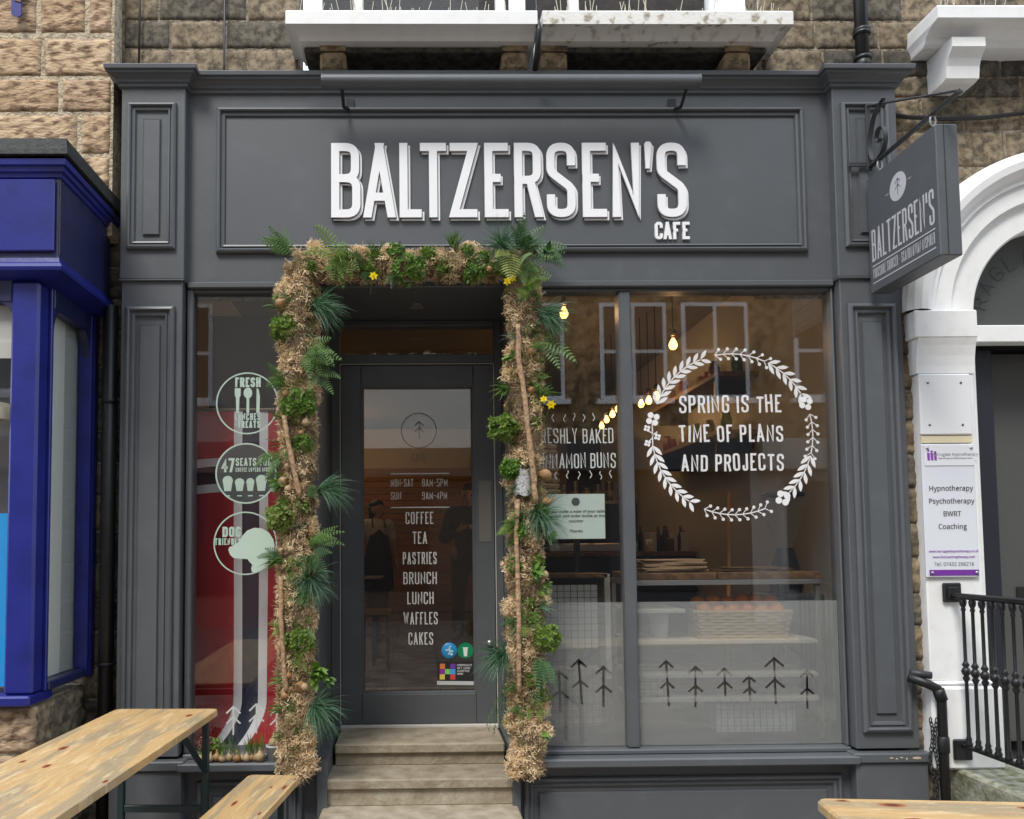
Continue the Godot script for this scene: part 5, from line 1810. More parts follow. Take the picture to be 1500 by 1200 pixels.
	part("jacket", st, mat(lin(.016, .018, .028), .85), body)
	st = SM()
	tr = []
	for s in [-1.0, 1.0]:
		tr += [[V.call(s * .1, .92, 0), V.call(s * .125, .5, .02), .112, .08], [V.call(s * .125, .5, .02), V.call(s * .135, .14, -.02), .076, .066]]
	sdf_mesh(st, tr, .022, .03)
	part("jeans", st, mat(lin(.012, .016, .035), .85), body)
	for s in [-1.0, 1.0]:
		st = SM()
		sdf_mesh(st, [[V.call(s * .135, .05, -.04), V.call(s * .162, .045, .17), .056, .046], [V.call(s * .135, .05, -.03), V.call(s * .135, .15, -.02), .058, .06]], .014, .03)
		part("boot", st, mat(lin(.09, .035, .018), .5), body)
	st = SM()
	sdf_mesh(st, [[hc + Vector3(0, .06, 0) - face * .045, hc + Vector3(0, .07, 0) + face * .02, .088, .075], [hc - face * .06, hc - face * .06 + Vector3(0, -.07, 0), .065, .05]], .014, .03)
	part("hair", st, mat(lin(.05, .035, .025), .7), body)
	var ph := thing("phone", "small dark phone held up in both hands of the person in jeans", "phone", Vector3(.54, 1.83, -4.56))
	part("case", bx(Vector3(-.08, -.035, -.005), Vector3(.08, .04, .005), .004), M.black, ph)
	part("lens", bx(Vector3(.05, .015, .0052), Vector3(.065, .03, .007), .001), M.steel, ph)

# ------------------------------------------------------------------ writing on the shopfront
func build_sign_letters() -> void:
	var f := thing("fascia_lettering", "large raised white capital letters spelling BALTZERSEN'S across the grey fascia", "sign lettering", Vector3(.49, 3.22, .005))
	var word := "BALTZERSEN'S"
	var at := [[485, 530], [533, 581], [585.5, 620], [616, 656.5], [660, 702], [711, 748], [755, 798], [803, 847.5], [856, 893.5], [900, 943], [948, 963], [967, 1012]]
	for k in word.length():
		var x0: float = -.432 + (at[k][0] - 485) * .003455
		var w: float = (at[k][1] - at[k][0] - 2.0) * .003455
		var t := .0415
		var y := 3.229
		var h := .388
		var holder := sub("letter", f, Vector3(x0, y, 0.0) - f.position)
		var layers := [["edge", .0115, -.0095, .006, .016, .002, M.letter_edge], ["gap", 0.0, 0.0, .0165, .019, .0032, M.letter_gap], ["face", 0.0, 0.0, .0195, .029, 0.0, M.white_letter]]
		for l in layers:
			var st := S()
			if word[k] == "'":
				var o: float = l[5]
				var dx: float = l[1]
				var dy: float = l[2]
				slab(st, PackedVector2Array([Vector2(.004 - o + dx, h + o + dy - .004), Vector2(.012 + dx, h + o + dy + .006), Vector2(.032 + dx, h + o + dy + .006), Vector2(.042 + o + dx, h + o + dy - .008), Vector2(.028 + o + dx, h - .135 - o + dy), Vector2(.008 - o + dx, h - .135 - o + dy)]), l[3], l[4])
			else:
				letter(st, word[k], l[1], l[2], w, h, t, l[3], l[4], l[5])
			part(l[0], st, l[6], holder)
	var c := thing("cafe_lettering", "small white raised word CAFE under the end of the big sign letters", "sign lettering", Vector3(1.31, 3.116, .005))
	var xs := [1.219, 1.264, 1.313, 1.361]
	for k in 4:
		var st := S()
		letter(st, "CAFE"[k], 0, 0, .04 if k < 2 else .036, .09, .0145, 0, .012)
		part("letter", st, M.white_letter, c, Vector3(xs[k], 3.117, .005) - c.position)

func tree_mark(st: SurfaceTool, c: Vector2, h: float, t: float, z: float) -> void:
	ribbon(st, [c + Vector2(0, -h / 2), c + Vector2(0, h / 2)], t, z, z, false)
	for lev in 2:
		var top := c + Vector2(0, h / 2 - lev * h * .36)
		for s in [-1.0, 1.0]:
			ribbon(st, [top, top + Vector2(s * h * .25, -h * .24)], t, z, z + .0002, false)

func build_hanging_sign() -> void:
	var f := thing("hanging_sign", "charcoal box sign hanging at right angles from a scrolled iron bracket", "hanging sign", Vector3(2.32, 2.8, .37))
	wpart("board", bx(Vector3(2.27, 2.80, .10), Vector3(2.368, 3.385, .65), .004), M.paint, f)
	wpart("end_trim", bx(Vector3(2.305, 2.802, .6502), Vector3(2.3075, 3.383, .6525)), M.iron, f)
	var face := sub("printed_face", f, Vector3(2.2695, 2.80, .10) - f.position)
	face.basis = Basis(Vector3(0, 0, 1), Vector3.UP, Vector3(-1, 0, 0))
	var pale := mat(lin(.52, .51, .55), .5)
	var st := S()
	fitted(st, "BALTZERSEN'S", .028, .522, .152, .16, .0125, .0085)
	part("lettering", st, pale, face)
	st = S()
	fitted(st, "YORKSHIRE SOURCED - SCANDINAVIAN INSPIRED", .03, .518, .066, .05, .0036, .0038)
	part("lettering", st, pale, face)
	st = S()
	box(st, Vector3(.028, .127, 0), Vector3(.522, .1325, .0006))
	box(st, Vector3(.028, .042, 0), Vector3(.522, .0475, .0006))
	part("rule", st, pale, face)
	st = S()
	slab(st, disc_poly(Vector2(.262, .435), .066, 36), 0, .0006)
	box(st, Vector3(.16, .432, 0), Vector3(.185, .435, .0006))
	box(st, Vector3(.34, .432, 0), Vector3(.365, .435, .0006))
	var em := part("emblem", st, pale, face)
	st = S()
	tree_mark(st, Vector2(.262, .435), .08, .004, .0011)
	part("tree_mark", st, M.paint, em)
	# bracket: level bar, sloping stay, wall bar and scroll
	var br := sub("bracket", f, Vector3(2.30, 3.46, .06) - f.position)
	wpart("wall_bar", bx(Vector3(2.285, 3.44, ZP + .0235), Vector3(2.31, 3.79, ZP + .032), .002), M.iron, br)
	wpart("wall_bar", bx(Vector3(2.19, 3.46, ZP + .0235), Vector3(2.284, 3.485, ZP + .030), .002), M.iron, br)
	wpart("level_bar", bx(Vector3(2.286, 3.452, ZP + .033), Vector3(2.311, 3.464, .78), .002), M.iron, br)
	st = S()
	tube(st, [Vector3(2.2985, 3.775, ZP + .034), Vector3(2.2985, 3.465, .775)], .006, 6)
	wpart("stay", st, M.iron, br)
	st = S()
	var pts := []
	var knots := [Vector2(.25, 3.735), Vector2(.23, 3.735), Vector2(.15, 3.70), Vector2(.105, 3.62), Vector2(.095, 3.55), Vector2(.115, 3.487), Vector2(.16, 3.469), Vector2(.21, 3.492), Vector2(.232, 3.55), Vector2(.212, 3.602), Vector2(.175, 3.608), Vector2(.155, 3.573), Vector2(.172, 3.547), Vector2(.19, 3.56), Vector2(.19, 3.575)]
	for k in range(1, knots.size() - 2):
		for j in 5:
			pts.append(knots[k].cubic_interpolate(knots[k + 1], knots[k - 1], knots[k + 2], j / 5.0))
	for k in pts.size() - 1:
		var a: Vector2 = pts[k]
		var b: Vector2 = pts[k + 1]
		quad(st, Vector3(2.287, a.y, a.x), Vector3(2.31, a.y, a.x), Vector3(2.31, b.y, b.x), Vector3(2.287, b.y, b.x))
		var o := (b - a).orthogonal().normalized() * .004
		quad(st, Vector3(2.287, a.y + o.y, a.x + o.x), Vector3(2.31, a.y + o.y, a.x + o.x), Vector3(2.31, b.y + o.y, b.x + o.x), Vector3(2.287, b.y + o.y, b.x + o.x))
		quad(st, Vector3(2.287, a.y, a.x), Vector3(2.287, b.y, b.x), Vector3(2.287, b.y + o.y, b.x + o.x), Vector3(2.287, a.y + o.y, a.x + o.x))
	wpart("scroll", st, M.iron, br)
	for z in [.17, .59]:
		st = SM()
		var loop := []
		for k in 11:
			var a := TAU * k / 10.0
			loop.append(Vector3(2.30 + cos(a) * .012, 3.43 + sin(a) * .026, z))
		tube(st, loop, .004, 6, false)
		tube(st, [Vector3(2.30, 3.41, z), Vector3(2.31, 3.384, z)], .004, 6)
		wpart("hook", st, M.galv, f)

func leaf_poly(a: Vector2, dir: Vector2, l: float, w: float) -> PackedVector2Array:
	var n := dir.orthogonal()
	var p := PackedVector2Array()
	for s in [[0, .12], [.3, .8], [.55, 1.0], [.8, .62], [1.0, .0], [.8, -.62], [.55, -1.0], [.3, -.8], [0, -.12]]:
		p.append(a + dir * l * s[0] + n * w * .5 * s[1])
	return p

func build_window_prints() -> void:
	var z := -.0492
	# wreath
	var w := thing("wreath_print", "white printed wreath of leaves, berries and small flowers on the wide pane", "window print", Vector3(1.611, 1.7, z))
	var c := Vector2(1.611, 2.123)
	var R := .415
	var on := func(deg: float, r := 1.0) -> Vector2: return c + Vector2(cos(deg_to_rad(deg)), sin(deg_to_rad(deg))) * R * r
	var step := 0
	for s in [[158, 112, "leaf"], [62, 30, "leaf"], [-16, -47, "leaf"], [188, 236, "leaf"], [101, 65, "berry"], [14, -14, "berry"], [248, 292, "berry"]]:
		var st := S()
		var n := maxi(4, int(absf(s[0] - s[1]) / 5.4))
		var pts := []
		for k in n + 1:
			pts.append(on.call(lerpf(s[0], s[1], float(k) / n)))
		ribbon(st, pts, .006, 0, .0005, false)
		for k in range(0, n + 1):
			var dg := lerpf(s[0], s[1], float(k) / n)
			var tan: Vector2 = (on.call(dg + .5 * signf(s[1] - s[0])) - on.call(dg)).normalized()
			for side in [-1.0, 1.0]:
				var dir := tan.rotated(side * (.62 if s[2] == "leaf" else .8))
				if s[2] == "leaf":
					slab(st, leaf_poly(on.call(dg) + dir * .004, dir, .064 - .001 * k, .0205), .0006 + step * .00001, .0009 + step * .00001)
				else:
					var tip: Vector2 = on.call(dg) + dir * .036
					ribbon(st, [on.call(dg), tip], .004, 0, .0007, false)
					slab(st, disc_poly(tip, .0085, 12), .0006, .001)
				step += 1
		wpart(s[2] + "_sprig", st, M.vinyl, w).position = Vector3(0, 0, z) - w.position
	for fl in [[169, .036], [22, .036], [-53, .04], [182, .018], [186, .018], [176, .018]]:
		var st := S()
		var mid: Vector2 = on.call(fl[0], 1.0 if fl[1] > .02 else 1.06 if fl[0] != 182 else .93)
		for k in 4:
			var dir := Vector2.from_angle(k * PI / 2 + .5)
			slab(st, disc_poly(mid + dir * fl[1] * .62, fl[1] * .43, 14), .0006 + k * .0003, .0012 + k * .0003)
		wpart("flower", st, M.vinyl, w).position = Vector3(0, 0, z) - w.position
	var tw := S()
	for q in [[188, 1.0, 172, 1.0], [183, 1.0, 186, 1.07], [181, 1.0, 178, .93], [179, 1.0, 177, 1.06]]:
		ribbon(tw, [on.call(q[0], q[1]), on.call(q[2], q[3])], .006, 0, .0006, false)
	wpart("twig", tw, M.vinyl, w).position = Vector3(0, 0, z) - w.position
	# slogan
	var sl := thing("slogan_print", "white hand-drawn slogan about spring plans inside the printed wreath", "window print", Vector3(1.6, 1.93, z))
	for r in [["SPRING IS THE", 1.34, 1.868, 2.232], ["TIME OF PLANS", 1.338, 1.873, 2.082], ["AND PROJECTS", 1.345, 1.87, 1.932]]:
		var st := S()
		fitted(st, r[0], r[1], r[2], r[3], .088, .0112, .0115, 0, .0006, .06)
		wpart("lettering", st, M.vinyl, sl).position = Vector3(0, 0, z) - sl.position
	# baked goods
	var bk := thing("baked_print", "thin white lettering FRESHLY BAKED CINNAMON BUNS on the narrow pane", "window print", Vector3(.8, 1.95, z))
	for r in [["FRESHLY BAKED", .60, .999, 2.079, .076], ["CINNAMON.BUNS", .60, 1.008, 1.952, .076]]:
		var st := S()
		fitted(st, r[0], r[1], r[2], r[3], r[4], .0065, .008, 0, .0006, .05)
		wpart("lettering", st, M.vinyl_thin, bk).position = Vector3(0, 0, z) - bk.position
	for q in [[.69, 2.19], [.75, 2.19], [.80, 2.195], [.85, 2.19], [.90, 2.195], [.96, 2.19], [.70, 1.895], [.76, 1.9], [.82, 1.895], [.88, 1.9], [.93, 1.895], [.98, 1.9]]:
		var st := S()
		var pts := []
		for k in 9:
			pts.append(Vector2(q[0] + sin(k * .8 + q[0] * 20) * .005, q[1] + k * .005))
		ribbon(st, pts, .004, 0, .0006, false)
		wpart("steam_mark", st, M.vinyl_thin, bk).position = Vector3(0, 0, z) - bk.position
	# paper notice
	var no := thing("paper_notice", "pale green paper notice about table orders taped inside the narrow pane", "notice", Vector3(.8, 1.592, -.052))
	wpart("sheet", bx(Vector3(.653, 1.592, -.0515), Vector3(.948, 1.82, -.0505)), mat(lin(.50, .60, .55), .7), no)
	var ink := mat(lin(.06, .08, .08), .7)
	var st1 := S()
	slab(st1, disc_poly(Vector2(.80, 1.78), .0215, 24), -.0504, -.05)
	wpart("emblem", st1, ink, no)
	for r in [["Please make a note of your table", 1.735], ["number and order inside at the", 1.712], ["counter", 1.686], ["Thanks", 1.635]]:
		printed(r[0], .0195, ink, no, Vector3(.80, r[1] - .004, -.0498) - no.position, "lettering", true)
	# round stickers on the other pane
	var zs := -.0490
	var a := thing("lunch_sticker", "round mint outline sticker with fork, spoon, knife and FRESH LUNCHES lettering", "window sticker", Vector3(-.868, 2.14, zs))
	var st := S()
	ring(st, Vector2(0, 0), .152, .159, 0, .0005)
	part("ring", st, M.mint, a, Vector3(0, .155, 0))
	st = S()
	fitted(st, "FRESH", -.062, .068, .238, .05, .0105, .005)
	fitted(st, "LUNCHES", -.062, .066, .068, .036, .0062, .005)
	fitted(st, "TREATS", -.048, .066, .029, .036, .0075, .005)
	fitted(st, "&", -.064, -.052, .04, .018, .003, .002)
	part("lettering", st, M.mint, a)
	st = S()
	slab(st, PackedVector2Array([Vector2(-.056, .105), Vector2(-.042, .105), Vector2(-.040, .185), Vector2(-.034, .195), Vector2(-.034, .232), Vector2(-.064, .232), Vector2(-.064, .195), Vector2(-.058, .185)]), 0, .0005)
	for k in 3:
		box(st, Vector3(-.0605 + k * .0085, .21, .0006), Vector3(-.058 + k * .0085, .234, .0008))
	part("fork", st, M.mint, a)
	st = S()
	slab(st, disc_poly(Vector2(.003, .208), .022, 24, .028), 0, .0005)
	box(st, Vector3(-.004, .105, 0), Vector3(.010, .19, .0007))
	part("spoon", st, M.mint, a)
	st = S()
	slab(st, PackedVector2Array([Vector2(.046, .105), Vector2(.062, .105), Vector2(.064, .19), Vector2(.058, .225), Vector2(.047, .234)]), 0, .0005)
	part("knife", st, M.mint, a)
	a = thing("seats_sticker", "round sticker with dark ground reading 47 SEATS FOR over four cup shapes", "window sticker", Vector3(-.873, 1.785, zs))
	st = S()
	slab(st, disc_poly(Vector2(0, .152), .148, 48), -.0012, -.0006)
	part("ground", st, mat(lin(.055, .07, .07), .6), a)
	st = S()
	ring(st, Vector2(0, .152), .147, .155, 0, .0005)
	part("ring", st, M.mint, a)
	st = S()
	fitted(st, "47", -.125, -.058, .158, .072, .0125, .004)
	fitted(st, "SEATS FOR", -.052, .128, .19, .04, .0068, .005)
	fitted(st, "COFFEE LOVERS INSIDE", -.052, .135, .16, .021, .0034, .003)
	part("lettering", st, M.mint, a)
	for k in 4:
		st = S()
		var cx: float = [-.092, -.032, .022, .078][k]
		var cw: float = [.024, .022, .019, .026][k]
		var ch: float = [.078, .065, .066, .082][k]
		slab(st, PackedVector2Array([Vector2(cx - cw * .7, .062), Vector2(cx + cw * .7, .062), Vector2(cx + cw, .062 + ch * .62), Vector2(cx - cw, .062 + ch * .62)]), 0, .0005)
		slab(st, disc_poly(Vector2(cx, .062 + ch * .68), cw * 1.08, 20, ch * .32), 0, .0007)
		box(st, Vector3(cx - .012, .035, 0), Vector3(cx + .012, .041, .0006))
		part("cup", st, M.mint, a)
	a = thing("dog_sticker", "round mint sticker with a dog's head outline reading DOG FRIENDLY", "window sticker", Vector3(-.875, 1.425, zs))
	st = S()
	ring(st, Vector2(0, .158), .153, .16, 0, .0005)
	part("ring", st, M.mint, a)
	st = S()
	fitted(st, "DOG", -.115, -.022, .19, .052, .0115, .005)
	fitted(st, "FRIENDLY", -.15, -.024, .15, .034, .0062, .005)
	part("lettering", st, M.mint, a)
	st = S()
	slab(st, PackedVector2Array([Vector2(-.085, .125), Vector2(-.08, .138), Vector2(-.06, .148), Vector2(-.03, .165), Vector2(-.015, .195), Vector2(.01, .222), Vector2(.045, .236), Vector2(.085, .232), Vector2(.12, .21), Vector2(.142, .175), Vector2(.148, .14), Vector2(.138, .1), Vector2(.115, .065), Vector2(.085, .03), Vector2(.06, .01), Vector2(.035, .012), Vector2(.03, .03), Vector2(.036, .05), Vector2(.02, .066), Vector2(.012, .078), Vector2(-.02, .08), Vector2(-.06, .085), Vector2(-.075, .1)]), .0007, .0012)
	part("dog_head", st, M.mint, a)
	for q in [[-.93, .70, .14], [-.815, .71, .145], [-.715, .69, .13]]:
		st = S()
		tree_mark(st, Vector2(0, 0), q[2], .008, 0)
		var o := part(numbered("arrow_tree_print"), st, M.vinyl_thin, self, Vector3(q[0], q[1], zs))
		tag(o, "white arrow-shaped tree print low on the pane before the flag", "window print", "arrow trees on the flag window")

func build_door_prints() -> void:
	var z := -.6135
	var f := thing("door_lettering", "thin white opening hours and menu words printed on the door glass", "window print", Vector3(.005, 1.0, z))
	var pale := mat(lin(.62, .62, .59), .6)
	var faint := mat(lin(.17, .15, .13), .6)
	var st := S()
	ring(st, Vector2(.005, 2.232), .1, .1035, 0, .0004)
	part("emblem_ring", st, faint, f, Vector3(0, 0, 0) - Vector3(f.position.x, f.position.y, 0))
	st = S()
	tree_mark(st, Vector2(.007, 2.235), .10, .004, 0)
	part("emblem_tree", st, faint, f, -Vector3(f.position.x, f.position.y, 0))
	var rows := [["CAFE", -.035, .045, 2.052, .048, .005, faint], ["MON-SAT", -.159, -.03, 1.906, .044, .0036, pale], ["8AM-5PM", .022, .168, 1.906, .044, .0036, pale], ["SUN", -.159, -.1, 1.831, .044, .0036, pale], ["9AM-4PM", .022, .165, 1.831, .044, .0036, pale], ["COFFEE", -.075, .085, 1.69, .07, .0068, pale], ["TEA", -.035, .048, 1.576, .07, .0068, pale], ["PASTRIES", -.092, .102, 1.459, .07, .0068, pale], ["BRUNCH", -.09, .102, 1.345, .07, .0068, pale], ["LUNCH", -.068, .083, 1.231, .07, .0068, pale], ["WAFFLES", -.09, .105, 1.116, .07, .0068, pale], ["CAKES", -.063, .078, 1.001, .07, .0068, pale]]
	for r in rows:
		st = S()
		fitted(st, r[0], r[1], r[2], r[3], r[4], r[5], .008 if r[4] > .06 else .0055)
		part("lettering", st, r[6], f, -Vector3(f.position.x, f.position.y, 0))
	for y in [1.981, 1.786]:
		part("rule", bx(Vector3(-.16, y - .003, 0), Vector3(.178, y + .003, .0006)), pale, f, -Vector3(f.position.x, f.position.y, 0))
	# coloured stickers
	var s := thing("round_sticker", "round sky blue sticker with white drawing low on the door glass", "sticker", Vector3(.170, .966, z))
	st = SM()
	slab(st, disc_poly(Vector2.ZERO, .045, 32), 0, .0006)
	part("disc", st, mat(lin(.02, .26, .55), .4), s)
	st = S()
	ribbon(st, [Vector2(-.022, .002), Vector2(-.004, .006), Vector2(.008, -.004), Vector2(.022, -.002)], .008, 0, .0012, false)
	ribbon(st, [Vector2(.0, .02), Vector2(.004, -.004), Vector2(-.006, -.022)], .007, 0, .0014, false)
	slab(st, disc_poly(Vector2(.006, .024), .005, 10), 0, .0012)
	slab(st, disc_poly(Vector2(.012, -.02), .008, 10), 0, .0013)
	part("drawing", st, mat(lin(.5, .7, .8), .5), s)
	s = thing("round_sticker", "round green sticker with white takeaway cup low on the door glass", "sticker", Vector3(.262, .966, z))
	st = S()
	slab(st, disc_poly(Vector2.ZERO, .045, 32), 0, .0006)
	part("disc", st, mat(lin(.0, .22, .09), .4), s)
	st = S()
	slab(st, PackedVector2Array([Vector2(-.009, -.033), Vector2(.009, -.033), Vector2(.013, .012), Vector2(-.013, .012)]), 0, .0012)
	box(st, Vector3(-.016, .0125, 0), Vector3(.016, .018, .0012))
	part("cup", st, mat(lin(.75, .78, .74), .5), s)
	s = thing("gift_card_sticker", "black rectangular gift card sticker with coloured blocks on the door glass", "sticker", Vector3(.203, .772, z))
	s.rotation.z = -.02
	part("card", bx(Vector3(-.103, .022, 0), Vector3(.103, .128, .0006)), mat(lin(.02, .02, .022), .4), s)
	part("white_band", bx(Vector3(-.105, .0, 0), Vector3(.104, .0215, .0006)), mat(lin(.5, .52, .52), .5), s)
	for b in [[-.09, .09, .65, .2, .05], [-.09, .06, .25, .03, .3], [-.09, .03, .75, .55, .1], [-.06, .06, .2, .6, .12], [-.03, .09, .15, .04, .35], [-.03, .06, .05, .35, .7], [-.03, .03, .65, .05, .05]]:
		part("colour_block", bx(Vector3(b[0], b[1], .0007), Vector3(b[0] + .029, b[1] + .029, .0011)), mat(lin(b[2], b[3], b[4]), .5), s)
	var k := 0
	for t in ["HARROGATE", "GIFT CARD", "ACCEPTED", "HERE"]:
		st = S()
		fitted(st, t, .008, .008 + [.085, .075, .07, .035][k], .107 - k * .0165, .011, .002, .0015)
		part("lettering", st, mat(lin(.6, .6, .6), .5), s, Vector3(0, 0, .0007))
		k += 1

# ------------------------------------------------------------------ garland of moss and spring plants round the door
func curve_pts(a: Vector3, dir: Vector3, droop: float, l: float, n: int) -> Array:
	var pts := []
	var p := a
	var d := dir.normalized()
	for k in n + 1:
		pts.append(p)
		p += d * l / n
		d = (d + Vector3(0, -droop / n, 0)).normalized()
	return pts

func blade(st: SurfaceTool, pts: Array, w: float, side: Vector3) -> void:
	var n := pts.size()
	for k in n - 1:
		var w0 := w * (1.0 - pow(float(k) / (n - 1), 2.0))
		var w1 := w * (1.0 - pow(float(k + 1) / (n - 1), 2.0))
		quad(st, pts[k] - side * w0 / 2, pts[k] + side * w0 / 2, pts[k + 1] + side * w1 / 2, pts[k + 1] - side * w1 / 2)

func rand_dir() -> Vector3:
	return Vector3(rng.randfn(), rng.randfn(), rng.randfn()).normalized()

func grass_tuft(l: float, lean: Vector3, n := 130, droop := 1.2, w := .0034, spread := .75) -> SurfaceTool:
	var st := S()
	for k in n:
		var d := (lean + rand_dir() * spread).normalized()
		if d.z < -.1:
			d.z = -d.z
		var ll := l * rng.randf_range(.6, 1.1)
		var pts := curve_pts(rand_dir() * .018, d, droop * rng.randf_range(.4, 1.2), ll, 5)
		var side := d.cross(rand_dir()).normalized()
		blade(st, pts, w * rng.randf_range(.7, 1.2), side)
	return st

func frond(st: SurfaceTool, a: Vector3, dir: Vector3, l: float, w: float, droop: float, normal: Vector3) -> void:
	var n := 11
	var pts := curve_pts(a, dir, droop, l, n)
	tube(st, pts, l * .008, 4, false)
	for k in range(1, n):
		var t := float(k) / n
		var along: Vector3 = (pts[k + 1] - pts[k - 1]).normalized()
		var side := along.cross(normal).normalized()
		var wl := w * (sin(pow(t, .6) * PI) * .85 + .12) * (1.0 - t * .25)
		for s in [-1.0, 1.0]:
			var d: Vector3 = (side * s + along * .38 - normal * .12).normalized()
			var perp: Vector3 = d.cross(normal).normalized()
			var base: Vector3 = pts[k]
			var ll := wl * rng.randf_range(.88, 1.08)
			var hw := l / n * .30
			# a pinna with a few lobes
			var tip: Vector3 = base + d * ll - normal * ll * .15
			var m1: Vector3 = base + d * ll * .33 + normal * ll * .03
			var m2: Vector3 = base + d * ll * .68
			quad(st, base - perp * hw * .4, m1 - perp * hw, m1 + perp * hw, base + perp * hw * .4)
			quad(st, m1 - perp * hw * .75, m2 - perp * hw * .7, m2 + perp * hw * .7, m1 + perp * hw * .75)
			tri(st, m2 - perp * hw * .5, tip, m2 + perp * hw * .5)

func fern(l: float, lean: Vector3, n := 7, spread := .7, droop := 1.2, w := .32) -> SurfaceTool:
	var st := S()
	for k in n:
		var d := (lean + rand_dir() * spread).normalized()
		if d.z < .0:
			d.z = -d.z * .5
		var nor := (Vector3(0, .5, 1) - d * d.dot(Vector3(0, .5, 1))).normalized()
		frond(st, rand_dir() * .01, d, l * rng.randf_range(.75, 1.1), l * w * rng.randf_range(.85, 1.1), droop * rng.randf_range(.5, 1.1), nor)
	return st

# a round cushion of little rosettes
func cushion(r: float, n := 90, leaf := .018, narrow := .5) -> SurfaceTool:
	var st := S()
	for k in n:
		var d := rand_dir()
		if d.z < -.25:
			d.z = -d.z
		var lump := 1.0 + .22 * sin(d.x * 5.0 + r * 90.0) * cos(d.y * 4.0 + r * 50.0)
		var c := d * Vector3(1.0, .92, .75) * r * lump * rng.randf_range(.7, 1.0)
		var u := d.cross(rand_dir()).normalized()
		var v := d.cross(u)
		for j in 6:
			var a := TAU * j / 6 + rng.randf() * .5
			var o := (u * cos(a) + v * sin(a))
			var up := (o + d * rng.randf_range(.5, 1.5)).normalized()
			var s := up.cross(d).normalized() * leaf * narrow * .5
			var ll := leaf * rng.randf_range(.8, 1.25)
			var m := c + up * ll * .55
			quad(st, c - s * .3, m - s, c + up * ll - s * .25, m)
			quad(st, c + s * .3, m, c + up * ll + s * .25, m + s)
	return st

# broad leaves on short stalks
func leafy(l: float, lean: Vector3, n := 22, w := .5, spread := .9) -> SurfaceTool:
	var st := S()
	for k in n:
		var d := (lean + rand_dir() * spread).normalized()
		if d.z < -.05:
			d.z = -d.z
		var ll := l * rng.randf_range(.6, 1.1)
		var a := rand_dir() * l * .25
		var nor := (rand_dir() * .4 + Vector3(0, .5, .8)).normalized()
		var side := d.cross(nor).normalized()
		var pts := curve_pts(a, d, .7, ll, 6)
		for q in 6:
			var w0: float = ll * w * [.1, .3, .5, .52, .4, .22, 0.0][q]
			var w1: float = ll * w * [.1, .3, .5, .52, .4, .22, 0.0][q + 1]
			var up := nor * .18
			quad(st, pts[q] - side * w0 + up * w0, pts[q], pts[q + 1], pts[q + 1] - side * w1 + up * w1)
			quad(st, pts[q], pts[q] + side * w0 + up * w0, pts[q + 1] + side * w1 + up * w1, pts[q + 1])
	return st

func bulb_shape(r: float) -> SurfaceTool:
	var st := SM()
	lathe(st, [Vector2(0, -r), Vector2(r * .35, -r * .96), Vector2(r * .8, -r * .55), Vector2(r, 0), Vector2(r * .85, r * .5), Vector2(r * .45, r * .95), Vector2(r * .2, r * 1.35), Vector2(r * .13, r * 1.8), Vector2(0, r * 1.85)], 14)
	return st

func daffodil() -> SurfaceTool:
	var st := S()
	for k in 6:
		var a := TAU * k / 6
		var d := Vector3(cos(a), sin(a), .15)
		var s := Vector3(-sin(a), cos(a), 0)
		quad(st, Vector3.ZERO, d * .013 - s * .007, d * .024, d * .013 + s * .007)
	lathe(st, [Vector2(.004, 0), Vector2(.006, .01), Vector2(.009, .018)], 10, Vector3.ZERO, Basis(Vector3.RIGHT, PI / 2))
	return st

func plant_mat(r: float, g: float, b: float, tex: Texture2D) -> StandardMaterial3D:
	var m := mat(lin(r, g, b), .55, tex, 9.0)
	m.backlight_enabled = true
	m.backlight = lin(minf(r * 1.3, .5), minf(g * 1.3, .5), b * .9)
	return m

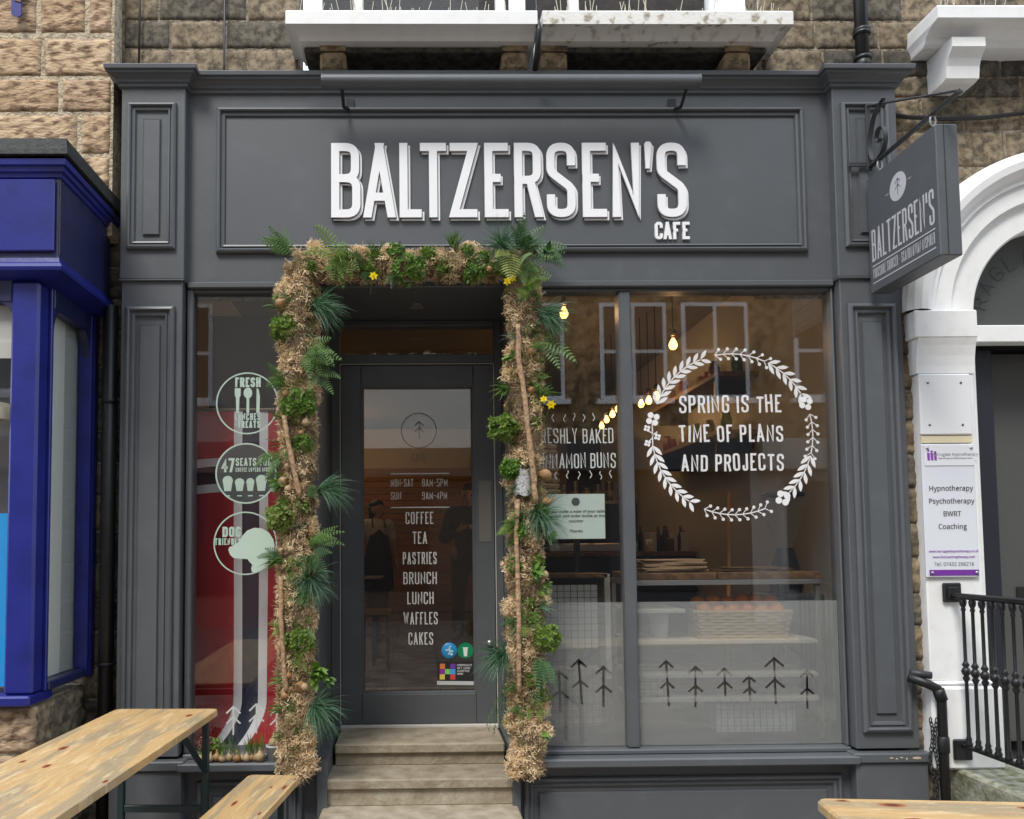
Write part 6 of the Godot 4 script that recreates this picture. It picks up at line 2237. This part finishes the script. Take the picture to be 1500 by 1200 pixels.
func build_garland() -> void:
	var tint := noise_tex(0.05, 61, 256, 3, FastNoiseLite.TYPE_SIMPLEX, ramp([[0.0, grey(.6)], [.5, grey(.85)], [1.0, grey(1.0)]]))
	var P := {
		"fern": plant_mat(0.12, 0.24, 0.05, tint), "fern_light": plant_mat(0.25, 0.39, 0.07, tint), "fern_yellow": plant_mat(0.34, 0.40, 0.07, tint), "grass": plant_mat(0.13, 0.26, 0.145, tint), "grass_light": plant_mat(0.135, 0.255, 0.045, tint),
		"sedum": plant_mat(0.26, 0.40, 0.07, tint), "sedum_light": plant_mat(0.34, 0.45, 0.12, tint), "leaf": plant_mat(0.16, 0.31, 0.035, tint), "moss": plant_mat(0.20, 0.36, 0.06, tint), "dark_leaf": plant_mat(0.07, 0.165, 0.045, tint),
		"yellow": plant_mat(.95, .74, 0.015, null), "bulb": mat(lin(.46, .25, .11), .5, tint, 12.0), "bulb_pale": mat(lin(.55, .40, .22), .55, tint, 12.0), "wood": mat(lin(.52, .33, .19), .8, tint, 3.0, M.fine, .5), "bark": mat(lin(.6, .6, .6), .7, noise_tex(0.04, 62, 256, 4, FastNoiseLite.TYPE_SIMPLEX, ramp([[0.0, grey(.1)], [.3, grey(.75)], [1.0, grey(1.0)]])), 6.0),
	}
	M.P = P
	var g := thing("moss_garland", "rustic garland of blond moss, ferns, bulbs and daffodils framing the cafe door", "garland", Vector3(-.03, .48, .09))
	# padded core
	var nz := FastNoiseLite.new()
	nz.seed = 77
	nz.frequency = 5.0
	var legs := [[Vector3(-.605, .47, .085), Vector3(-.58, 2.93, .095), .083, .098], [Vector3(.512, .47, .085), Vector3(.535, 2.93, .095), .083, .088], [Vector3(-.60, 2.945, .10), Vector3(.55, 2.955, .10), .075, .075]]
	var tufts := []
	for q in legs.size():
		var a: Vector3 = legs[q][0]
		var b: Vector3 = legs[q][1]
		var n := 40
		var pts := []
		var rad := []
		for k in n + 1:
			var t := float(k) / n
			var p := a.lerp(b, t)
			p += Vector3(nz.get_noise_2d(t * 2.0, q * 9.0) * .022, 0, 0) if q < 2 else Vector3(0, nz.get_noise_2d(t * 2.0, q * 9.0) * .02, 0)
			pts.append(p)
			rad.append(lerpf(legs[q][2], legs[q][3], t) * (1.0 + .28 * nz.get_noise_2d(t * 4.0, 50 + q * 9.0)) * .9)
		var st := SM()
		tube(st, pts, rad, 16)
		wpart("moss_core", st, mat(lin(.34, .24, .14), .95, tint, 14.0, M.grain, 1.0), g)
		# where the tufts sit
		var len := a.distance_to(b)
		var count := int(len * 1150)
		for c in count:
			var t := rng.randf()
			var f := t * n
			var i := mini(int(f), n - 1)
			var p: Vector3 = pts[i].lerp(pts[i + 1], f - i)
			var r: float = lerpf(rad[i], rad[i + 1], f - i)
			var ang := rng.randf_range(-.35, PI + .35)
			var out := Vector3(cos(ang), 0, sin(ang)) if q < 2 else Vector3(0, cos(ang), sin(ang))
			tufts.append([p + out * r * rng.randf_range(.86, 1.04), out, q, t])
	# tangles: blond wood wool, brown root and green moss, each a handful of shapes copied many times
	var colours := {"blond": [lin(.80, .64, .42), lin(.72, .55, .34), lin(.85, .71, .50)], "straw": [lin(.62, .46, .28), lin(.52, .38, .22), lin(.70, .54, .34)], "brown": [lin(.36, .25, .15), lin(.44, .32, .2), lin(.26, .175, .105)], "green": [lin(.18, .18, .05), lin(.24, .23, .07), lin(.12, .15, .04)]}
	var bins := {}
	for t in tufts:
		var v: float = nz.get_noise_3d(t[0].x * 1.3 + t[2] * 3.0, t[0].y * 1.3, t[0].z * 2.0) + rng.randf_range(-.12, .12)
		if t[2] == 1 and t[0].y > 1.15:
			v -= .08
		elif t[2] == 0 and t[0].y > 2.2:
			v += .08
		elif t[0].y < .9:
			v += .04
		var kind := "straw" if rng.randf() < .3 else "blond"
		if v < -.13:
			kind = "brown"
		elif v < -.035:
			kind = "green"
		var key: String = kind + str(rng.randi() % 3)
		if not bins.has(key):
			bins[key] = []
		bins[key].append([t[0], t[1]])
	var balls := [[-.63, 2.80, .07], [-.59, 2.87, .05], [-.585, 2.67, .05], [-.62, 2.48, .05], [-.53, 2.31, .05], [-.545, 2.17, .045], [-.57, 1.79, .05], [-.53, 1.66, .045], [-.61, 1.26, .06], [-.54, 1.22, .045], [-.635, 1.10, .05], [-.6, .96, .05], [-.60, .75, .06], [-.56, .66, .06], [-.63, .59, .055], [-.55, .54, .06], [-.6, .50, .055], [-.49, 3.0, .055], [-.28, 2.99, .05], [-.13, 2.985, .055], [.26, 2.99, .06], [.03, 2.975, .035], [.53, 2.76, .055], [.575, 2.545, .055], [.47, 2.50, .04], [.46, 2.40, .04], [.455, 1.88, .042], [.45, 1.45, .045], [.45, 1.26, .05], [.48, 1.16, .05], [.59, 1.31, .045], [.5, 1.0, .05], [.47, .86, .055], [.53, .83, .06], [.57, .79, .05], [.45, .72, .05], [.585, .66, .045], [.47, .55, .055], [.52, .51, .05], [.45, .5, .04]]
	for b in balls:
		var c := Vector3(b[0], b[1], .118)
		for k in int(26000 * b[2] * b[2]):
			var d := rand_dir()
			d.z = absf(d.z)
			var key: String = ("blond" if rng.randf() < .82 else "straw") + str(rng.randi() % 3)
			if not bins.has(key):
				bins[key] = []
			bins[key].append([c + d * Vector3(1, 1.25, .75) * b[2] * rng.randf_range(.6, 1.02), d])
	for key in bins:
		var kind: String = key.substr(0, key.length() - 1)
		var st := S()
		for s in (10 if kind == "blond" else 14):
			var p := rand_dir() * .010
			var d := rand_dir() * Vector3(1, .45, 1) + Vector3(0, .12, 0)
			d = d.normalized()
			var pts := []
			var curl := rand_dir()
			for k in 6:
				pts.append(p)
				p += d * (.0052 if kind == "blond" else .0062)
				d = (d + curl * (.75 if kind == "blond" else .4) + rand_dir() * .25).normalized()
			var side := rand_dir()
			for k in 5:
				var w: float = {"blond": .0046, "straw": .0030, "brown": .0019, "green": .0024}[kind] * (1.0 - k * .1)
				var al: Vector3 = (pts[k + 1] - pts[k]).normalized()
				side = (side - al * side.dot(al)).normalized()
				quad(st, pts[k] - side * w / 2, pts[k] + side * w / 2, pts[k + 1] + side * w / 2, pts[k + 1] - side * w / 2)
		var mesh: Mesh = mesh_of(st)
		var m := mat(colours[kind][int(key[-1])], .85)
		m.backlight_enabled = true
		m.backlight = lin(.5, .40, .26) if kind == "blond" else lin(.2, .15, .09)
		mesh.surface_set_material(0, m)
		var mm := MultiMesh.new()
		mm.transform_format = MultiMesh.TRANSFORM_3D
		mm.mesh = mesh
		mm.instance_count = bins[key].size()
		for k in bins[key].size():
			var t: Array = bins[key][k]
			var y: Vector3 = (t[1] + rand_dir() * .35).normalized()
			var x := y.cross(rand_dir()).normalized()
			var bs := Basis(x, y, x.cross(y)).scaled(Vector3.ONE * rng.randf_range(.7, 1.25))
			mm.set_instance_transform(k, Transform3D(bs, t[0] - g.position))
		var mi := MultiMeshInstance3D.new()
		mi.name = kind + "_moss"
		mi.multimesh = mm
		mi.set_meta("kind", "stuff")
		g.add_child(mi, true)
	var up := Vector3.UP
	var L := Vector3.LEFT
	var R := Vector3.RIGHT
	var F := Vector3.BACK   # towards the street
	var add := func(called: String, shape, m: Material, x: float, y: float, z: float) -> MeshInstance3D:
		return part(called, shape, m, g, Vector3(x, y, z) - g.position)
	# ferns
	add.call("fern", fern(.16, up + L * .5 + F * .3, 8, .6, .8), P.fern, -.625, 3.0, .14)
	add.call("fern", fern(.17, F * .5 + up * .3 + Vector3.DOWN * .3, 13, .9, 1.6), P.fern_light, -.405, 2.98, .16)
	add.call("fern", fern(.17, R * .7 + F * .5, 11, .7, 1.3), P.fern, -.54, 2.5, .17)
	add.call("fern", fern(.13, R * .5 + F * .4 + up * .2, 8, .7, 1.2), P.fern, -.49, 2.40, .16)
	add.call("fern", fern(.15, L * .8 + F * .5, 7, .6, 1.2, .25), P.fern, -.66, 1.99, .15)
	add.call("fern", fern(.16, R * 1.0 + F * .3 + up * .1, 6, .45, .5, .2), P.fern, -.51, 1.60, .15)
	add.call("fern", fern(.14, R * .3 + F * .6, 9, .7, 1.5), P.dark_leaf, -.52, 1.52, .17)
	add.call("fern", fern(.2, R * .3 + up * .8 + F * .3, 9, .8, 1.0), P.dark_leaf, .535, 3.01, .13)
	add.call("fern", fern(.17, R * .9 + up * .2 + F * .2, 7, .55, 1.3), P.dark_leaf, .60, 3.0, .13)
	add.call("fern", fern(.17, R * .2 + F * .3, 8, 1.0, 1.2), P.fern, .50, 2.93, .17)
	var st := S()
	frond(st, Vector3.ZERO, Vector3(-.05, -.85, .5).normalized(), .19, .085, .3, Vector3(0, .35, 1).normalized())
	frond(st, Vector3(.0, .0, 0), Vector3(-.6, -.1, .6).normalized(), .13, .05, .9, Vector3(0, .6, 1).normalized())
	add.call("fern", st, P.fern_yellow, .455, 2.99, .19)
	add.call("fern", fern(.12, R * .5 + F * .6, 9, .9, 1.0), P.fern_light, .53, 2.82, .17)
	st = S()
	frond(st, Vector3.ZERO, Vector3(.75, -.25, .3).normalized(), .23, .07, .9, Vector3(0, .6, 1).normalized())
	frond(st, Vector3.ZERO, Vector3(.45, -.5, .3).normalized(), .2, .06, 1.0, Vector3(0, .5, 1).normalized())
	frond(st, Vector3.ZERO, Vector3(.6, .4, .3).normalized(), .15, .05, .8, Vector3(0, .5, 1).normalized())
	add.call("fern", st, P.fern, .60, 2.57, .14)
	add.call("fern", fern(.17, Vector3(.2, -.5, .6), 10, .5, 1.2, .2), P.dark_leaf, .575, 1.02, .15)
	# blue-green grass tufts
	for q in [[-.505, 2.73, R * .9 + F * .6, .17], [-.475, 1.83, R * .9 + up * .15 + F * .5, .16], [-.53, 1.40, R * .35 + F * .7, .16], [-.51, .79, R * .6 + F * .5, .17], [.42, 3.02, F * .6 + up * .3, .14], [.605, 2.68, R * .8 + F * .5, .16], [.575, 1.70, R * .3 + F * .6, .17], [.405, 1.03, L * .6 + F * .5 + up * .1, .16]]:
		add.call("grass_tuft", grass_tuft(q[3] * 1.18, q[2], 240, 1.4, .0034, .7), P.grass, q[0], q[1], .15)
	for q in [[.185, 3.03, up * 1.0 + F * .2, .09, 45], [-.20, 2.99, up * .5 + F * .5, .085, 24], [.435, 2.32, L * .4 + F * .6, .11, 40], [.50, 1.67, F * .5 + L * .3, .12, 45], [-.66, 1.50, L * .7 + F * .5, .1, 40], [-.66, 2.36, L * .9 + F * .3, .09, 20], [-.60, 2.33, F * .6 + L * .3, .09, 26], [-.68, 2.74, L * 1.0 + up * .3, .1, 8], [.60, 2.28, R * .4 + F * .3 + up * .5, .1, 16], [-.655, .93, L * .8 + F * .4 + up * .3, .08, 12], [-.66, .79, L * .8 + F * .4 + up * .1, .08, 12], [-.66, .67, L * .8 + F * .4 + up * .2, .08, 12], [-.68, 2.07, L * .7 + F * .6, .06, 10]]:
		add.call("grass_shoots", grass_tuft(q[3], q[2], q[4], .9, .007, .4), P.grass_light, q[0], q[1], .15)
	# cushions
	for q in [[-.645, 2.62, .068, "sedum", .02, .6], [-.58, 2.245, .085, "moss", .02, .5], [-.665, 1.70, .07, "sedum_light", .02, .7], [-.575, 1.12, .075, "sedum", .014, .55], [-.045, 2.92, .085, "moss", .017, .5], [.41, 2.13, .065, "sedum", .022, .5], [.605, 1.115, .06, "sedum", .022, .45], [.28, 2.90, .055, "moss", .014, .5], [.45, 1.93, .05, "moss", .02, .6], [-.56, 2.06, .05, "moss", .014, .5]]:
		add.call("leaf_cushion", cushion(q[2], 150, q[4], q[5]), P[q[3]], q[0], q[1], .155)
	for q in [[-.33, 2.96], [-.24, 2.92], [.06, 2.99], [.13, 2.93], [.33, 2.97], [.39, 2.93], [-.52, 2.93], [-.1, 3.0]]:
		add.call("moss_pad", cushion(rng.randf_range(.035, .05), 90, .015, .5), [P.moss, P.sedum, P.fern_light][rng.randi() % 3], q[0], q[1], .15)
	# broad leaved plants
	add.call("primrose", leafy(.085, R * .6 + F * .6, 26, .42), P.leaf, -.50, .96, .16)
	add.call("primrose", leafy(.05, F, 14, .5), P.leaf, -.545, 1.33, .19)
	add.call("ivy_sprig", leafy(.05, F * .8 + R * .3, 26, .45), P.leaf, .555, 1.43, .18)
	add.call("ivy_sprig", leafy(.05, R * .9 + F * .3, 12, .4), P.leaf, .63, 1.60, .15)
	add.call("ivy_sprig", leafy(.05, R * .6 + F * .5, 12, .4), P.grass_light, .60, 1.36, .15)
	add.call("ivy_sprig", leafy(.055, up * .4 + R * .6 + F * .3, 20, .45), P.dark_leaf, .64, 3.0, .14)
	add.call("ivy_sprig", leafy(.05, F * .8, 10, .4), P.leaf, .49, 1.63, .18)
	add.call("ivy_sprig", leafy(.055, L * .5 + F * .6, 12, .4), P.leaf, -.67, 1.87, .15)
	add.call("ivy_sprig", leafy(.04, R * .6 + F * .3 + Vector3.DOWN * .3, 10, .45), P.grass_light, -.43, .93, .15)
	st = S()
	for k in 9:
		var pts := curve_pts(rand_dir() * .03, Vector3(-.4, -.5, .4) + rand_dir() * .3, 1.4, .2, 7)
		tube(st, pts, .0012, 4, false)
		for j in 8:
			var p: Vector3 = pts[j]
			var o := rand_dir() * .009
			quad(st, p, p + o + rand_dir() * .003, p + o * 1.6, p + o + rand_dir() * .003)
			quad(st, p, p - o + rand_dir() * .003, p - o * 1.6, p - o + rand_dir() * .003)
	add.call("trailing_vine", st, P.dark_leaf, .415, .86, .13)
	# small sprigs tucked in all the way round
	for k in 110:
		var t := rng.randf()
		var leg := k % 5
		var p: Vector3
		var out: Vector3
		if leg < 2:
			out = Vector3(rng.randf_range(-1, 1), rng.randf_range(-.2, .5), .6)
			p = Vector3(-.6 + out.x * .07, .6 + t * 2.3, .15)
		elif leg < 4:
			out = Vector3(rng.randf_range(-1, 1), rng.randf_range(-.2, .5), .6)
			p = Vector3(.525 + out.x * .065, .6 + t * 2.3, .15)
		else:
			out = Vector3(rng.randf_range(-.4, .4), rng.randf_range(-.8, 1), .6)
			p = Vector3(-.55 + t * 1.05, 2.95 + out.y * .055, .155)
		match rng.randi() % 4:
			0:
				add.call("fern", fern(rng.randf_range(.07, .12), out, 5, .6, 1.0, .3), [P.fern, P.fern_light, P.dark_leaf][rng.randi() % 3], p.x, p.y, p.z)
			1:
				add.call("grass_shoots", grass_tuft(rng.randf_range(.06, .1), out, 26, .9, .005, .5), [P.grass_light, P.grass][rng.randi() % 2], p.x, p.y, p.z)
			2:
				add.call("ivy_sprig", leafy(rng.randf_range(.03, .05), out, 14, .42), [P.leaf, P.moss, P.fern_light][rng.randi() % 3], p.x, p.y, p.z)
			3:
				add.call("moss_pad", cushion(rng.randf_range(.025, .045), 70, .012, .5), [P.moss, P.sedum, P.fern_light][rng.randi() % 3], p.x, p.y, p.z)
	# bulbs
	for q in [[-.625, 2.93, .026], [-.57, 2.78, .022], [-.665, 2.745, .027], [-.545, 2.56, .018], [-.635, 2.30, .02], [-.565, 2.11, .016], [-.54, 2.16, .02], [-.655, 1.875, .026], [-.625, 1.84, .02], [-.60, 1.79, .017], [-.605, 1.70, .015], [-.61, 1.55, .018], [-.66, 1.545, .014], [-.625, 1.38, .018], [-.64, 1.03, .02], [-.565, .90, .028], [-.62, .955, .016], [-.545, .9, .02], [-.64, .86, .02], [-.35, 2.93, .015], [-.13, 2.90, .018], [.10, 2.95, .014], [.355, 2.91, .018], [.555, 2.50, .021], [.58, 2.47, .019], [.49, 2.40, .017], [.575, 2.22, .022], [.615, 1.90, .03], [.62, 1.77, .024], [.49, 1.53, .015], [.60, 1.42, .022], [.575, 1.08, .017], [.55, 2.31, .018], [.48, 1.0, .016], [.545, .92, .018], [-.63, 1.95, .016], [-.57, 1.62, .014]]:
		var o: MeshInstance3D = add.call("flower_bulb", bulb_shape(q[2]), P.bulb if rng.randf() < .6 else P.bulb_pale, q[0], q[1], .165 + rng.randf_range(-.01, .012))
		o.rotation = Vector3(rng.randf_range(.2, 1.2), rng.randf_range(-1, 1), rng.randf_range(-1.6, 1.6))
	# daffodils on stalks
	for q in [[-.21, 2.868, .2], [.44, 2.84, .2], [.465, 2.855, .2], [.605, 2.26, .21], [.64, 2.235, .21]]:
		var o: MeshInstance3D = add.call("daffodil", daffodil(), P.yellow, q[0], q[1], q[2])
		o.rotation = Vector3(rng.randf_range(-.3, .6), rng.randf_range(-.5, .5), rng.randf())
		o.scale = Vector3.ONE * rng.randf_range(.75, 1.05)
		st = SM()
		tube(st, [Vector3(q[0], q[1], q[2] - .003), Vector3(q[0] - .01, q[1] - .03, q[2] - .03), Vector3(q[0] - .02, q[1] - .07, .13)], .0025, 5, false)
		wpart("flower_stalk", st, P.grass_light, g)
	# cut branches tied in
	for q in [[[Vector3(-.64, 2.19, .19), Vector3(-.625, 2.08, .2), Vector3(-.59, 1.92, .2), Vector3(-.565, 1.80, .19)], .013], [[Vector3(-.66, 1.42, .17), Vector3(-.655, 1.2, .185), Vector3(-.64, .98, .185), Vector3(-.63, .88, .17)], .012], [[Vector3(.49, 2.63, .185), Vector3(.49, 2.45, .195), Vector3(.515, 2.27, .2), Vector3(.535, 2.05, .2), Vector3(.553, 1.9, .2), Vector3(.56, 1.76, .195)], .013], [[Vector3(.475, 1.78, .17), Vector3(.468, 1.55, .19), Vector3(.472, 1.25, .195), Vector3(.47, 1.05, .19), Vector3(.468, .86, .18)], .012]]:
		var fine_pts := []
		var rr := []
		var raw: Array = q[0]
		for k in raw.size() - 1:
			for j in 5:
				fine_pts.append(raw[k].lerp(raw[k + 1], j / 5.0) + rand_dir() * .0022)
				rr.append(q[1] * rng.randf_range(.85, 1.12))
		fine_pts.append(raw[-1])
		rr.append(q[1] * .9)
		st = SM()
		tube(st, fine_pts, rr, 10)
		wpart("branch", st, P.wood, g)
	# a curl of white birch bark
	st = SM()
	for k in 10:
		for j in 8:
			var f0 := func(a: int, b: int) -> Vector3:
				var t := a / 10.0 * 3.6 + .2
				return Vector3(cos(t) * (.04 + .003 * sin(b * 1.7)), -.065 + b * .016 + .006 * sin(a * 1.3), sin(t) * .035)
			quad(st, f0.call(k, j), f0.call(k, j + 1), f0.call(k + 1, j + 1), f0.call(k + 1, j))
	add.call("birch_bark", st, P.bark, .508, 1.865, .16)

# ------------------------------------------------------------------ tables, bench
func wood_texture(seed_: int, w := 256, h := 1024) -> ImageTexture:
	var im := Image.create(w, h, false, Image.FORMAT_RGB8)
	var n := FastNoiseLite.new()
	n.seed = seed_
	n.frequency = .02
	n.fractal_octaves = 4
	var r := RandomNumberGenerator.new()
	r.seed = seed_
	var knots := []
	for k in 11:
		knots.append([r.randf() * w, r.randf() * h, r.randf_range(4, 8.5)])
	var a := Color(.80, .71, .54)
	var b := Color(.68, .54, .36)
	var c := Color(.55, .53, .48)
	var e := Color(.87, .80, .67)
	for y in h:
		for x in w:
			var wob := n.get_noise_2d(x * .5, y * .16) * 26.0
			var bend := 0.0
			var dark := 0.0
			for q in knots:
				var dx: float = x - q[0]
				var dy: float = (y - q[1]) * .55
				if absf(dx) < 40.0 and absf(dy) < 60.0:
					var d2 := dx * dx + dy * dy
					bend += dx * 60.0 / (d2 + 120.0)
					dark = maxf(dark, clampf(1.3 - sqrt(d2) / q[2], 0.0, 1.0))
			var ringv := sin((x + wob + bend * 4.0) * .42) * .5 + .5
			var fineg := n.get_noise_2d(x * 9.0, y * .35) * .5 + .5
			var col := a.lerp(b, clampf(ringv * .32 + fineg * .4, 0, 1))
			var wear := n.get_noise_2d(x * .8 + 400, y * .12 + 90)
			col = col.lerp(c, clampf(wear * 2.4 + .06, 0, .8) * (.5 + .5 * fineg))
			var pale := n.get_noise_2d(x * 2.2 - 300, y * .4 + 700)
			col = col.lerp(e, clampf(pale * 1.8 - .35, 0, .55))
			col = col.lerp(Color(.62, .33, .15), clampf(dark * 2.5, 0, .75))
			col = col.lerp(Color(.3, .17, .1), clampf(dark * 2.2 - 1.0, 0, .9))
			var scratch := n.get_noise_2d(x * 7.0 + 50, y * 1.2)
			if scratch > .5:
				col = col.lerp(Color(.9, .87, .8), .5)
			im.set_pixel(x, y, col)
	return ImageTexture.create_from_image(im)

# a board with the grain running along z, in uv
func board(w: float, l: float, h: float, r: float) -> ArrayMesh:
	var out := PackedVector2Array()
	for c in [[-1, -1, PI], [1, -1, PI * 1.5], [1, 1, 0], [-1, 1, PI / 2]]:
		for k in 6:
			var a: float = c[2] + PI / 2 * k / 5.0
			out.append(Vector2(c[0] * (w / 2 - r) + cos(a) * r, c[1] * (l / 2 - r) + sin(a) * r))
	var st := S()
	var put := func(v: Vector3) -> void:
		st.set_uv(Vector2(v.x / w + .5, v.z / l + .5 + (v.y - h) * .0))
		st.add_vertex(v)
	var n := out.size()
	var e := .006
	for k in n:
		var a := out[k]
		var b := out[(k + 1) % n]
		var ai := a * (1.0 - e / a.length())
		var bi := b * (1.0 - e / b.length())
		for v in [Vector3(0, h, 0), Vector3(ai.x, h, ai.y), Vector3(bi.x, h, bi.y)]:
			put.call(v)
		for v in [Vector3(ai.x, h, ai.y), Vector3(a.x, h - e, a.y), Vector3(bi.x, h, bi.y), Vector3(bi.x, h, bi.y), Vector3(a.x, h - e, a.y), Vector3(b.x, h - e, b.y)]:
			put.call(v)
		for v in [Vector3(a.x, h - e, a.y), Vector3(a.x, 0, a.y), Vector3(b.x, h - e, b.y), Vector3(b.x, h - e, b.y), Vector3(a.x, 0, a.y), Vector3(b.x, 0, b.y)]:
			put.call(v)
		for v in [Vector3(0, 0, 0), Vector3(b.x, 0, b.y), Vector3(a.x, 0, a.y)]:
			put.call(v)
	st.generate_normals()
	return st.commit()

func trestle(called: String, label: String, category: String, at: Vector3, turn: float, w: float, l: float, h: float, tex: ImageTexture) -> void:
	var f := thing(called, label, category, at, turn)
	var m := StandardMaterial3D.new()
	m.albedo_texture = tex
	m.albedo_color = Color(.94, .90, .84)
	m.roughness = .62
	m.heightmap_enabled = true
	m.heightmap_texture = tex
	m.heightmap_scale = .06
	part("top", board(w, l, .027, .03), m, f, Vector3(0, h - .027, 0))
	var green := mat(lin(.012, .028, .028), .4)
	# folding steel legs: a pair at each end, a foot bar, and a stay
	for e in [-1.0, 1.0]:
		var z: float = e * (l / 2 - (.05 if w > .3 else .16))
		for s in [-1.0, 1.0]:
			var x: float = s * (w / 2 - .045)
			part("leg", bx(Vector3(x - .014, 0, z - .014), Vector3(x + .014, h - .028, z + .014), .003), green, f)
			var st := S()
			tube(st, [Vector3(x, h - .26, z - e * .015), Vector3(x, h - .05, z - e * .30)], .017, 4)
			part("stay", st, green, f)
		part("cross_bar", bx(Vector3(-w / 2 + .0595, h * .42, z - .01), Vector3(w / 2 - .0595, h * .42 + .03, z + .01), .002), green, f)
		part("cross_bar", bx(Vector3(-w / 2 + .0595, h - .07, z - .01), Vector3(w / 2 - .0595, h - .04, z + .01), .002), green, f)

func build_tables() -> void:
	var t1 := wood_texture(5)
	var t2 := wood_texture(9)
	trestle("trestle_table", "weathered pine trestle table on green folding legs by the blue shop", "table", Vector3(-1.20, .06, 1.40), -.047, .47, 2.2, .77, t1)
	trestle("trestle_bench", "narrow pine bench on green folding legs beside the moss garland", "bench", Vector3(-.772, .06, 1.44), -.11, .235, 2.2, .48, t2)
	trestle("trestle_table", "pine trestle table set across the pavement in front of the pilaster with plinth", "table", Vector3(2.19, .06, 2.10), PI / 2 - .105, .5, 2.2, .77, t2)

func build_sill_bulbs() -> void:
	var P: Dictionary = M.P
	var spots := [[-.985, .026, .0], [-.955, .022, .9], [-.925, .024, 1.0], [-.885, .024, .3], [-.862, .018, .0], [-.838, .022, .8], [-.815, .024, 1.0], [-.775, .03, .9], [-.80, .02, 1.0]]
	var labels := ["flower bulb at the table end of the row on the grey sill", "sprouting flower bulb in the row on the grey sill"]
	for k in spots.size():
		var q: Array = spots[k]
		var b := thing("sill_bulb", labels[1] if k > 0 else labels[0], "flower bulb", Vector3(q[0], .528, .06 + (k % 2) * .015), 0, "flower bulbs in a row on the sill" if k > 0 else "")
		part("bulb", bulb_shape(q[1] * .85), P.bulb_pale if k % 3 else P.bulb, b, Vector3(0, q[1] * .83, 0))
		if q[2] > 0:
			part("shoots", grass_tuft(.07 * q[2] + .02, Vector3.UP + Vector3.BACK * .2, 9, .3, .007, .3), P.leaf, b, Vector3(0, q[1] * 1.8, 0))
	for q in [[-1.10, .02], [-1.075, .017], [-1.055, .019]]:
		var b := thing("loose_bulb", "loose flower bulb lying apart on the sill behind the table leg", "flower bulb", Vector3(q[0] + .04, .528, .075), 0, "loose bulbs behind the table leg")
		part("bulb", bulb_shape(q[1]), P.bulb_pale, b, Vector3(0, q[1], 0)).rotation.z = rng.randf_range(-1.2, 1.2)
		part("shoots", grass_tuft(.06, Vector3(-.8, .6, .3), 4, .5, .006, .3), P.grass_light, b, Vector3(0, q[1], 0))
	var c := thing("potted_sedum", "low clump of green and reddish sedum at the table end of the sill", "plant", Vector3(-1.02, .528, .03))
	part("leaves", cushion(.05, 120, .016, .55), P.sedum, c, Vector3(0, .06, 0))
	part("leaves", cushion(.035, 60, .012, .6), mat(lin(.2, .08, .06), .6), c, Vector3(-.02, .085, .02))
	part("root_ball", bulb_shape(.035), P.bulb, c, Vector3(0, .034, 0))
	var pot := thing("small_pot", "small grey pot with a bare bulb at the foot of the garland", "pot", Vector3(-.712, .528, .05))
	var st := SM()
	lathe(st, [Vector2(0, 0), Vector2(.028, 0), Vector2(.036, .065), Vector2(.038, .066), Vector2(.038, .075), Vector2(.033, .075), Vector2(.032, .06), Vector2(0, .058)], 20)
	part("pot", st, mat(lin(.42, .44, .46), .5), pot)
	part("bulb", bulb_shape(.026), P.bulb_pale, pot, Vector3(0, .085, 0))
